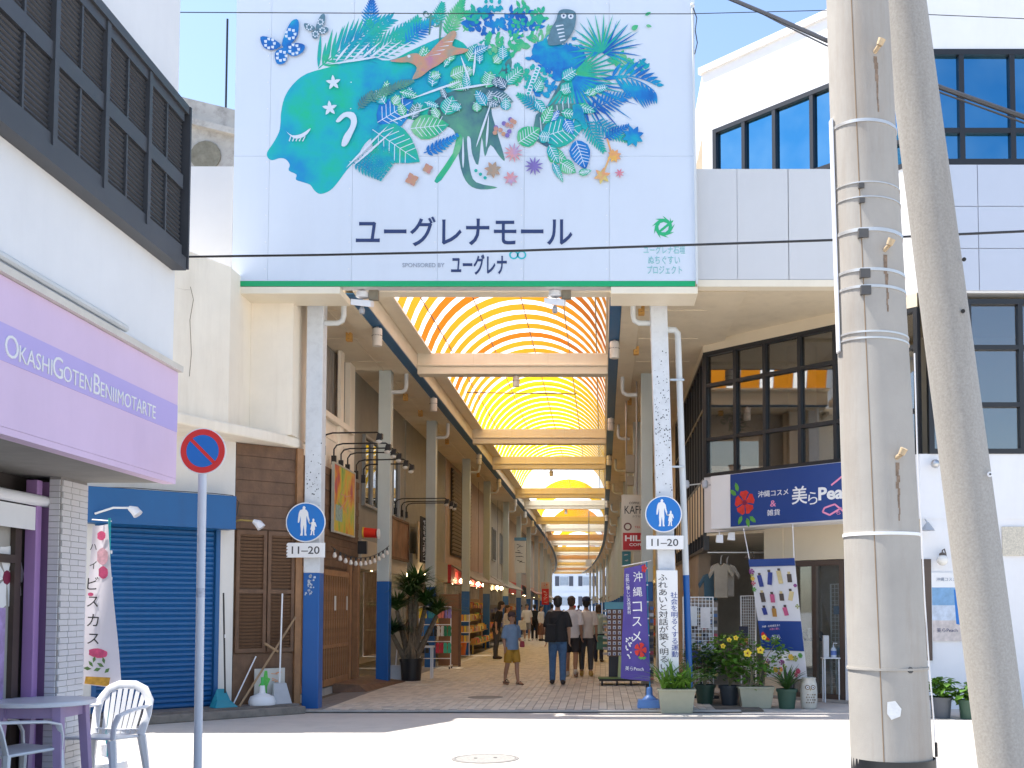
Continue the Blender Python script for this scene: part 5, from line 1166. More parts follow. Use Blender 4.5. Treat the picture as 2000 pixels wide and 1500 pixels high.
# ---------------------------------------------------------------- cleaning tools before the brown shutters
def on_step(x, y, c=.25): A, B = LC.off(c).px(x, y); return LC.p(A, .142, c), A
p_, A = on_step(437, 1352); br_ = thing('blue_broom', p_, 'broom with black handle standing in a teal dustpan by the shutter', 'broom')
obj('dustpan', MB().hexa([p_+LC.u*a+LC.n*b+Z*c for a, b, c in ((-.17,-.1,0),(.17,-.1,0),(.17,.12,0),(-.17,.12,0),(-.06,-.1,.26),(.06,-.1,.26),(.10,.0,.10),(-.10,.0,.10))]), M('teal plastic', (.02,.25,.33), .4, .1, 4), br_, bevel=.01)
obj('handle', MB().tube([p_+Z*.2+LC.u*.02, p_+Z*1.62-LC.u*.03], .012, 8), black_plastic, br_)
obj('handle_joint', MB().tube([p_+Z*.98, p_+Z*1.03], .015, 8), white_plastic, br_)
p_, A = on_step(512, 1352); gb = thing('banner_base', p_, 'empty white banner base with a short green stem on the step', 'banner base')
obj('water_base', MB().lathe([(.19,0),(.2,.05),(.17,.12),(.05,.17),(.035,.28)], p_, 16, 0, 1.0, .8), white_plastic, gb, smooth=True); obj('stem', MB().tube([p_+Z*.27, p_+Z*.40], .02, 8), M('bright green plastic', (.05,.5,.1), .4), gb)
p_, A = on_step(548, 1350); dp = thing('dustpan', p_, 'grey long handled dustpan leaning against the corner timber', 'dustpan')
obj('pan', MB().hexa([p_+LC.u*a+LC.n*b+Z*c for a, b, c in ((-.14,0,0),(.14,0,0),(.14,.1,0),(-.14,.1,0),(-.1,-.06,.3),(.1,-.06,.3),(.1,-.02,.3),(-.1,-.02,.3))]), M('grey plastic pan', (.42,.43,.45), .5, .1, 4), dp, bevel=.01)
obj('handle', MB().tube([p_+Z*.28-LC.n*.04, p_+Z*1.62+LC.u*.06-LC.n*.12], .012, 8), white_plastic, dp)
F = LC.off(.12); A0, B0 = F.px(497, 1348); A1, B1 = F.px(557, 1277)
pb_ = thing('painted_board', F.p((A0+A1)/2, .142, 0), 'pale board with a green figure and orange brushwork leaning under the louvred shutters', 'sign board')
obj('board', MB().fbox(F, A0, A1, .142, .142+(B1-B0), -.02, 0), M('board paint', (.55,.54,.50), .7, .1, 4), pb_)
zc_ = .142+(B1-B0)*.55; obj('green_figure', MB().poly(F, [(A0+.06,zc_-.02),(A0+.14,zc_-.05),(A0+.14,zc_-.16),(A0+.19,zc_-.16),(A0+.19,zc_-.04),(A0+.24,zc_+.08),(A0+.20,zc_+.10),(A0+.19,zc_+.20),(A0+.15,zc_+.20),(A0+.13,zc_+.08)], .0005, .003), M('bright green paint', (.1,.5,.08), .6, .3, 20), pb_)
marks(F, A1-.20, A1-.03, .20, .142+(B1-B0)*.96, .002, M('orange paint', (.75,.33,.16), .6), pb_, 4, 12, 'orange_brushwork')
p_, A = on_step(468, 1352, .3); mp_ = thing('wooden_pole', p_, 'long wooden mop handle lying slantwise across the louvred shutters', 'mop')
pe = LC.off(.06); A1, B1 = pe.px(577, 1205); tip = pe.p(A1, B1, 0)
obj('handle', MB().tube([p_, tip], .016, 8), wood_light, mp_); mid = p_.lerp(tip, .62)
obj('cross_head', MB().tube([mid-LC.u*.16+Z*.10, mid+LC.u*.05-Z*.03], .02, 6), wood_light, mp_)
p_, A = on_step(455, 1345, .12); q = MB(); A1, B1 = LC.off(.03).px(500, 1282)
st = thing('thin_stick', p_, 'thin pale stick leaning beside the painted board', 'stick'); obj('shaft', MB().tube([p_, LC.off(.03).p(A1, B1, 0)], .010, 8), white_plastic, st)

# ---------------------------------------------------------------- potted plants
def blade_tuft(mb, c, n, L, wd, rng, spread=1.0, up=.9, mi=0, droop=1.0):
    for k in range(n):
        a = rng.uniform(0, 6.283); l = L*rng.uniform(.6, 1.1); e = rng.uniform(.25, 1.0)*spread; pts = []
        for i in range(6):
            t = i/5; pts.append(c+Vector((math.cos(a)*e*l*t*(.6+.4*t), math.sin(a)*e*l*t*(.6+.4*t), l*up*(t-droop*.55*e*t*t))))
        mb.strip(pts, [wd*.6, wd, wd, wd*.8, wd*.5, .001], mi)
def leafy(mb, c, r, n, L, rng, zs=1.0, mi=0):
    for k in range(n):
        v = Vector((rng.gauss(0,1), rng.gauss(0,1), rng.gauss(0,1))).normalized()*(rng.random()**.45); p_ = c+Vector((v.x*r, v.y*r, v.z*r*zs))
        a = rng.uniform(0,6.283); d = Vector((math.cos(a), math.sin(a), rng.uniform(-.7,.5))).normalized(); l = L*rng.uniform(.6,1.2); n_ = Vector((rng.uniform(-.4,.4), rng.uniform(-.4,.4), 1)).normalized(); s_ = d.cross(n_).normalized()*l*.32
        mb.add([p_, p_+d*l*.45+s_, p_+d*l-n_*l*.12, p_+d*l*.45-s_], [(0,1,2),(0,2,3)], mi)
def round_pot(t, c, r0, r1_, h, mat):
    obj('pot', MB().lathe([(r0,.0),(r0+(r1_-r0)*.85,h*.86),(r1_*1.06,h*.86),(r1_*1.08,h),(r1_*.96,h),(r1_*.92,h*.9),(.01,h*.88)], c, 20), mat, t, smooth=True)
    obj('soil', MB().lathe([(r1_*.9,h*.885),(.01,h*.9)], c, 16), M('potting soil', (.05,.035,.025), .95, .3, 20), t)
def box_pot(t, c, w0, w1, d0, h, mat):
    q = MB().hexa([c+Vector(v) for v in ((-w0,-d0*.85,0),(w0,-d0*.85,0),(w0,d0*.85,0),(-w0,d0*.85,0),(-w1,-d0,h),(w1,-d0,h),(w1,d0,h),(-w1,d0,h))]); q.hexa([c+Vector(v) for v in ((-w1-.012,-d0-.012,h-.03),(w1+.012,-d0-.012,h-.03),(w1+.012,d0+.012,h-.03),(-w1-.012,d0+.012,h-.03),(-w1-.012,-d0-.012,h+.002),(w1+.012,-d0-.012,h+.002),(w1+.012,d0+.012,h+.002),(-w1-.012,d0+.012,h+.002))])
    obj('planter', q, mat, t, bevel=.008)
beige_pot = M('beige planter', (.40,.385,.28), .6, .08, 4); green_pot = M('dark green pot', (.02,.055,.035), .5, .1, 4); black_pot = M('black pot', (.035,.045,.055), .5, .1, 4); jade_pot = M('jade green pot', (.045,.10,.065), .5, .1, 4)
yel_fl = M('yellow petal', (.85,.60,.03), .5, .1, 9, translucent=.2); stem_m = M('plant stem', (.22,.2,.12), .7, .2, 9)
def pot_at(x, y): g = G(x, y); return Vector((g.x, g.y, .004))
rg = random.Random(21)
def plant(name, x, y, label): c_ = pot_at(x, y); return thing(name, c_, label, 'potted plant', 'potted plants outside the cosmetics shop'), c_
t, c_ = plant('spider_lily_planter', 1321, 1392, 'beige rectangular planter of arching strap leaves under the slogan board')
box_pot(t, c_, .23, .27, .15, .35, beige_pot); q = MB()
for k in range(6): blade_tuft(q, c_+Vector((-.2+.08*k, rg.uniform(-.06,.06), .33)), 16, .72, .018, rg, 1.25, .8)
obj('leaves', q, leaf_b, t)
t, c_ = plant('leafy_shrub', 1377, 1378, 'leafy dark green shrub in a round dark green pot')
round_pot(t, c_, .12, .165, .33, green_pot); q = MB()
for k in range(5): q.tube([c_+Z*.3, c_+Vector((rg.uniform(-.2,.2), rg.uniform(-.15,.15), .75))], [.012,.005], 5, 1)
leafy(q, c_+Z*.72, .36, 430, .11, rg, .9); obj('foliage', q, [leaf_a, stem_m], t)
t, c_ = plant('hibiscus_shrub', 1425, 1380, 'tall hibiscus shrub with small yellow flowers in a black pot')
round_pot(t, c_, .12, .165, .33, black_pot); q = MB()
for k in range(6): q.tube([c_+Z*.3, c_+Vector((rg.uniform(-.28,.28), rg.uniform(-.15,.15), .95))], [.012,.005], 5, 1)
leafy(q, c_+Vector((.0,0,.80)), .38, 420, .11, rg, 1.1); leafy(q, c_+Vector((.18,0,1.02)), .2, 100, .09, rg); obj('foliage', q, [leaf_b, stem_m], t)
def bloom(par, c, r, face=Vector((0,-1,.2)), mat=None):
    face = face.normalized(); a = face.orthogonal().normalized(); b = face.cross(a); q = MB()
    for k in range(5):
        th = k*1.2566; d = a*math.cos(th)+b*math.sin(th); e = a*-math.sin(th)+b*math.cos(th)
        q.add([c, c+d*r*.6+e*r*.42+face*.01, c+d*r+face*r*.25, c+d*r*.6-e*r*.42+face*.012], [(0,1,2,3)])
    f_ = obj('flower', q, mat or yel_fl, par); obj('flower_eye', MB().ball(c+face*.012, r*.2, n=8, m=4), M('flower eye', (.18,.02,.02), .6), f_); return f_
for x, y in ((1424,1250),(1437,1246),(1412,1262)): bloom(t, P(x, y, c_.y-.3), .045)
t, c_ = plant('hibiscus_planter', 1476, 1383, 'beige planter of bare branching hibiscus with large yellow flowers')
box_pot(t, c_, .22, .27, .14, .33, beige_pot); q = MB()
for x, y in ((1460,1290),(1478,1268),(1500,1300),(1525,1275),(1440,1300),(1515,1255)):
    e = P(x, y, c_.y-.05); q.tube([c_+Vector((rg.uniform(-.1,.1),0,.3)), c_.lerp(e, .5)+Vector((0,0,.25)), e], [.012,.009,.005], 5, 1); leafy(q, e, .14, 46, .10, rg)
leafy(q, c_+Vector((-.1,0,.58)), .30, 240, .10, rg); obj('foliage', q, [leaf_b, stem_m], t)
for x, y, r_ in ((1460,1276,.07),(1485,1270,.065),(1492,1245,.045)): bloom(t, P(x, y, c_.y-.2), r_)
t, c_ = plant('strap_leaf_pot', 1537, 1384, 'arching strap leaved plant in a round jade green pot')
round_pot(t, c_, .12, .155, .30, jade_pot); q = MB(); blade_tuft(q, c_+Z*.27, 60, .60, .016, rg, 1.2, .85); obj('leaves', q, leaf_a, t)
c_ = pot_at(1580, 1384); ow = thing('owl_vase', c_, 'white ceramic vase painted with a brown owl', 'vase')
obj('body', MB().lathe([(.10,0),(.115,.02),(.128,.12),(.13,.25),(.122,.37),(.105,.44),(.112,.47),(.10,.475),(.09,.45),(.01,.43)], c_, 24), M('speckled ceramic', (.62,.58,.50), .35, .12, 14), ow, smooth=True)
Fo = Fr((c_.x, c_.y-.126, 0), (1,0,0)); owl_b = M('owl brown', (.22,.15,.09), .6, .3, 20)
for s in (-1, 1):
    obj('owl_eye_ring', disc(Fo, s*.042, c_.z+.33, .036, -.02, .004, 16), owl_b, ow); obj('owl_eye', disc(Fo, s*.042, c_.z+.33, .022, .0045, .008, 12), white_ink, ow); obj('owl_pupil', disc(Fo, s*.042, c_.z+.33, .011, .0085, .012, 10), black_ink, ow)
q = MB()
for i in range(4):
    for j in range(4): a_, b_ = -.055+.036*i+(.018 if j % 2 else 0), c_.z+.10+.04*j; q.poly(Fo, [(a_-.012,b_),(a_,b_-.014),(a_+.012,b_),(a_,b_+.012)], -.02, .003)
obj('owl_feathers', q, owl_b, ow, kind='stuff'); obj('owl_beak', MB().poly(Fo, [(-.012,c_.z+.31),(.012,c_.z+.31),(0,c_.z+.275)], 0, .012), M('owl beak', (.45,.3,.1), .5), ow)
# plants at the far right by the white wall
for (x, y, mat, lab, s_) in ((1838,1402, M('charcoal pot', (.10,.11,.13), .5, .1, 4), 'bright leafy plant in a charcoal pot by the white street wall', 1.0), (1892,1404, jade_pot, 'broad leaved plant in a green pot by the white street wall', .9)):
    c_ = pot_at(x, y); t = thing('broad_leaf_plant', c_, lab, 'potted plant', 'potted plants at the white street wall'); round_pot(t, c_, .125*s_, .15*s_, .29*s_, mat); q = MB()
    leafy(q, c_+Z*(.42*s_), .20*s_, 120, .16, rg, .9); obj('foliage', q, leaf_b, t)

# ---------------------------------------------------------------- white street wall fittings
F = RF.off(.0)
def rfp(x, y, c=.0): A, B = RF.px(x, y); return RF.p(A, B, c)
p_ = rfp(1836, 1092, .12); gl = thing('globe_lamp', rfp(1848, 1092), 'white globe wall lamp on a curved brown bracket', 'lamp')
obj('globe', MB().ball(p_-Z*.02, .085, n=18, m=12), M('milk glass', (.80,.78,.72), .25, .02, 3), gl, smooth=True); bm2 = M('aged bronze', (.10,.08,.065), .5, .2, 8)
obj('bracket', MB().tube([p_+Z*.07, p_+Z*.13+Vector((0,.0,0)), p_+Vector((.04,.03,.15)), p_+Vector((.07,.06,.08)), rfp(1848,1092,.01)], .010, 8), bm2, gl, smooth=True); obj('cap', MB().lathe([(.055,.055),(.045,.085),(.01,.10)], p_, 14), bm2, gl)
p_ = rfp(1806, 1030, .15); bl_ = thing('barn_lamp', rfp(1806,1018), 'grey shaded downlight high on the white street wall', 'lamp')
obj('shade', MB().lathe([(.11,-.06),(.105,-.055),(.03,.05),(.02,.07)], p_, 16), M('grey shade', (.4,.42,.44), .5), bl_, smooth=True); obj('arm', MB().tube([p_+Z*.06, rfp(1806,1014,.01)], .010, 6), M('grey shade', (.4,.42,.44)), bl_)
p_ = rfp(1822, 908, .12); sl = thing('spotlight', p_, 'small steel spotlight on the white wall below the dark windows', 'spotlight'); obj('head', MB().ball(p_, .07, n=12, m=8), steel, sl, smooth=True); obj('mount', MB().tube([p_, rfp(1824,905,.0)], .02, 8), steel, sl)
A0, B0 = RF.px(1820, 1252); A1, B1 = RF.px(1882, 1118)
po = thing('beach_poster', RF.p((A0+A1)/2, (B0+B1)/2), 'beach photo poster with blue product print on the white street wall', 'poster')
obj('sheet', MB().fbox(RF, A0, A1, B0, B1, .002, .010), white_paint, po); hgt = B1-B0
for f0, f1, cc, nm in ((.0,.30,(.62,.55,.52),'printed_sand'),(.30,.52,(.55,.62,.72),'printed_surf'),(.52,.78,(.20,.38,.60),'printed_sea')): obj(nm, MB().fbox(RF, A0+.01, A1-.01, B0+hgt*f0, B0+hgt*f1, .0105, .012), M(nm, cc, .5, .25, 8), po)
obj('printed_tube', MB().poly(RF, [(A1-.13,B0+hgt*.25),(A1-.02,B0+hgt*.22),(A1-.05,B0+hgt*.75),(A1-.16,B0+hgt*.75)], .0125, .014), sign_blue, po)
text('沖縄コスメ', RF, (A0+A1)/2-.02, B0+hgt*.9, .0125, M('grey lettering', (.3,.34,.42)), po, width=.3); text('美らPeach', RF, (A0+A1)/2-.02, B0+hgt*.16, .0125, navy_ink, po, width=.32)
A0, B0 = RF.px(1800, 1290); A1, B1 = RF.px(1818, 1092); obj('narrow_window', MB().fbox(RF, A0-.1, A1, B0, B1, .001, .012), dm, rbd)
# ================================================================== shops along the arcade
rs = random.Random(31)
def flat(name, c, var=.12, rough=.6): return M(name, c, rough, var, 2.5)
warm_bulb = M('lit bulb', (1.0,.72,.38), .4, 0, emit=30.0)
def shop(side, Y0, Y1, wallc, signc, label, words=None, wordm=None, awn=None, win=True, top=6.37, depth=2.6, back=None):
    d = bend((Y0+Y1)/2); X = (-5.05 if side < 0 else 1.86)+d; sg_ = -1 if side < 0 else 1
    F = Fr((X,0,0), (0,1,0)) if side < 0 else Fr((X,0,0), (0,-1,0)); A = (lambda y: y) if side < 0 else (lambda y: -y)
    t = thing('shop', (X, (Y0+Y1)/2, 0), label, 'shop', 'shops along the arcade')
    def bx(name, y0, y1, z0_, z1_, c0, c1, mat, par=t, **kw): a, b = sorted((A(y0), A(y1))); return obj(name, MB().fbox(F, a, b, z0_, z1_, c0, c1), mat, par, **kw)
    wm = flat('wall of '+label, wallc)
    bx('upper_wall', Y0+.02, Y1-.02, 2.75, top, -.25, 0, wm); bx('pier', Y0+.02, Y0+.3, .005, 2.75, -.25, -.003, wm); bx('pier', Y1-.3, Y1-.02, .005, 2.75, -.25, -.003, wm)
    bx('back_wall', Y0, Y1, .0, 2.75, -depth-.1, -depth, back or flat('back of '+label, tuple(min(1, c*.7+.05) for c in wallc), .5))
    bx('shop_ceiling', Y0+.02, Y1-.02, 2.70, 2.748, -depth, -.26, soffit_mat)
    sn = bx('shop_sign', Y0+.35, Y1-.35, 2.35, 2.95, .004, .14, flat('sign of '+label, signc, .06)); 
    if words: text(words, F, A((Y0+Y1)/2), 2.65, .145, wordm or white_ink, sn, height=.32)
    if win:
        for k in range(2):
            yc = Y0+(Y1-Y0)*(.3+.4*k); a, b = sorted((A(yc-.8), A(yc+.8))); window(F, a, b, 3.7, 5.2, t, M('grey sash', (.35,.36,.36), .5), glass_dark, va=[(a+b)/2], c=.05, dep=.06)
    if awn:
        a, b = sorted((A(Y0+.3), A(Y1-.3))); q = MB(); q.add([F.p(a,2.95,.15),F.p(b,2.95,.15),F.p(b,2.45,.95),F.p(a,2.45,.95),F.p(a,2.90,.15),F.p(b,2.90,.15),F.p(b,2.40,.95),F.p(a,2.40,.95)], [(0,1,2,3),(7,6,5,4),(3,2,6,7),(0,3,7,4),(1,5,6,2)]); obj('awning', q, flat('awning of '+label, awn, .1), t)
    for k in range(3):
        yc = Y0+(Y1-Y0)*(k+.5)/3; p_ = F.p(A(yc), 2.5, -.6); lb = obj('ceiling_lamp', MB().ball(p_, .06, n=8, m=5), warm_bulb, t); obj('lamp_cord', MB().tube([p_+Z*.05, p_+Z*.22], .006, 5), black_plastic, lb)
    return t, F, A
def goods(side, Y0, Y1, label, cols_, h=1.25, dep=.7, base=(.3,.2,.1), c0=.1):
    """stepped stall with packed goods"""
    d = bend((Y0+Y1)/2); X = (-5.05 if side < 0 else 1.86)+d; F = Fr((X,0,0), (0,1,0)) if side < 0 else Fr((X,0,0), (0,-1,0)); A = (lambda y: y) if side < 0 else (lambda y: -y)
    a, b = sorted((A(Y0), A(Y1))); t = thing('market_stall', F.p((a+b)/2, FL, c0), label, 'stall', 'goods stalls along the arcade'); bmat = flat('stall '+label, base, .25)
    n = 4
    for k in range(n):
        z = FL+.35+k*(h-.35)/(n-1); c1 = c0+dep*(1-k/n); obj('shelf', MB().fbox(F, a, b, z-.03, z, c0, c1), bmat, t)
        q = MB(); x = a+.02
        while x < b-.1:
            w_ = rs.uniform(.08,.2); hh = rs.uniform(.08,.22); q.fbox(F, x, x+w_, z+.001, z+hh, c1-.22, c1-.05-rs.uniform(0,.03), rs.randrange(len(cols_))); x += w_+rs.uniform(.008,.03)
        obj('packaged_goods', q, [flat('goods %02d%02d%02d' % tuple(int(v*99) for v in cc), cc, .3) for cc in cols_], t, kind='stuff')
    for aa in (a, b-.04): obj('leg', MB().fbox(F, aa, aa+.04, FL, FL+h, c0, c0+.04), bmat, t); obj('leg', MB().fbox(F, aa, aa+.04, FL, FL+.34, c0+dep*.8, c0+dep*.8+.04), bmat, t)
    obj('back_panel', MB().fbox(F, a, b, FL+.3, FL+h+.35, c0-.03, c0-.003), bmat, t)
    return t
sn_cols = [(.75,.45,.05),(.7,.12,.05),(.75,.62,.2),(.6,.28,.08),(.65,.6,.5),(.15,.3,.12),(.55,.1,.2)]
# left row
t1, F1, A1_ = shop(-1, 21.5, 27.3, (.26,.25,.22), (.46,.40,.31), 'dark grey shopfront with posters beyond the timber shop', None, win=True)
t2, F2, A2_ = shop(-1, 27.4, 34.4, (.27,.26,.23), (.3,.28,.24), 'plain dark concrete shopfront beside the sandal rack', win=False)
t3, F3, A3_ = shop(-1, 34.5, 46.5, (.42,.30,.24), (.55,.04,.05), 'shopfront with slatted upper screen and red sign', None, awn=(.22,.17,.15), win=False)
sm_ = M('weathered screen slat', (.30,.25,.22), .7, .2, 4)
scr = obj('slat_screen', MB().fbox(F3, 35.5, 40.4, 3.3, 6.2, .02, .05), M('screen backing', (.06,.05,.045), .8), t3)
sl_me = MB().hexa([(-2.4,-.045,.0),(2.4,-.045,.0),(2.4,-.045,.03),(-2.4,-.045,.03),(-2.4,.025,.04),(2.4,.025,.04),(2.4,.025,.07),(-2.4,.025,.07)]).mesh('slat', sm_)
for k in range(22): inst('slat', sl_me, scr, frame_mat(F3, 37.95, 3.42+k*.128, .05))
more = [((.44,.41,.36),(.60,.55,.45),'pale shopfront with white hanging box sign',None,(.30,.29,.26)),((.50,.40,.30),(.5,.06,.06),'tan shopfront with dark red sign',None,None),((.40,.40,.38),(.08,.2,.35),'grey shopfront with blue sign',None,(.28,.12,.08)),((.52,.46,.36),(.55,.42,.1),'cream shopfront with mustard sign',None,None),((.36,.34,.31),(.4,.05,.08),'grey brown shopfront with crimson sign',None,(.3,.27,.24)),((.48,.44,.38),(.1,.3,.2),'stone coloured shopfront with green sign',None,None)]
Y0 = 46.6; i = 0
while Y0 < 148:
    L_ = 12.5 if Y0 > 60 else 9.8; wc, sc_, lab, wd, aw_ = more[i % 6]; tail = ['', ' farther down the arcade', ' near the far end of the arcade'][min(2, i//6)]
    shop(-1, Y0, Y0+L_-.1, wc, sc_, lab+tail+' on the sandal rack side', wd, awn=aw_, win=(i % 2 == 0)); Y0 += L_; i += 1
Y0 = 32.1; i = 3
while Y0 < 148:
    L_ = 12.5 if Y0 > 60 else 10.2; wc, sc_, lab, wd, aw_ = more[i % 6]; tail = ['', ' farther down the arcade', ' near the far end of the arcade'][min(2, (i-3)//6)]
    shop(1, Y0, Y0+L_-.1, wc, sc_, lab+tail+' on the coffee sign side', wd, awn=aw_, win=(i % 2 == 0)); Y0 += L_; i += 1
goods(-1, 30.6, 33.6, 'low yellow stall of snack packets beside the plain dark shopfront', sn_cols, 1.1, .6, (.45,.32,.08))
goods(-1, 35.0, 38.8, 'yellow stall piled with orange souvenir packets under the slatted screen', sn_cols, 1.45, .9, (.5,.33,.06)); goods(-1, 39.6, 43.5, 'tall stall of mixed souvenir boxes beyond the yellow stall', sn_cols, 1.5, .8, (.3,.18,.08))
goods(-1, 47.5, 51.5, 'stall of folded shirts before the pale shopfront', [(.6,.6,.62),(.1,.12,.3),(.3,.3,.32),(.55,.5,.45)], 1.3, .8, (.25,.2,.15)); goods(-1, 57, 62, 'stall of bright packets before the tan shopfront', sn_cols, 1.4, .8, (.35,.22,.1))
goods(1, 33, 36, 'stall of small gifts on the coffee sign side', sn_cols, 1.3, .5, (.4,.3,.15)); goods(1, 39, 43, 'stall of bags and hats on the coffee sign side', [(.5,.45,.3),(.2,.3,.25),(.6,.2,.2),(.15,.15,.3)], 1.5, .5, (.3,.2,.12))
# pale blue building closing the far end
fb_ = thing('far_building', (-5, 176, 0), 'pale blue white building with dark shuttered windows closing the arcade view', 'building')
F = FRONT(176, 0); obj('wall', MB().fbox(F, -22, 8, 0, 14, -4, 0), M('pale blue white wall', (.60,.66,.76), .7, .04, .3), fb_)
for zc in (2.6, 5.9, 9.2):
    for x in (-15.6, -11.4, -6.3, -2.5, 1.5):
        wn = obj('window', MB().fbox(F, x-.75, x+.75, zc-.75, zc+.75, .002, .06), M('far frame', (.45,.5,.56), .5), fb_); obj('pane', MB().fbox(F, x-.67, x+.67, zc-.65, zc+.65, .061, .07), M('far pane', (.3,.36,.44), .2), wn)
        for s in (-1, 1): obj('shutter', MB().fbox(F, x+s*1.15-.33, x+s*1.15+.33, zc-.8, zc+.8, .002, .08), M('far shutter', (.06,.07,.10), .6), wn)
    obj('string_course', MB().fbox(F, -22, 8, zc+1.3, zc+1.5, .002, .12), M('pale blue white wall', (.60,.66,.76)), fb_)

# ---------------------------------------------------------------- posters and banners on the left
F = Fr((-4.80,0,0), (0,1,0)); ya_, zt = F.px(651, 905); yb_, _ = F.px(691, 930); zb_ = F.px(651, 1036)[1]
pos = thing('large_poster', F.p((ya_+yb_)/2, (zt+zb_)/2, .03), 'large rainbow coloured poster of drinks on the timber wall', 'poster')
def poster_mat(name, c):
    m_ = bpy.data.materials.new(name); m_.use_nodes = True; t_ = m_.node_tree; n = t_.nodes; L = t_.links; tc = n.new('ShaderNodeTexCoord'); mp = n.new('ShaderNodeMapping'); mp.inputs['Scale'].default_value = (1, 1.0, .45); L.new(tc.outputs['Generated'], mp.inputs[0])
    nz = n.new('ShaderNodeTexNoise'); nz.inputs['Scale'].default_value = 4.5; nz.inputs['Detail'].default_value = 7; L.new(mp.outputs[0], nz.inputs['Vector']); cr = n.new('ShaderNodeValToRGB'); cr.color_ramp.elements[0].position = .28; cr.color_ramp.elements[1].position = .72
    cr.color_ramp.elements[0].color = (*c[0],1); cr.color_ramp.elements[1].color = (*c[-1],1)
    for i, cc in enumerate(c[1:-1]): e = cr.color_ramp.elements.new(.28+.44*(i+1)/(len(c)-1)); e.color = (*cc,1)
    L.new(nz.outputs['Fac'], cr.inputs[0]); L.new(cr.outputs[0], n['Principled BSDF'].inputs['Base Color']); n['Principled BSDF'].inputs['Roughness'].default_value = .5; return m_
obj('print', MB().fbox(F, ya_, yb_, zb_, zt, .0, .02), poster_mat('rainbow poster', [(.08,.3,.08),(.45,.5,.06),(.7,.4,.04),(.55,.1,.04),(.3,.05,.2)]), pos)
obj('frame', MB().fbox(F, ya_-.03, yb_+.03, zt, zt+.03, -.02, .03).fbox(F, ya_-.03, yb_+.03, zb_-.03, zb_, -.02, .03).fbox(F, ya_-.03, ya_, zb_, zt, -.02, .03).fbox(F, yb_, yb_+.03, zb_, zt, -.02, .03), M('poster frame', (.5,.48,.4), .5), pos)
marks(F, ya_+.3, yb_-.15, zb_+.35*(zt-zb_), zb_+.72*(zt-zb_), .022, M('poster pink', (.62,.30,.22), .5), pos, 2, 4); obj('print_inset', MB().fbox(F, ya_+.12, ya_+.62, zb_+.16*(zt-zb_), zb_+.40*(zt-zb_), .0205, .023), M('poster inset', (.30,.42,.36), .5, .4, 14), pos)
def gooseneck(F, a, b, reach, lab, drop=.0, grp='gooseneck lamps over the posters'):
    p_ = F.p(a, b, .02); t = thing('gooseneck_lamp', p_, lab, 'lamp', grp)
    q = MB(); q.tube([p_-Z*.12, p_+Z*.10, p_+Z*.17+F.n*.05, p_+Z*.20+F.n*.16, p_+Z*.21+F.n*(reach-.05), p_+Z*.18+F.n*reach], .014, 8); obj('arm', q, black_plastic, t, smooth=True)
    obj('mount', MB().box(p_.x-.04, p_.x+.04, p_.y-.03, p_.y+.03, p_.z-.18, p_.z-.02), black_plastic, t)
    h = p_+Z*.16+F.n*reach; obj('lamp_head', MB().hexa([h+Vector(v) for v in ((-.06,-.07,-.10),(.05,-.07,-.06),(.05,.07,-.06),(-.06,.07,-.10),(-.04,-.05,.02),(.05,-.05,.03),(.05,.05,.03),(-.04,.05,.02))]), black_plastic, t, bevel=.01)
    obj('bulb', MB().ball(h+Vector((-.02,0,-.11)), .055, .06, .035, n=10, m=6), M('unlit frosted lamp', (.72,.68,.62), .3), t, smooth=True)
for k, (x, y) in enumerate(((629,868),(650,888),(664,897),(677,905),(694,918),(708,926))):
    a, b = TS.px(x, y); gooseneck(TS, a, b, .98, 'black gooseneck lamp reaching out over the rainbow poster')
for k, (x, y) in enumerate(((771,990),(783,995),(792,998))):
    a, b = F1.px(x, y); gooseneck(F1, a, b, 1.25, 'black gooseneck lamp reaching out over the brown wooden board', grp='gooseneck lamps over the wooden board')
FP = F1.off(.16)
def wallboard(name, x0, x1, y0, y1, mat, label, cat, c=.0):
    a0_, z1_ = FP.px(x0, y0); a1_, _ = FP.px(x1, y0); z0_ = FP.px(x0, y1)[1]; t = thing(name, FP.p((a0_+a1_)/2, (z0_+z1_)/2, c), label, cat); obj('board', MB().fbox(FP, a0_, a1_, z0_, z1_, c, c+.03), mat, t); return t, a0_, a1_, z0_, z1_
t, a0_, a1_, z0_, z1_ = wallboard('wooden_board', 763, 795, 1012, 1086, poster_mat('painted wood board', [(.12,.06,.03),(.25,.12,.06),(.3,.2,.12)]), 'brown painted wooden board on the dark shopfront', 'board')
obj('frame', MB().fbox(FP, a0_-.05, a1_+.05, z1_, z1_+.06, 0, .05).fbox(FP, a0_-.05, a1_+.05, z0_-.06, z0_, 0, .05).fbox(FP, a0_-.05, a0_, z0_, z1_, 0, .05).fbox(FP, a1_, a1_+.05, z0_, z1_, 0, .05), wood_dark, t)
t, a0_, a1_, z0_, z1_ = wallboard('black_banner', 797, 812, 1008, 1098, M('black banner cloth', (.02,.02,.02), .8), 'narrow black hanging banner with white lettering', 'banner', .3)
text('やきもの工房シー', FP, (a0_+a1_)/2, (z0_+z1_)/2, .333, white_ink, t, width=(a1_-a0_)*.5, height=(z1_-z0_)*.9, vertical=True)
wallboard('pale_poster', 814, 831, 1018, 1092, poster_mat('pale poster', [(.5,.42,.3),(.62,.55,.42),(.35,.2,.15)]), 'pale poster with red print beside the black banner', 'poster')
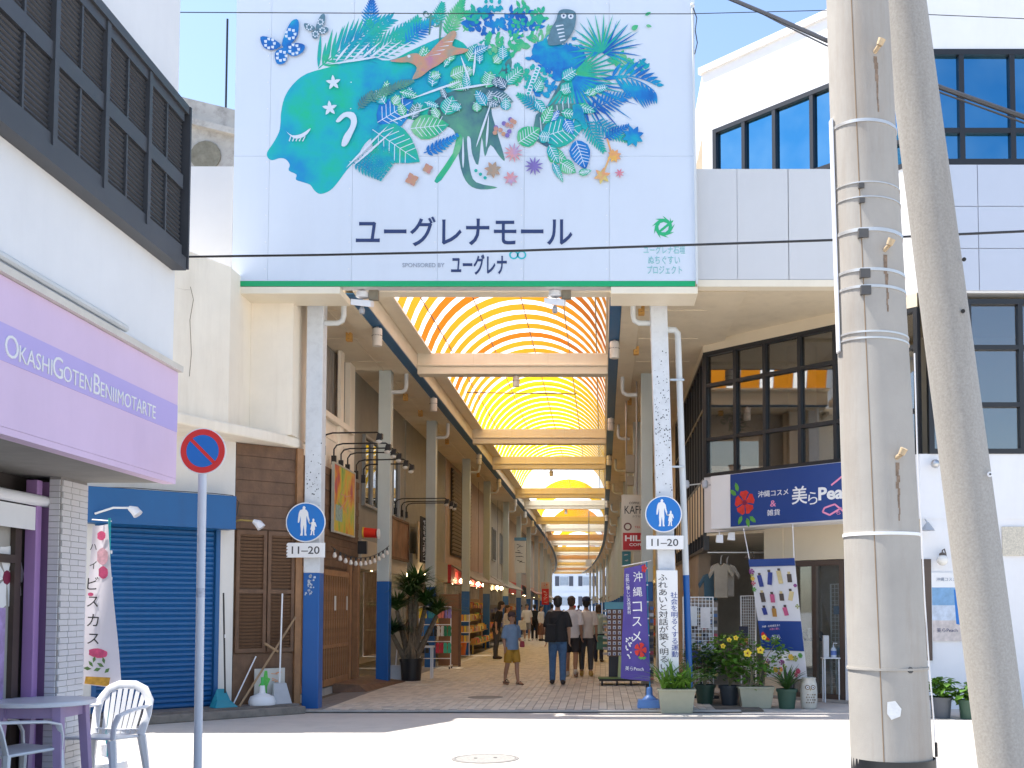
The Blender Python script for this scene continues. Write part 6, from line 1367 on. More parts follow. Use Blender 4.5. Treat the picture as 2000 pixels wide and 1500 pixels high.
# string of bulbs
sl_ = thing('string_lights', (-4.75, 19, 2.75), 'string of clear bulbs sagging from the timber shop to the second post', 'string lights')
pa_, pb2 = P(648,1068,17.6), P(760,1066,21.5); q = MB(); pts = []
for i in range(25): u = i/24; pts.append(pa_.lerp(pb2, u)-Z*(.42*4*u*(1-u)*.5))
q.tube(pts, .008, 5); obj('cable', q, black_plastic, sl_)
bulb_m = M('clear frosted bulb', (.80,.74,.66), .2, .05, 8)
for i in range(1, 24, 2):
    p_ = pts[i]; b_ = obj('bulb', MB().lathe([(.004,-.155),(.03,-.14),(.038,-.115),(.026,-.08),(.015,-.06)], p_, 10), bulb_m, sl_, smooth=True); obj('socket', MB().lathe([(.016,-.06),(.018,0)], p_, 8), black_plastic, b_)
# red fan lamp on the wall under the poster
p_ = P(712,1040,20.9); rl_ = thing('red_wall_fan', p_, 'small red and yellow round fan lamp beside the poster', 'fan'); obj('drum', MB().tube([p_, p_+Vector((.25,-.05,-.02))], [.10,.09], 16), sign_red, rl_, smooth=True); obj('rim', MB().tube([p_-Vector((.03,0,0)), p_], .11, 16), M('yellow rim', (.6,.4,.05), .5), rl_)
obj('bracket', MB().box(p_.x-.12, p_.x+.05, p_.y-.05, p_.y+.05, p_.z-.42, p_.z-.17), black_plastic, rl_); obj('pale_disc', MB().tube([p_+Vector((.27,-.06,-.03)), p_+Vector((.30,-.06,-.03))], .10, 16), white_plastic, rl_)
# wooden ramp at the door
q = MB(); g0, g1 = G(697,1338), G(775,1332); q.hexa([(-4.82,19.3,FL),(-4.25,19.5,FL),(-4.05,22.2,FL),(-4.82,22.2,FL),(-4.82,19.3,.20),(-4.4,19.5,.16),(-4.05,22.2,FL+.01),(-4.82,22.2,.18)])
obj('timber_ramp', q, wood_dark, at=(-4.5,20.5,FL), label='low dark timber ramp in front of the slatted doors', cat='ramp')

# ---------------------------------------------------------------- dracaena in black pot
c_ = G(803, 1329, FL); dc = thing('dracaena', c_, 'tall shaggy dracaena with several crowns in a black pot', 'potted plant')
round_pot(dc, c_, .20, .235, .46, M('glossy black pot', (.015,.015,.017), .35))
tr_m = M('shaggy trunk', (.17,.13,.085), .9, .4, 14, bump=.8, bscale=40); rg = random.Random(77)
tops = [(-.02,-.05,1.75,.34),(.28,.05,1.55,.3),(-.32,.05,1.45,.3),(.5,.15,1.35,.27),(-.38,-.1,.95,.24),(.12,-.1,1.95,.3)]
for (dx, dy, h, r_) in tops:
    e = c_+Vector((dx,dy,h)); obj('trunk', MB().tube([c_+Vector((dx*.12,dy*.12,.4)), c_+Vector((dx*.45,dy*.45,h*.55)), e], [.075,.06,.045], 9), tr_m, dc, smooth=True)
    q = MB(); blade_tuft(q, e, 190, r_*2.7, .020, rg, 1.35, .8, 0, 1.25); obj('crown', q, rg.choice([leaf_a, leaf_d, leaf_a]), dc)
q = MB()
for k in range(90): th = rg.uniform(0,6.28); z = rg.uniform(.45,1.3); q.strip([c_+Vector((.07*math.cos(th),.07*math.sin(th),z)), c_+Vector((.16*math.cos(th),.16*math.sin(th),z-.12)), c_+Vector((.17*math.cos(th),.17*math.sin(th),z-.32))], [.012,.012,.002])
obj('dry_leaves', q, M('dry leaf', (.24,.17,.10), .8, .3, 9), dc, kind='stuff')
p_ = G(772, 1327, FL); dp2 = thing('dustpan', p_, 'grey dustpan standing between the blue post and the dracaena', 'dustpan'); obj('pan', MB().hexa([p_+Vector(v) for v in ((-.14,-.1,0),(.14,-.1,0),(.14,.06,0),(-.14,.06,0),(-.11,.02,.30),(.11,.02,.30),(.11,.06,.30),(-.11,.06,.30))]), MATS['grey plastic pan'], dp2, bevel=.01); obj('handle', MB().tube([p_+Vector((0,.04,.29)), p_+Vector((.02,.1,.75))], .012, 8), white_plastic, dp2)
p_ = G(832, 1326, FL); wt = thing('white_stool', p_, 'small white stool between the dracaena and the sandal rack', 'stool'); obj('seat', MB().box(p_.x-.2,p_.x+.14,p_.y,p_.y+.3,FL+.66,FL+.70), white_paint, wt, bevel=.008)
for dx, dy in ((-.18,.02),(.10,.02),(-.18,.26),(.10,.26)): obj('leg', MB().tube([(p_.x+dx,p_.y+dy,FL),(p_.x+dx,p_.y+dy,FL+.66)], .016, 8), white_paint, wt)
# ---------------------------------------------------------------- sandal rack
g = G(875, 1306, FL); Yr = g.y; F = FRONT(Yr); a0_, _ = F.px(818, 1300); a1_, _ = F.px(880, 1300); zt = F.px(850, 1184)[1]
rk = thing('sandal_rack', ((a0_+a1_)/2, Yr, FL), 'white tube rack on castors hung with colourful beach sandals', 'rack')
q = MB(); q.tube([(a0_,Yr,FL+.06),(a0_,Yr,zt)], .014, 8); obj('upright', q, white_paint, rk); q = MB(); q.tube([(a1_,Yr,FL+.06),(a1_,Yr,zt)], .014, 8); obj('upright', q, white_paint, rk)
bars = [F.px(850, y)[1] for y in (1185, 1220, 1253, 1286)]
for z in bars: obj('rail', MB().tube([(a0_,Yr,z),(a1_,Yr,z)], .012, 8), white_paint, rk)
for a_ in (a0_, a1_):
    obj('foot', MB().box(a_-.02,a_+.02,Yr-.22,Yr+.22,FL+.06,FL+.09), white_paint, rk)
    for dy in (-.2,.2): obj('castor', MB().tube([(a_-.015,Yr+dy,FL+.03),(a_+.015,Yr+dy,FL+.03)], .03, 10), black_plastic, rk)
sc_cols = [('yellow',(.75,.55,.03)),('teal',(.02,.25,.30)),('coral',(.75,.20,.14)),('lilac',(.28,.20,.5)),('black',(.02,.02,.022)),('white',(.7,.68,.64)),('green',(.02,.22,.09)),('blue',(.02,.15,.4)),('crimson',(.55,.03,.06)),('mint',(.05,.45,.28))]
lay = [[(0.12,0),(.42,1),(.70,2),(.90,3)],[(.14,7),(.46,4),(.68,5),(.90,6)],[(.2,4),(.66,8),(.90,9)]]
def sole(q, F, a, b, L_, mi=0, tl=0.0, c=.03):
    pr = [(-.042,0),(-.048,.25),(-.034,.5),(-.048,.78),(-.03,.96),(0,1),(.03,.96),(.046,.78),(.034,.5),(.046,.25),(.042,0)]; q.poly(F, [(a+x+tl*y*L_, b+y*L_) for x, y in pr], c, c+.018, mi)
for r_, row in enumerate(lay):
    for u, ci in row:
        a_ = a0_+(a1_-a0_)*u; zt_ = bars[r_]-.015; nm, col = sc_cols[ci]; t = thing('beach_sandals', (a_, Yr-.03, zt_), 'pair of %s beach sandals hung on the %s rail of the white rack' % (nm, ['top','middle','bottom'][r_]), 'sandals', 'beach sandals on the rack'); cm = M('sandal '+nm, col, .5, .08, 9)
        for s in (-1, 1):
            q = MB(); sole(q, F, a_+s*.052, zt_-.27, .26); so_ = obj('sole', q, cm, t); obj('strap', MB().tube([F.p(a_+s*.052-.036, zt_-.15, .05), F.p(a_+s*.052, zt_-.06, .085), F.p(a_+s*.052+.036, zt_-.15, .05)], .007, 6), cm, so_)
g2 = G(890, 1292, FL); pn = thing('wooden_screen', (-4.35, g2.y+1, FL), 'upright brown timber panel behind the sandal rack', 'screen'); a_ = FRONT(27.3)
x0_, x1_ = a_.px(850,1200)[0], a_.px(890,1200)[0]; obj('panel', MB().box(x0_,x1_,27.9,27.96,FL+.02,a_.px(870,1160)[1]), M('tan timber panel', (.28,.13,.055), .6, .15, 3), pn); obj('edge_frame', MB().box(x1_,x1_+.05,27.86,28.0,FL,a_.px(870,1160)[1]+.02), wood_dark, pn)
# small racks with yellow packets behind it
for k, (x, y) in enumerate(((903, 1282), (893, 1288))):
    g = G(x, y, FL); t = thing('snack_rack', g, ['narrow white rack of yellow sandals and an orange bin beside the timber panel','slim lime green board leaning beside the timber panel'][k], ['rack','board'][k])
    if k == 0:
        for dz in (.45,.75,1.1): obj('shelf', MB().box(g.x-.28,g.x+.22,g.y,g.y+.3,FL+dz-.02,FL+dz), white_paint, t); q = MB(); [q.box(g.x-.26+.1*i,g.x-.18+.1*i,g.y+.02,g.y+.06,FL+dz+.001,FL+dz+.2,i%3) for i in range(5)]; obj('packets', q, [flat('pk1',(.75,.6,.1)),flat('pk2',(.6,.5,.3)),flat('pk3',(.7,.3,.05))], t, kind='stuff')
        for dx in (-.28,.2): obj('leg', MB().box(g.x+dx,g.x+dx+.02,g.y,g.y+.02,FL,FL+1.3), white_paint, t)
        obj('orange_bin', MB().hexa([g+Vector(v) for v in ((-.14,-.25,.05),(.1,-.25,.05),(.1,-.05,.05),(-.14,-.05,.05),(-.18,-.28,.43),(.14,-.28,.43),(.14,-.02,.43),(-.18,-.02,.43))]), flat('orange plastic',(.75,.18,.03)), t)
    else: obj('board', MB().hexa([g+Vector(v) for v in ((-.1,-.05,0),(.12,-.05,0),(.12,-.02,0),(-.1,-.02,0),(-.18,.1,.85),(.02,.1,.85),(.02,.13,.85),(-.18,.13,.85))]), flat('lime board',(.5,.6,.12)), t)
# hanging box signs on the left row
def box_sign(x0, x1, y0, y1, Y, body, label, lines, thick=.16, name='box_sign', frame=None):
    F = FRONT(Y); a0_, b0_ = F.px(x0, y1); a1_, b1_ = F.px(x1, y0); t = thing(name, ((a0_+a1_)/2, Y, b0_), label, 'sign'); obj('box', MB().fbox(F, a0_, a1_, b0_, b1_, -thick, 0), body, t, bevel=.01)
    for (s, u0, u1, v0, v1, mat, vert) in lines: text(s, F, a0_+(a1_-a0_)*(u0+u1)/2, b0_+(b1_-b0_)*(v0+v1)/2, .003, mat, t, width=(a1_-a0_)*(u1-u0), height=(b1_-b0_)*(v1-v0), vertical=vert)
    obj('hanger', MB().tube([F.p((a0_+a1_)/2, b1_, -.08), F.p((a0_+a1_)/2, 6.36, -.08)], .02, 6), steel, t); return t, F, a0_, a1_, b0_, b1_
t, F, a0_, a1_, b0_, b1_ = box_sign(1005, 1027, 1056, 1119, 54, M('ivory sign face', (.62,.57,.48), .5, .04, 2), 'ivory hanging sign with black brush lettering beside the left posts', [])
marks(F, a0_+.08, a1_-.06, b0_+.25*(b1_-b0_), b0_+.9*(b1_-b0_), .002, black_ink, t, 4, 8, 'brush_marks'); obj('blue_cap', MB().fbox(F, a0_-.02, a1_+.02, b1_+.0, b1_+.16, -.18, .02), flat('sign cap blue',(.12,.25,.35)), t)
t, F, a0_, a1_, b0_, b1_ = box_sign(1058, 1072, 1150, 1181, 63, flat('red hanging banner',(.6,.02,.03)), 'red hanging banner with white print over the shoppers', [], .03, 'red_banner'); marks(F, a0_+.05, a1_-.05, b0_+.05, b1_-.05, .002, white_ink, t, 4, 3)
t, F, a0_, a1_, b0_, b1_ = box_sign(1057, 1073, 1137, 1150, 63.2, flat('pale banner head',(.65,.45,.35)), 'small pale sign with red mark above the red banner', [], .03); marks(F, a0_+.05, a1_-.05, b0_+.05, b1_-.05, .002, M('poster red', (.6,.08,.05), .5), t, 1, 5)
# coffee sign on the right
t, F, a0_, a1_, b0_, b1_ = box_sign(1214, 1274, 966, 1076, 22.6, M('ivory sign face', (.62,.57,.48)), 'ivory and red coffee shop sign hanging behind the right posts', [('KAFKA', .10, .92, .66, .80, black_ink, False), ('COFFEE BAR', .25, .8, .83, .87, black_ink, False), ('カフカ', .35, .6, .595, .63, black_ink, False), ('TEL.0', .42, .72, .405, .44, M('poster red', (.6,.08,.05), .5), False)], .2)
obj('red_panel', MB().fbox(F, a0_+.03, a1_-.01, b0_+.02, b0_+(b1_-b0_)*.32, .0005, .01), flat('coffee red',(.5,.02,.025)), t); ww, hh_ = a1_-a0_, b1_-b0_
text('HILLS', F, a0_+ww*.52, b0_+hh_*.225, .013, white_ink, t, width=ww*.82, height=hh_*.105, bold=.03); text('COFFEE', F, a0_+ww*.55, b0_+hh_*.11, .013, white_ink, t, width=ww*.6, height=hh_*.05, bold=.02)
obj('round_mark', disc(F, a0_+ww*.2, b0_+hh_*.43, .085, .0005, .004, 20), M('brown mark', (.15,.05,.04), .5), t); obj('round_mark_core', disc(F, a0_+ww*.2, b0_+hh_*.43, .055, .0045, .006, 20), M('ivory sign face', (.62,.57,.48)), t)
t, F, a0_, a1_, b0_, b1_ = box_sign(1215, 1232, 1076, 1104, 24.5, flat('teal small sign',(.05,.25,.33)), 'small teal sign under the coffee shop sign', [], .06); marks(F, a0_+.05, a1_-.05, b0_+.05, b1_-.05, .002, white_ink, t, 2, 6)
# meter boxes and pipes on the right row
for (x0, x1, y0, y1, Y, c_) in ((1222,1240,888,922,24.0,(.42,.38,.30)),(1225,1238,930,948,25.0,(.40,.36,.28))):
    F = FRONT(Y); a0_, b0_ = F.px(x0,y1); a1_, b1_ = F.px(x1,y0); obj('meter_box', MB().fbox(F,a0_,a1_,b0_,b1_,-.2,0), flat('meter box',c_), ar, bevel=.01)
for x, Y in ((1.2,23.5),(1.32,25.2),(1.25,29),(1.4,31)): obj('riser_pipe', MB().tube([(x,Y,.1),(x,Y,6.3)], .045, 8), post_pale, ar)

# ---------------------------------------------------------------- right entrance goods
g = G(1203, 1338, FL); Yc = g.y; F = FRONT(Yc); a0_, _ = F.px(1186,1300); a1_, _ = F.px(1224,1300); zt = F.px(1200,1190)[1]; zb_ = F.px(1200,1282)[1]
cr_ = thing('card_rack', ((a0_+a1_)/2, Yc+.2, FL), 'revolving postcard rack with rows of white cards beside the purple banner', 'rack'); brm = M('reddish brown rack', (.16,.075,.05), .6, .15, 4)
obj('body', MB().box(a0_,a1_,Yc,Yc+.36,zb_,zt), brm, cr_); obj('stand', MB().box(a0_+.03,a1_-.03,Yc+.05,Yc+.33,FL+.16,zb_-.002), M('dark wire', (.04,.04,.045), .5), cr_)
hd = obj('header', MB().box(a0_-.05,a1_+.02,Yc-.03,Yc+.3,zt+.003,zt+.14), flat('rack header blue',(.12,.35,.45)), cr_)
cm_ = MB().hexa([(-.03,0,-.03),(.03,0,-.03),(.03,.012,-.03),(-.03,.012,-.03),(-.03,0,.035),(.03,0,.035),(.03,.012,.035),(-.03,.012,.035)]).mesh('card', flat('card white',(.62,.62,.64)))
cd = MB().hexa([(-.014,0,-.02),(.014,0,-.02),(.014,.004,-.02),(-.014,.004,-.02),(-.014,0,.008),(.014,0,.008),(.014,.004,.008),(-.014,.004,.008)]).mesh('card_motif', flat('card motif',(.08,.12,.3)))
for i in range(4):
    for j in range(9):
        m4 = Matrix.Translation((a0_+.04+i*(a1_-a0_-.08)/3, Yc-.013, zb_+.05+j*(zt-zb_-.1)/8)); o_ = inst('card', cm_, cr_, m4); ORG[o_.name] = m4.translation.copy(); c2 = bpy.data.objects.new('card_motif', cd); C.objects.link(c2); c2.parent = o_; c2.location = (0,-.005,0)
for j in range(9): obj('side_pocket', MB().box(a0_-.085,a0_-.003,Yc+.02,Yc+.3,zb_+.03+j*(zt-zb_-.08)/8,zb_+.065+j*(zt-zb_-.08)/8), flat('pocket %d' % (j%4), [(.4,.36,.34),(.3,.28,.3),(.5,.4,.2),(.42,.42,.45)][j%4], .4), cr_)
tz = FL; tr_ = thing('flat_trolley', (.35, Yc-.1, tz), 'low black platform trolley with green mat under the postcard rack', 'trolley'); x0_, x1_ = FRONT(Yc-.15).px(1170,1340)[0], FRONT(Yc-.15).px(1262,1340)[0]
obj('deck', MB().box(x0_,x1_,Yc-.2,Yc+.5,tz+.09,tz+.13), M('black steel deck', (.025,.025,.027), .5), tr_, bevel=.006); obj('green_mat', MB().box(x0_-.02,x0_+.5,Yc-.22,Yc+.2,tz+.132,tz+.155), flat('green mat',(.14,.22,.08)), tr_)
for dx in (.06,.35,.62): obj('castor', MB().tube([(x0_+dx-.02,Yc-.17,tz+.045),(x0_+dx+.02,Yc-.17,tz+.045)], .045, 10), black_plastic, tr_)
p_ = Vector((a1_-.05, Yc-.12, tz+.157)); bg_ = thing('tote_bag', p_, 'pale green tote bag standing on the trolley', 'bag'); obj('bag', MB().hexa([p_+Vector(v) for v in ((-.13,-.06,0),(.11,-.06,0),(.11,.06,0),(-.13,.06,0),(-.11,-.01,.42),(.13,-.01,.42),(.13,.01,.42),(-.11,.01,.42))]), flat('green canvas',(.38,.45,.22)), bg_, bevel=.01); obj('handle', MB().tube([p_+Vector((-.04,0,.42)), p_+Vector((.0,0,.60)), p_+Vector((.07,0,.42))], .008, 6), flat('green canvas',(.38,.45,.22)), bg_)
# white mesh panels with merchandise
wire_m = M('white wire', (.72,.72,.72), .4)
def mesh_panel(F, a0_, a1_, b0_, b1_, label, n=.07, items=()):
    t = thing('mesh_panel', F.p((a0_+a1_)/2, b0_, 0), label, 'display rack'); q = MB(); a = a0_
    while a <= a1_+.001: q.fbox(F, a-.004, a+.004, b0_, b1_, -.004, .004); a += n
    b = b0_
    while b <= b1_+.001: q.fbox(F, a0_, a1_, b-.004, b+.004, -.012, -.005); b += n
    obj('wire_grid', q, wire_m, t, kind='stuff'); obj('frame', MB().fbox(F,a0_-.02,a0_-.005,b0_-.15,b1_+.02,-.012,.012).fbox(F,a1_+.005,a1_+.02,b0_-.15,b1_+.02,-.012,.012).fbox(F,a0_-.005,a1_+.005,b1_+.005,b1_+.02,-.012,.012), wire_m, t)
    for i, (u, v, w_, h_, c_) in enumerate(items): obj('hung_item', MB().fbox(F, a0_+(a1_-a0_)*u-w_/2, a0_+(a1_-a0_)*u+w_/2, b0_+(b1_-b0_)*v-h_/2, b0_+(b1_-b0_)*v+h_/2, .01, .03+.004*i), flat('item %d %d %d' % tuple(int(k*50) for k in c_), c_, .2), t)
    return t
F = FRONT(17.6); a0_, b0_ = F.px(1336,1290); a1_, b1_ = F.px(1391,1168)
mesh_panel(F, a0_, a1_, FL+.2, b1_, 'white wire mesh panel with pale garments behind the plants', .06, ((.25,.8,.2,.32,(.6,.6,.6)),(.75,.78,.16,.34,(.62,.58,.56)),(.5,.35,.4,.2,(.10,.11,.3)),(.2,.5,.15,.15,(.5,.5,.5)),(.8,.45,.2,.14,(.6,.6,.62))))
A0, B0 = RC.px(1580, 1340); A1, B1 = RC.px(1640, 1140); mesh_panel(RC.off(-.7), A0, A1, .2, B1, 'white wire mesh panel inside the glass shop door', .07, ((.3,.75,.25,.14,(.15,.25,.4)),(.7,.55,.25,.12,(.55,.6,.62)),(.4,.35,.3,.12,(.3,.4,.5))))
A0, B0 = RC.px(1432, 1300); A1, B1 = RC.px(1458, 1165); mesh_panel(RC.off(-.25), A0, A1, .35, B1, 'grey wire mesh panel by the shop pier', .05, ((.2,.55,.18,.2,(.04,.05,.09)),(.25,.45,.16,.06,(.6,.42,.06)),(.25,.40,.16,.05,(.55,.2,.15))))
# clothes hanging inside
for k, (x, y0, y1, c_, lab) in enumerate(((1408,1100,1168,(.34,.29,.22),'beige shirt on a hanger in the dim shop front'),(1420,1102,1165,(.40,.35,.29),'pale shirt on a hanger in the dim shop front'),(1388,1120,1172,(.04,.10,.14),'dark teal dress on a hanger in the dim shop front'))):
    F = FRONT(19.4+.15*k); a_, b1_ = F.px(x, y0); b0_ = F.px(x, y1)[1]; t = thing('hanging_shirt', F.p(a_, b1_), lab, 'shirt'); w_ = .17
    obj('garment', MB().poly(F, [(a_-w_*.7,b0_),(a_+w_*.7,b0_),(a_+w_*.75,b1_-.15),(a_+w_*1.2,b1_-.28),(a_+w_*1.35,b1_-.2),(a_+w_*.8,b1_-.03),(a_+.05,b1_),(a_,b1_-.05),(a_-.05,b1_),(a_-w_*.8,b1_-.03),(a_-w_*1.35,b1_-.2),(a_-w_*1.2,b1_-.28),(a_-w_*.75,b1_-.15)], -.04, .04), flat('garment %d' % k, c_, .2), t, bevel=.015); obj('hanger', MB().tube([F.p(a_,b1_-.02), F.p(a_,b1_+.10), F.p(a_+.03,b1_+.14)], .006, 6), steel, t)
obj('clothes_rail', MB().tube([(1.9,19.45,2.55),(3.0,19.45,2.55)], .015, 8), steel, at=(2.4,19.45,2.55), label='steel clothes rail in the dim shop front', cat='rail')
for x, y in ((1405,1052),(1428,1047)):
    p_ = P(x, y, 18.6); t = thing('spot_lamp', p_, 'white square spotlight under the shop canopy', 'spotlight', 'spotlights under the shop canopy'); obj('head', MB().hexa([p_+Vector(v) for v in ((-.07,-.05,-.07),(.06,-.07,-.08),(.07,.05,-.08),(-.06,.06,-.07),(-.05,-.04,.06),(.06,-.05,.07),(.06,.05,.07),(-.05,.05,.06))]), white_plastic, t, bevel=.01); obj('stem', MB().tube([p_+Z*.06, Vector((p_.x,p_.y,2.86))], .012, 6), white_plastic, t)
p_ = RC.p(*RC.px(1478, 1090), .1); wl = thing('gooseneck_wall_lamp', p_, 'small dark swan neck lamp on the pier beside the hanging banner', 'lamp'); obj('arm', MB().tube([RC.p(*RC.px(1478,1100),0), p_+Z*.05, p_+Z*.12+RC.n*.05, p_+Z*.08+RC.n*.12], .012, 8), bm2, wl); obj('shade', MB().lathe([(.08,-.03),(.03,.04),(.015,.07)], p_+RC.n*.12+Z*.02, 12), bm2, wl)
# sanitiser stand and lectern by the shop door
g = G(1622, 1372); st_ = thing('sanitiser_stand', g, 'slim white stand with a sanitiser bottle by the shop door', 'stand'); zt = FRONT(g.y).px(1622,1284)[1]
obj('top', MB().box(g.x-.13,g.x+.17,g.y-.1,g.y+.14,zt-.02,zt), white_paint, st_, bevel=.006); 
for dx, dy in ((-.1,-.07),(.13,-.07),(-.1,.1),(.13,.1)): obj('leg', MB().box(g.x+dx-.01,g.x+dx+.01,g.y+dy-.01,g.y+dy+.01,.005,zt-.02), white_paint, st_)
sb2 = thing('sanitiser_bottle', (g.x+.06,g.y,zt), 'clear pump bottle with blue label on the slim stand', 'bottle'); obj('body', MB().lathe([(.045,.001),(.048,.02),(.048,.13),(.03,.16),(.014,.17),(.014,.19)], (g.x+.06,g.y,zt), 14), M('clear plastic', (.6,.65,.72), .2, .05, 5), sb2, smooth=True); obj('label', MB().lathe([(.0488,.04),(.0488,.11)], (g.x+.06,g.y,zt), 14), flat('blue label',(.12,.2,.5)), sb2); obj('pump', MB().tube([(g.x+.06,g.y,zt+.19),(g.x+.06,g.y,zt+.235),(g.x+.12,g.y-.01,zt+.23)], .008, 6), white_plastic, sb2)
bx_ = thing('paper_box', (g.x-.06,g.y,zt), 'tall white carton on the slim stand', 'box'); obj('carton', MB().box(g.x-.11,g.x-.02,g.y-.03,g.y+.05,zt+.001,zt+.36), flat('carton',(.62,.62,.62),.05), bx_)
g = G(1590, 1366); rs_ = thing('leaflet_stand', g, 'white pedestal with a dark leaflet tray beside the hanging banner', 'stand'); zt = FRONT(g.y).px(1590,1252)[1]; obj('column', MB().tube([(g.x,g.y,.02),(g.x,g.y,zt)], .02, 8), white_paint, rs_); obj('foot', MB().box(g.x-.15,g.x+.15,g.y-.15,g.y+.15,.005,.03), white_paint, rs_); obj('tray', MB().hexa([Vector((g.x,g.y,zt))+Vector(v) for v in ((-.17,-.12,0),(.17,-.12,0),(.17,.12,.08),(-.17,.12,.08),(-.17,-.12,.05),(.17,-.12,.05),(.17,.12,.16),(-.17,.12,.16))]), flat('dark tray',(.05,.06,.10)), rs_); obj('leaflet', MB().hexa([Vector((g.x,g.y,zt))+Vector(v) for v in ((-.1,-.10,.06),(.1,-.10,.06),(.1,-.06,.08),(-.1,-.06,.08),(-.1,-.02,.22),(.1,-.02,.22),(.1,.0,.22),(-.1,.0,.22))]), flat('leaflet',(.6,.6,.62)), rs_)
# plants seen in the upper window
p_ = RC.p(.35, 4.72, -.45); t = thing('window_plant', p_, 'small potted plant standing inside the first floor window', 'potted plant'); round_pot(t, p_-Z*.75, .08, .11, .2, flat('terracotta',(.45,.14,.07))); q = MB(); leafy(q, p_+Z*.35, .3, 160, .13, rg); q.tube([p_-Z*.6, p_+Z*.3], .012, 5, 1); obj('foliage', q, [leaf_b, stem_m], t)

# ---------------------------------------------------------------- lit lamps before the goods
for k, (x, Y) in enumerate(((-4.75,29.0),(-4.75,36.2),(-4.75,38.2),(-4.75,41),(-4.75,43),(-4.7,48),(-4.7,50),(1.5,34.5),(1.5,38),(1.5,43))):
    p_ = Vector((x, Y, 2.45)); t = thing('hanging_lamp', p_, 'small lit globe lamp hanging before the shop goods', 'lamp', 'lit globe lamps before the shops'); obj('globe', MB().ball(p_, .07, n=10, m=7), warm_bulb, t, smooth=True); obj('cord', MB().tube([p_+Z*.07, Vector((x, Y, 6.36))], .006, 5), black_plastic, t)
# racks of sunglasses and small goods behind the purple banner
for k, (x0, x1, Y, n, m_, lab) in enumerate(((.62,.82,17.3,3,12,'narrow rack of sunglasses and trinkets behind the purple banner'),(1.4,1.95,18.2,6,11,'wide rack of small packets under the corner windows'))):
    t = thing('trinket_rack', ((x0+x1)/2, Y, FL), lab, 'rack'); obj('back_panel', MB().box(x0, x1, Y+.02, Y+.05, FL+.3, FL+1.62), flat('rack board %d' % k, (.20,.16,.13), .2), t); obj('foot', MB().box(x0, x1, Y-.12, Y+.15, FL, FL+.04), black_plastic, t); obj('stem', MB().box((x0+x1)/2-.03, (x0+x1)/2+.03, Y+.02, Y+.06, FL+.04, FL+.3), black_plastic, t)
    q = MB(); cc = [(.05,.05,.06),(.4,.3,.12),(.5,.48,.46),(.35,.06,.08),(.08,.15,.3)]
    for i in range(n):
        for j in range(m_):
            a = x0+(x1-x0)*(i+.5)/n; z = FL+.36+j*(1.22/m_); q.box(a-.03, a+.03, Y-.03, Y+.018, z, z+.055, rs.randrange(5))
    obj('trinkets', q, [flat('trinket %d' % i, c, .3) for i, c in enumerate(cc)], t, kind='stuff')
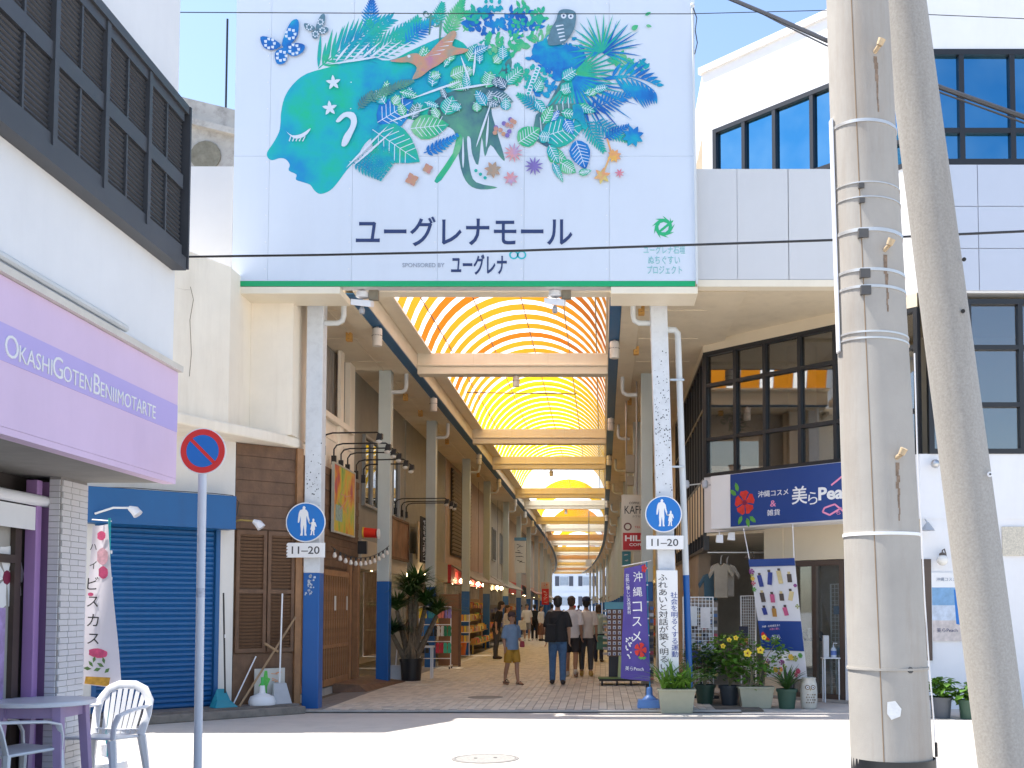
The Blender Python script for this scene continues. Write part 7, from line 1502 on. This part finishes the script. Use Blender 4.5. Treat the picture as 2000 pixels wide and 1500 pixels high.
# ================================================================== people
skin_a = M('skin', (.50,.30,.20), .55, .06, 12, bump=.05); skin_b = M('tanned skin', (.38,.21,.13), .55, .06, 12, bump=.05)
hair_m = M('dark hair', (.015,.012,.011), .5, .4, 30, bump=.8, bscale=90); hair_br = M('brown hair', (.05,.028,.018), .5, .4, 30, bump=.8, bscale=90)
def remesh(o, v, it=4):
    r_ = o.modifiers.new('remesh', 'REMESH'); r_.mode = 'VOXEL'; r_.voxel_size = v; r_.use_smooth_shade = True
    s_ = o.modifiers.new('smooth', 'SMOOTH'); s_.iterations = it; s_.factor = .5
    return o
def person(foot, face, H, label, top, bottom, sk=None, hair=hair_m, hair_style='short', cap=None, shoes=None, stride=.0, legs='long', sleeve='short', arms=None, vox=.011, lean=0.0, loose=0.0, skirt=False, girth=1.0, eyes=False, sock=None, sandals=False):
    sk = sk or skin_a; k = H/1.70; k = H/1.70
    t = thing('person', foot, label, 'person', None); t.rotation_euler.z = face
    org = ORG[t.name].copy()
    def T(x, y, z): return org + Vector((x, y-lean*max(0, z-.85), z))*k     # builder is in world space before the thing's rotation
    def sc1(r_): return r_*k
    g = girth
    def tube(q, pts, rs_, n=12): q.tube([T(*p) for p in pts], [((a[0]*k*g, a[1]*k*g) if isinstance(a, tuple) else a*k) for a in rs_], n)
    def ball(q, c, rx, ry, rz): q.ball(T(*c), rx*k, ry*k, rz*k, n=14, m=9)
    legp = {}
    for s in (-1, 1):
        fy = s*stride; hipp = (s*.088, 0, .90); ank = (s*.10, -fy, .085+(.05 if fy < -.08 else 0)); kn = (s*.098, -fy*.42-.025, .475)
        legp[s] = (hipp, ((hipp[0]+kn[0])/2, (hipp[1]+kn[1])/2-.008, .68), kn, ((kn[0]+ank[0])/2, (kn[1]+ank[1])/2+.018, .29), ank)
    arms = arms or {}
    armp = {}
    for s in (-1, 1):
        sh_ = (s*.162, .005, 1.365); el, wr = arms.get(s, ((s*.205, .03, 1.10), (s*.215, -.03, .87))); armp[s] = (sh_, ((sh_[0]+el[0])/2+s*.008, (sh_[1]+el[1])/2, (sh_[2]+el[2])/2), el, ((el[0]+wr[0])/2, (el[1]+wr[1])/2, (el[2]+wr[2])/2), wr)
    # body: one continuous surface
    q = MB()
    tube(q, [(0,0,.80),(0,0,.90),(0,0,1.03),(0,.0,1.18),(0,.005,1.30),(0,.01,1.39),(0,.012,1.44)], [(.13,.09),(.150,.105),(.130,.092),(.142,.10),(.155,.108),(.135,.085),(.065,.06)], 18)
    tube(q, [(0,.01,1.38),(0,.0,1.46),(0,-.008,1.54)], [.062,.052,.05])
    ball(q, (0,-.005,1.60), .078, .097, .108); ball(q, (0,-.035,1.54), .054, .060, .055); ball(q, (0,-.098,1.578), .013, .018, .022); ball(q, (0,-.08,1.60), .05, .02, .02)
    for s in (-1, 1):
        ball(q, (s*.075,.005,1.585), .013, .022, .032); tube(q, legp[s], [.088,.078,.056,.052,.036]); a = legp[s][4]
        tube(q, [(a[0],a[1]+.055,.04),(a[0],a[1],.05),(a[0]+s*.01,a[1]-.09,.035),(a[0]+s*.015,a[1]-.17,.022)], [.032,.042,.042,.024], 10); tube(q, [a,(a[0],a[1],.03)], [.036,.038], 10)
        tube(q, armp[s], [.052,.046,.038,.034,.024]); ball(q, armp[s][0], .052, .055, .052)
        e, w_ = Vector(armp[s][2]), Vector(armp[s][4]); d = (w_-e).normalized(); side = Vector((0,-1,0)); side = (side-d*side.dot(d)).normalized(); nrm = d.cross(side)
        pc = w_+d*.045; tube(q, [tuple(w_), tuple(pc), tuple(w_+d*.085)], [.026,(.018,.038),(.016,.036)], 10)
        for i, (o_, l_) in enumerate(((-.028,.062),(-.009,.074),(.010,.070),(.028,.054))):
            b0_ = w_+d*.078+side*o_; b1_ = b0_+d*l_*.55+nrm*(-.010*s); b2_ = b1_+d*l_*.42+nrm*(-.024*s); tube(q, [tuple(b0_), tuple(b1_), tuple(b2_)], [.0105,.0098,.008], 6)
        tb0 = w_+d*.03+side*.028; tube(q, [tuple(tb0), tuple(tb0+d*.03+side*.022), tuple(tb0+d*.058+side*.026)], [.013,.0115,.009], 6)
    body = remesh(obj('body', q, sk, t), vox*k, 3)
    # clothes
    q = MB(); lo = .013+loose
    tube(q, [(0,.0,.83),(0,0,.90),(0,0,1.03),(0,0,1.18),(0,.005,1.30),(0,.01,1.39),(0,.012,1.432)], [(.152+lo,.115+lo),(.152+lo,.112+lo),(.136+lo,.103+lo),(.144+lo,.105+lo),(.157+lo*.8,.110+lo*.8),(.138+lo*.4,.088+lo*.4),(.068+lo*.3,.062+lo*.3)], 20)
    for s in (-1, 1):
        a = armp[s]; cut = {'short': 2, 'long': 4, 'none': 0}[sleeve]
        if cut: tube(q, [a[0], a[1], a[2]][:3] if cut == 2 else list(a), ([.060+loose*.3,.060+loose*.6,.060+loose*.8] if cut == 2 else [.066,.058,.05,.045,.036]), 12); ball(q, a[0], .060, .062, .058)
    remesh(obj('shirt', q, top, t), vox*k, 4)
    q = MB(); tube(q, [(0,0,.79),(0,0,.88),(0,0,1.0)], [(.145,.11),(.166,.118),(.146,.106)], 18)
    if skirt: q = MB(); tube(q, [(0,0,.30),(0,0,.6),(0,0,.88),(0,0,1.0)], [(.21,.19),(.19,.16),(.168,.12),(.146,.106)], 22)
    else:
        for s in (-1, 1):
            p_ = legp[s]
            if legs == 'long': tube(q, list(p_[:4])+[(p_[4][0],p_[4][1],p_[4][2]-.01)], [.098,.09,.072,.066,.058], 14)
            elif legs == 'crop': tube(q, [p_[0],p_[1],p_[2],p_[3],((p_[3][0]+2*p_[4][0])/3,(p_[3][1]+2*p_[4][1])/3,.15)], [.098,.09,.07,.06,.05], 14)
            else: kx = tuple((p_[1][i]+3.0*p_[2][i])/4 for i in range(3)); tube(q, [p_[0],p_[1],kx], [.100,.100,.098], 14)
    remesh(obj('skirt' if skirt else ('shorts' if legs == 'short' else 'trousers'), q, bottom, t), vox*k, 3)
    for s in (-1, 1):
        a = legp[s][4]; dz = a[2]-.085; q = MB()
        if sandals:
            q.tube([T(a[0],a[1]+.06,.012+dz),T(a[0]+s*.008,a[1]-.05,.012+dz),T(a[0]+s*.015,a[1]-.185,.012+dz)], [(.036*k,.010*k),(.044*k,.010*k),(.034*k,.010*k)], 10); q.tube([T(a[0]-.045,a[1]-.06,.03+dz),T(a[0]+s*.01,a[1]-.10,.078+dz),T(a[0]+.055,a[1]-.06,.03+dz)], .012*k, 6); obj('sandal', q, shoes, t)
        else:
            q.tube([T(a[0],a[1]+.075,.05+dz),T(a[0],a[1]+.01,.06+dz),T(a[0]+s*.01,a[1]-.09,.045+dz),T(a[0]+s*.015,a[1]-.185,.032+dz)], [(.038*k,.042*k),(.048*k,.056*k),(.05*k,.042*k),(.034*k,.026*k)], 12); q.tube([T(a[0],a[1],.05+dz),T(a[0],a[1],.12+dz)], .048*k, 12); remesh(obj('shoe', q, shoes or black_plastic, t), .012*k, 2)
    # hair and cap
    q = MB(); ball(q, (0,.012,1.632), .088, .106, .090); ball(q, (0,.045,1.585), .083, .066, .09)
    if hair_style == 'short':
        for j in range(18): th = j*2.4; el_ = .25+1.2*(j/18); ball(q, (.076*math.cos(th)*math.cos(el_),.015+.092*math.sin(th)*math.cos(el_),1.632+.078*math.sin(el_)), .024, .026, .022)
    if hair_style == 'long': tube(q, [(0,.04,1.62),(0,.065,1.50),(0,.085,1.36)], [(.088,.06),(.085,.05),(.07,.03)], 14)
    if hair_style == 'bob': tube(q, [(0,.03,1.64),(0,.04,1.53),(0,.05,1.46)], [(.092,.075),(.096,.07),(.09,.06)], 14)
    remesh(obj('hair', q, hair, t), .011*k, 2)
    if cap:
        q = MB(); q.lathe([(.093*k,0),(.096*k,.03*k),(.086*k,.075*k),(.05*k,.105*k),(.005,.112*k)], T(0,.01,1.63), 18, 0, 1, 1.12); cp = obj('cap', q, cap, t, smooth=True)
        q = MB(); q.hexa([T(*v) for v in ((-.07,-.085,1.630),(-.05,-.185,1.612),(.05,-.185,1.612),(.07,-.085,1.630),(-.07,-.085,1.640),(-.05,-.185,1.620),(.05,-.185,1.620),(.07,-.085,1.640))]); obj('cap_brim', q, cap, cp, bevel=.004)
    if eyes:
        for s in (-1, 1): q = MB(); ball(q, (s*.031,-.089,1.597), .010, .008, .007); obj('eye', q, hair_m, t); q = MB(); ball(q, (s*.031,-.092,1.617), .018, .006, .004); obj('eyebrow', q, hair_m, t)
        q = MB(); ball(q, (0,-.094,1.543), .020, .006, .005); obj('mouth', q, M('lips', (.35,.13,.10), .5), t)
    return t
def cl(name, c, var=.12): return M(name, c, .8, var, 9, bump=.35, bscale=22)
def ft(x, y): g = G(x, y, FL); return Vector((g.x, g.y, FL))
AW_ = math.pi       # walking away
black_t = cl('black cotton', (.016,.016,.018)); denim = cl('blue denim', (.07,.15,.28), .25); white_s = cl('white cotton', (.66,.66,.68), .05); black_s = cl('black shorts cotton', (.02,.02,.025)); oat = cl('oatmeal cotton', (.62,.56,.50), .06); grey_t = cl('charcoal cotton', (.06,.06,.065)); tan_shoe = cl('tan suede', (.48,.30,.08)); blue_t = cl('faded blue cotton', (.16,.25,.38)); must = cl('mustard cotton', (.42,.23,.025)); teal_s = cl('pale teal cotton', (.30,.42,.42)); navy_c = cl('navy cotton', (.015,.02,.05)); sneaker = cl('pale sneaker', (.55,.52,.48)); sand_b = cl('dark sandal', (.05,.04,.035)); brown_sk = cl('brown skirt cotton', (.16,.075,.05)); red_c = cl('red cotton', (.5,.03,.04)); grey_c = cl('grey cotton', (.25,.26,.28))
man1 = person(ft(1089,1337), AW_+.05, 1.73, 'man in black t-shirt and blue jeans walking away', black_t, denim, skin_a, stride=.07, loose=.022, girth=1.08, shoes=sand_b, legs='long', arms={-1: ((-.215,.05,1.11),(-.225,-.05,.87)), 1: ((.215,.04,1.11),(.22,.0,.87))}, vox=.010)
man2 = person(ft(1116,1322), AW_-.1, 1.75, 'man in white shirt and black shorts walking beside the man in black', white_s, black_s, skin_b, stride=.12, loose=.02, legs='short', shoes=sneaker, hair=hair_br, vox=.011)
man3 = person(ft(1145,1321), AW_-.05, 1.73, 'man in oatmeal t-shirt and navy cap walking away', oat, grey_t, skin_b, stride=.05, loose=.012, legs='crop', shoes=tan_shoe, cap=navy_c, arms={1: ((.215,.04,1.11),(.27,-.05,.88)), -1: ((-.21,.02,1.11),(-.22,-.05,.88))}, vox=.011)
boy = person(ft(999,1337), R(38), 1.41, 'boy in blue t-shirt, mustard shorts and dark cap walking towards the street', blue_t, must, skin_b, stride=.13, loose=.018, legs='short', shoes=sand_b, sandals=True, cap=cl('dark brown cap', (.05,.03,.035)), arms={1: ((.205,.02,1.11),(.16,-.17,1.02)), -1: ((-.21,.02,1.10),(-.22,-.04,.87))}, eyes=True, vox=.010)
woman = person(ft(1169,1293), AW_-.2, 1.60, 'woman in pale teal shirt and dark trousers walking away', teal_s, navy_c, skin_a, stride=.08, loose=.02, shoes=sand_b, hair_style='bob', hair=hair_br, vox=.013)
far = [((968,1287), AW_*.5, 1.70, 'person in black top and trousers bending over the goods stall', black_t, grey_t, dict(lean=.22, shoes=sand_b, hair_style='bob')),
       ((991,1276), R(70), 1.60, 'long haired woman in white blouse behind the boy', white_s, brown_sk, dict(hair_style='long', hair=hair_br, sleeve='long', shoes=sand_b)),
       ((1029,1252), R(15), 1.68, 'man in white shirt and grey shorts with a cross body strap', white_s, grey_c, dict(legs='short', loose=.015, shoes=sneaker, eyes=True)),
       ((1044,1251), AW_, 1.66, 'person in black with a backpack among the far shoppers', black_t, black_s, dict(legs='long', shoes=sneaker)),
       ((1057,1252), R(60), 1.60, 'woman in white top and long brown skirt among the far shoppers', white_s, brown_sk, dict(skirt=True, hair_style='long', sleeve='long', shoes=sand_b)),
       ((1078,1246), AW_, 1.68, 'man in grey shirt half hidden behind the man in black', grey_c, navy_c, dict(shoes=sand_b)),
       ((1122,1240), R(10), 1.62, 'person in a red hat far down the arcade', grey_c, denim, dict(cap=red_c, shoes=sneaker)),
       ((1130,1232), AW_, 1.66, 'person in navy far down the arcade beside the red hat', navy_c, grey_t, dict(shoes=sneaker)),
       ((1017,1243), AW_*.6, 1.66, 'person in blue shirt browsing the shirt stall', blue_t, navy_c, dict(shoes=sneaker))]
for pos_, fc, H_, lab, tp, bt_, kw in far: person(ft(*pos_), fc, H_, lab, tp, bt_, vox=.018, **kw)
# bags that people carry
def bag(name, p_, size, mat, label, strap=None, rz=0.0):
    t = thing(name, p_, label, 'bag'); sx_, sy_, sz_ = size
    obj('bag', MB().hexa([p_+Vector(v) for v in ((-sx_,-sy_,-sz_),(sx_,-sy_,-sz_),(sx_,sy_,-sz_),(-sx_,sy_,-sz_),(-sx_*.85,-sy_*.7,sz_),(sx_*.85,-sy_*.7,sz_),(sx_*.85,sy_*.7,sz_),(-sx_*.85,sy_*.7,sz_))]), mat, t, bevel=.03)
    if strap: obj('strap', MB().tube(strap, [(.018,.006)]*len(strap), 6), mat, t)
m1 = man1.location; bp = Vector((m1.x-.13, m1.y-.175, FL+1.02)); bag('shoulder_bag', bp, (.12,.055,.18), cl('black nylon', (.012,.012,.014)), 'black sling bag on the back of the man in black', [bp+Vector((.03,.0,.17)), Vector((m1.x+.0,m1.y-.165,FL+1.28)), Vector((m1.x+.10,m1.y-.10,FL+1.46)), Vector((m1.x+.12,m1.y+.02,FL+1.475))])
b_ = boy.location; bag('drink_pouch', Vector((b_.x+.22,b_.y-.14,FL+.80)), (.05,.03,.06), cl('dark red pouch', (.25,.03,.05)), 'small dark red pouch in the hand of the boy')
f_ = ft(1029,1252); bag('white_tote', Vector((f_.x-.2,f_.y-.25,FL+.72)), (.20,.05,.22), cl('white canvas', (.6,.58,.52)), 'white canvas tote bag carried by the man with a cross body strap')
f_ = ft(1044,1251); bag('backpack', Vector((f_.x,f_.y-.2,FL+1.15)), (.16,.10,.24), cl('black nylon', (.012,.012,.014)), 'black backpack worn among the far shoppers')
w_ = woman.location; bag('green_tote', Vector((w_.x+.1,w_.y-.25,FL+.55)), (.15,.05,.2), cl('sea green canvas', (.06,.17,.16)), 'sea green tote bag carried by the woman in pale teal')
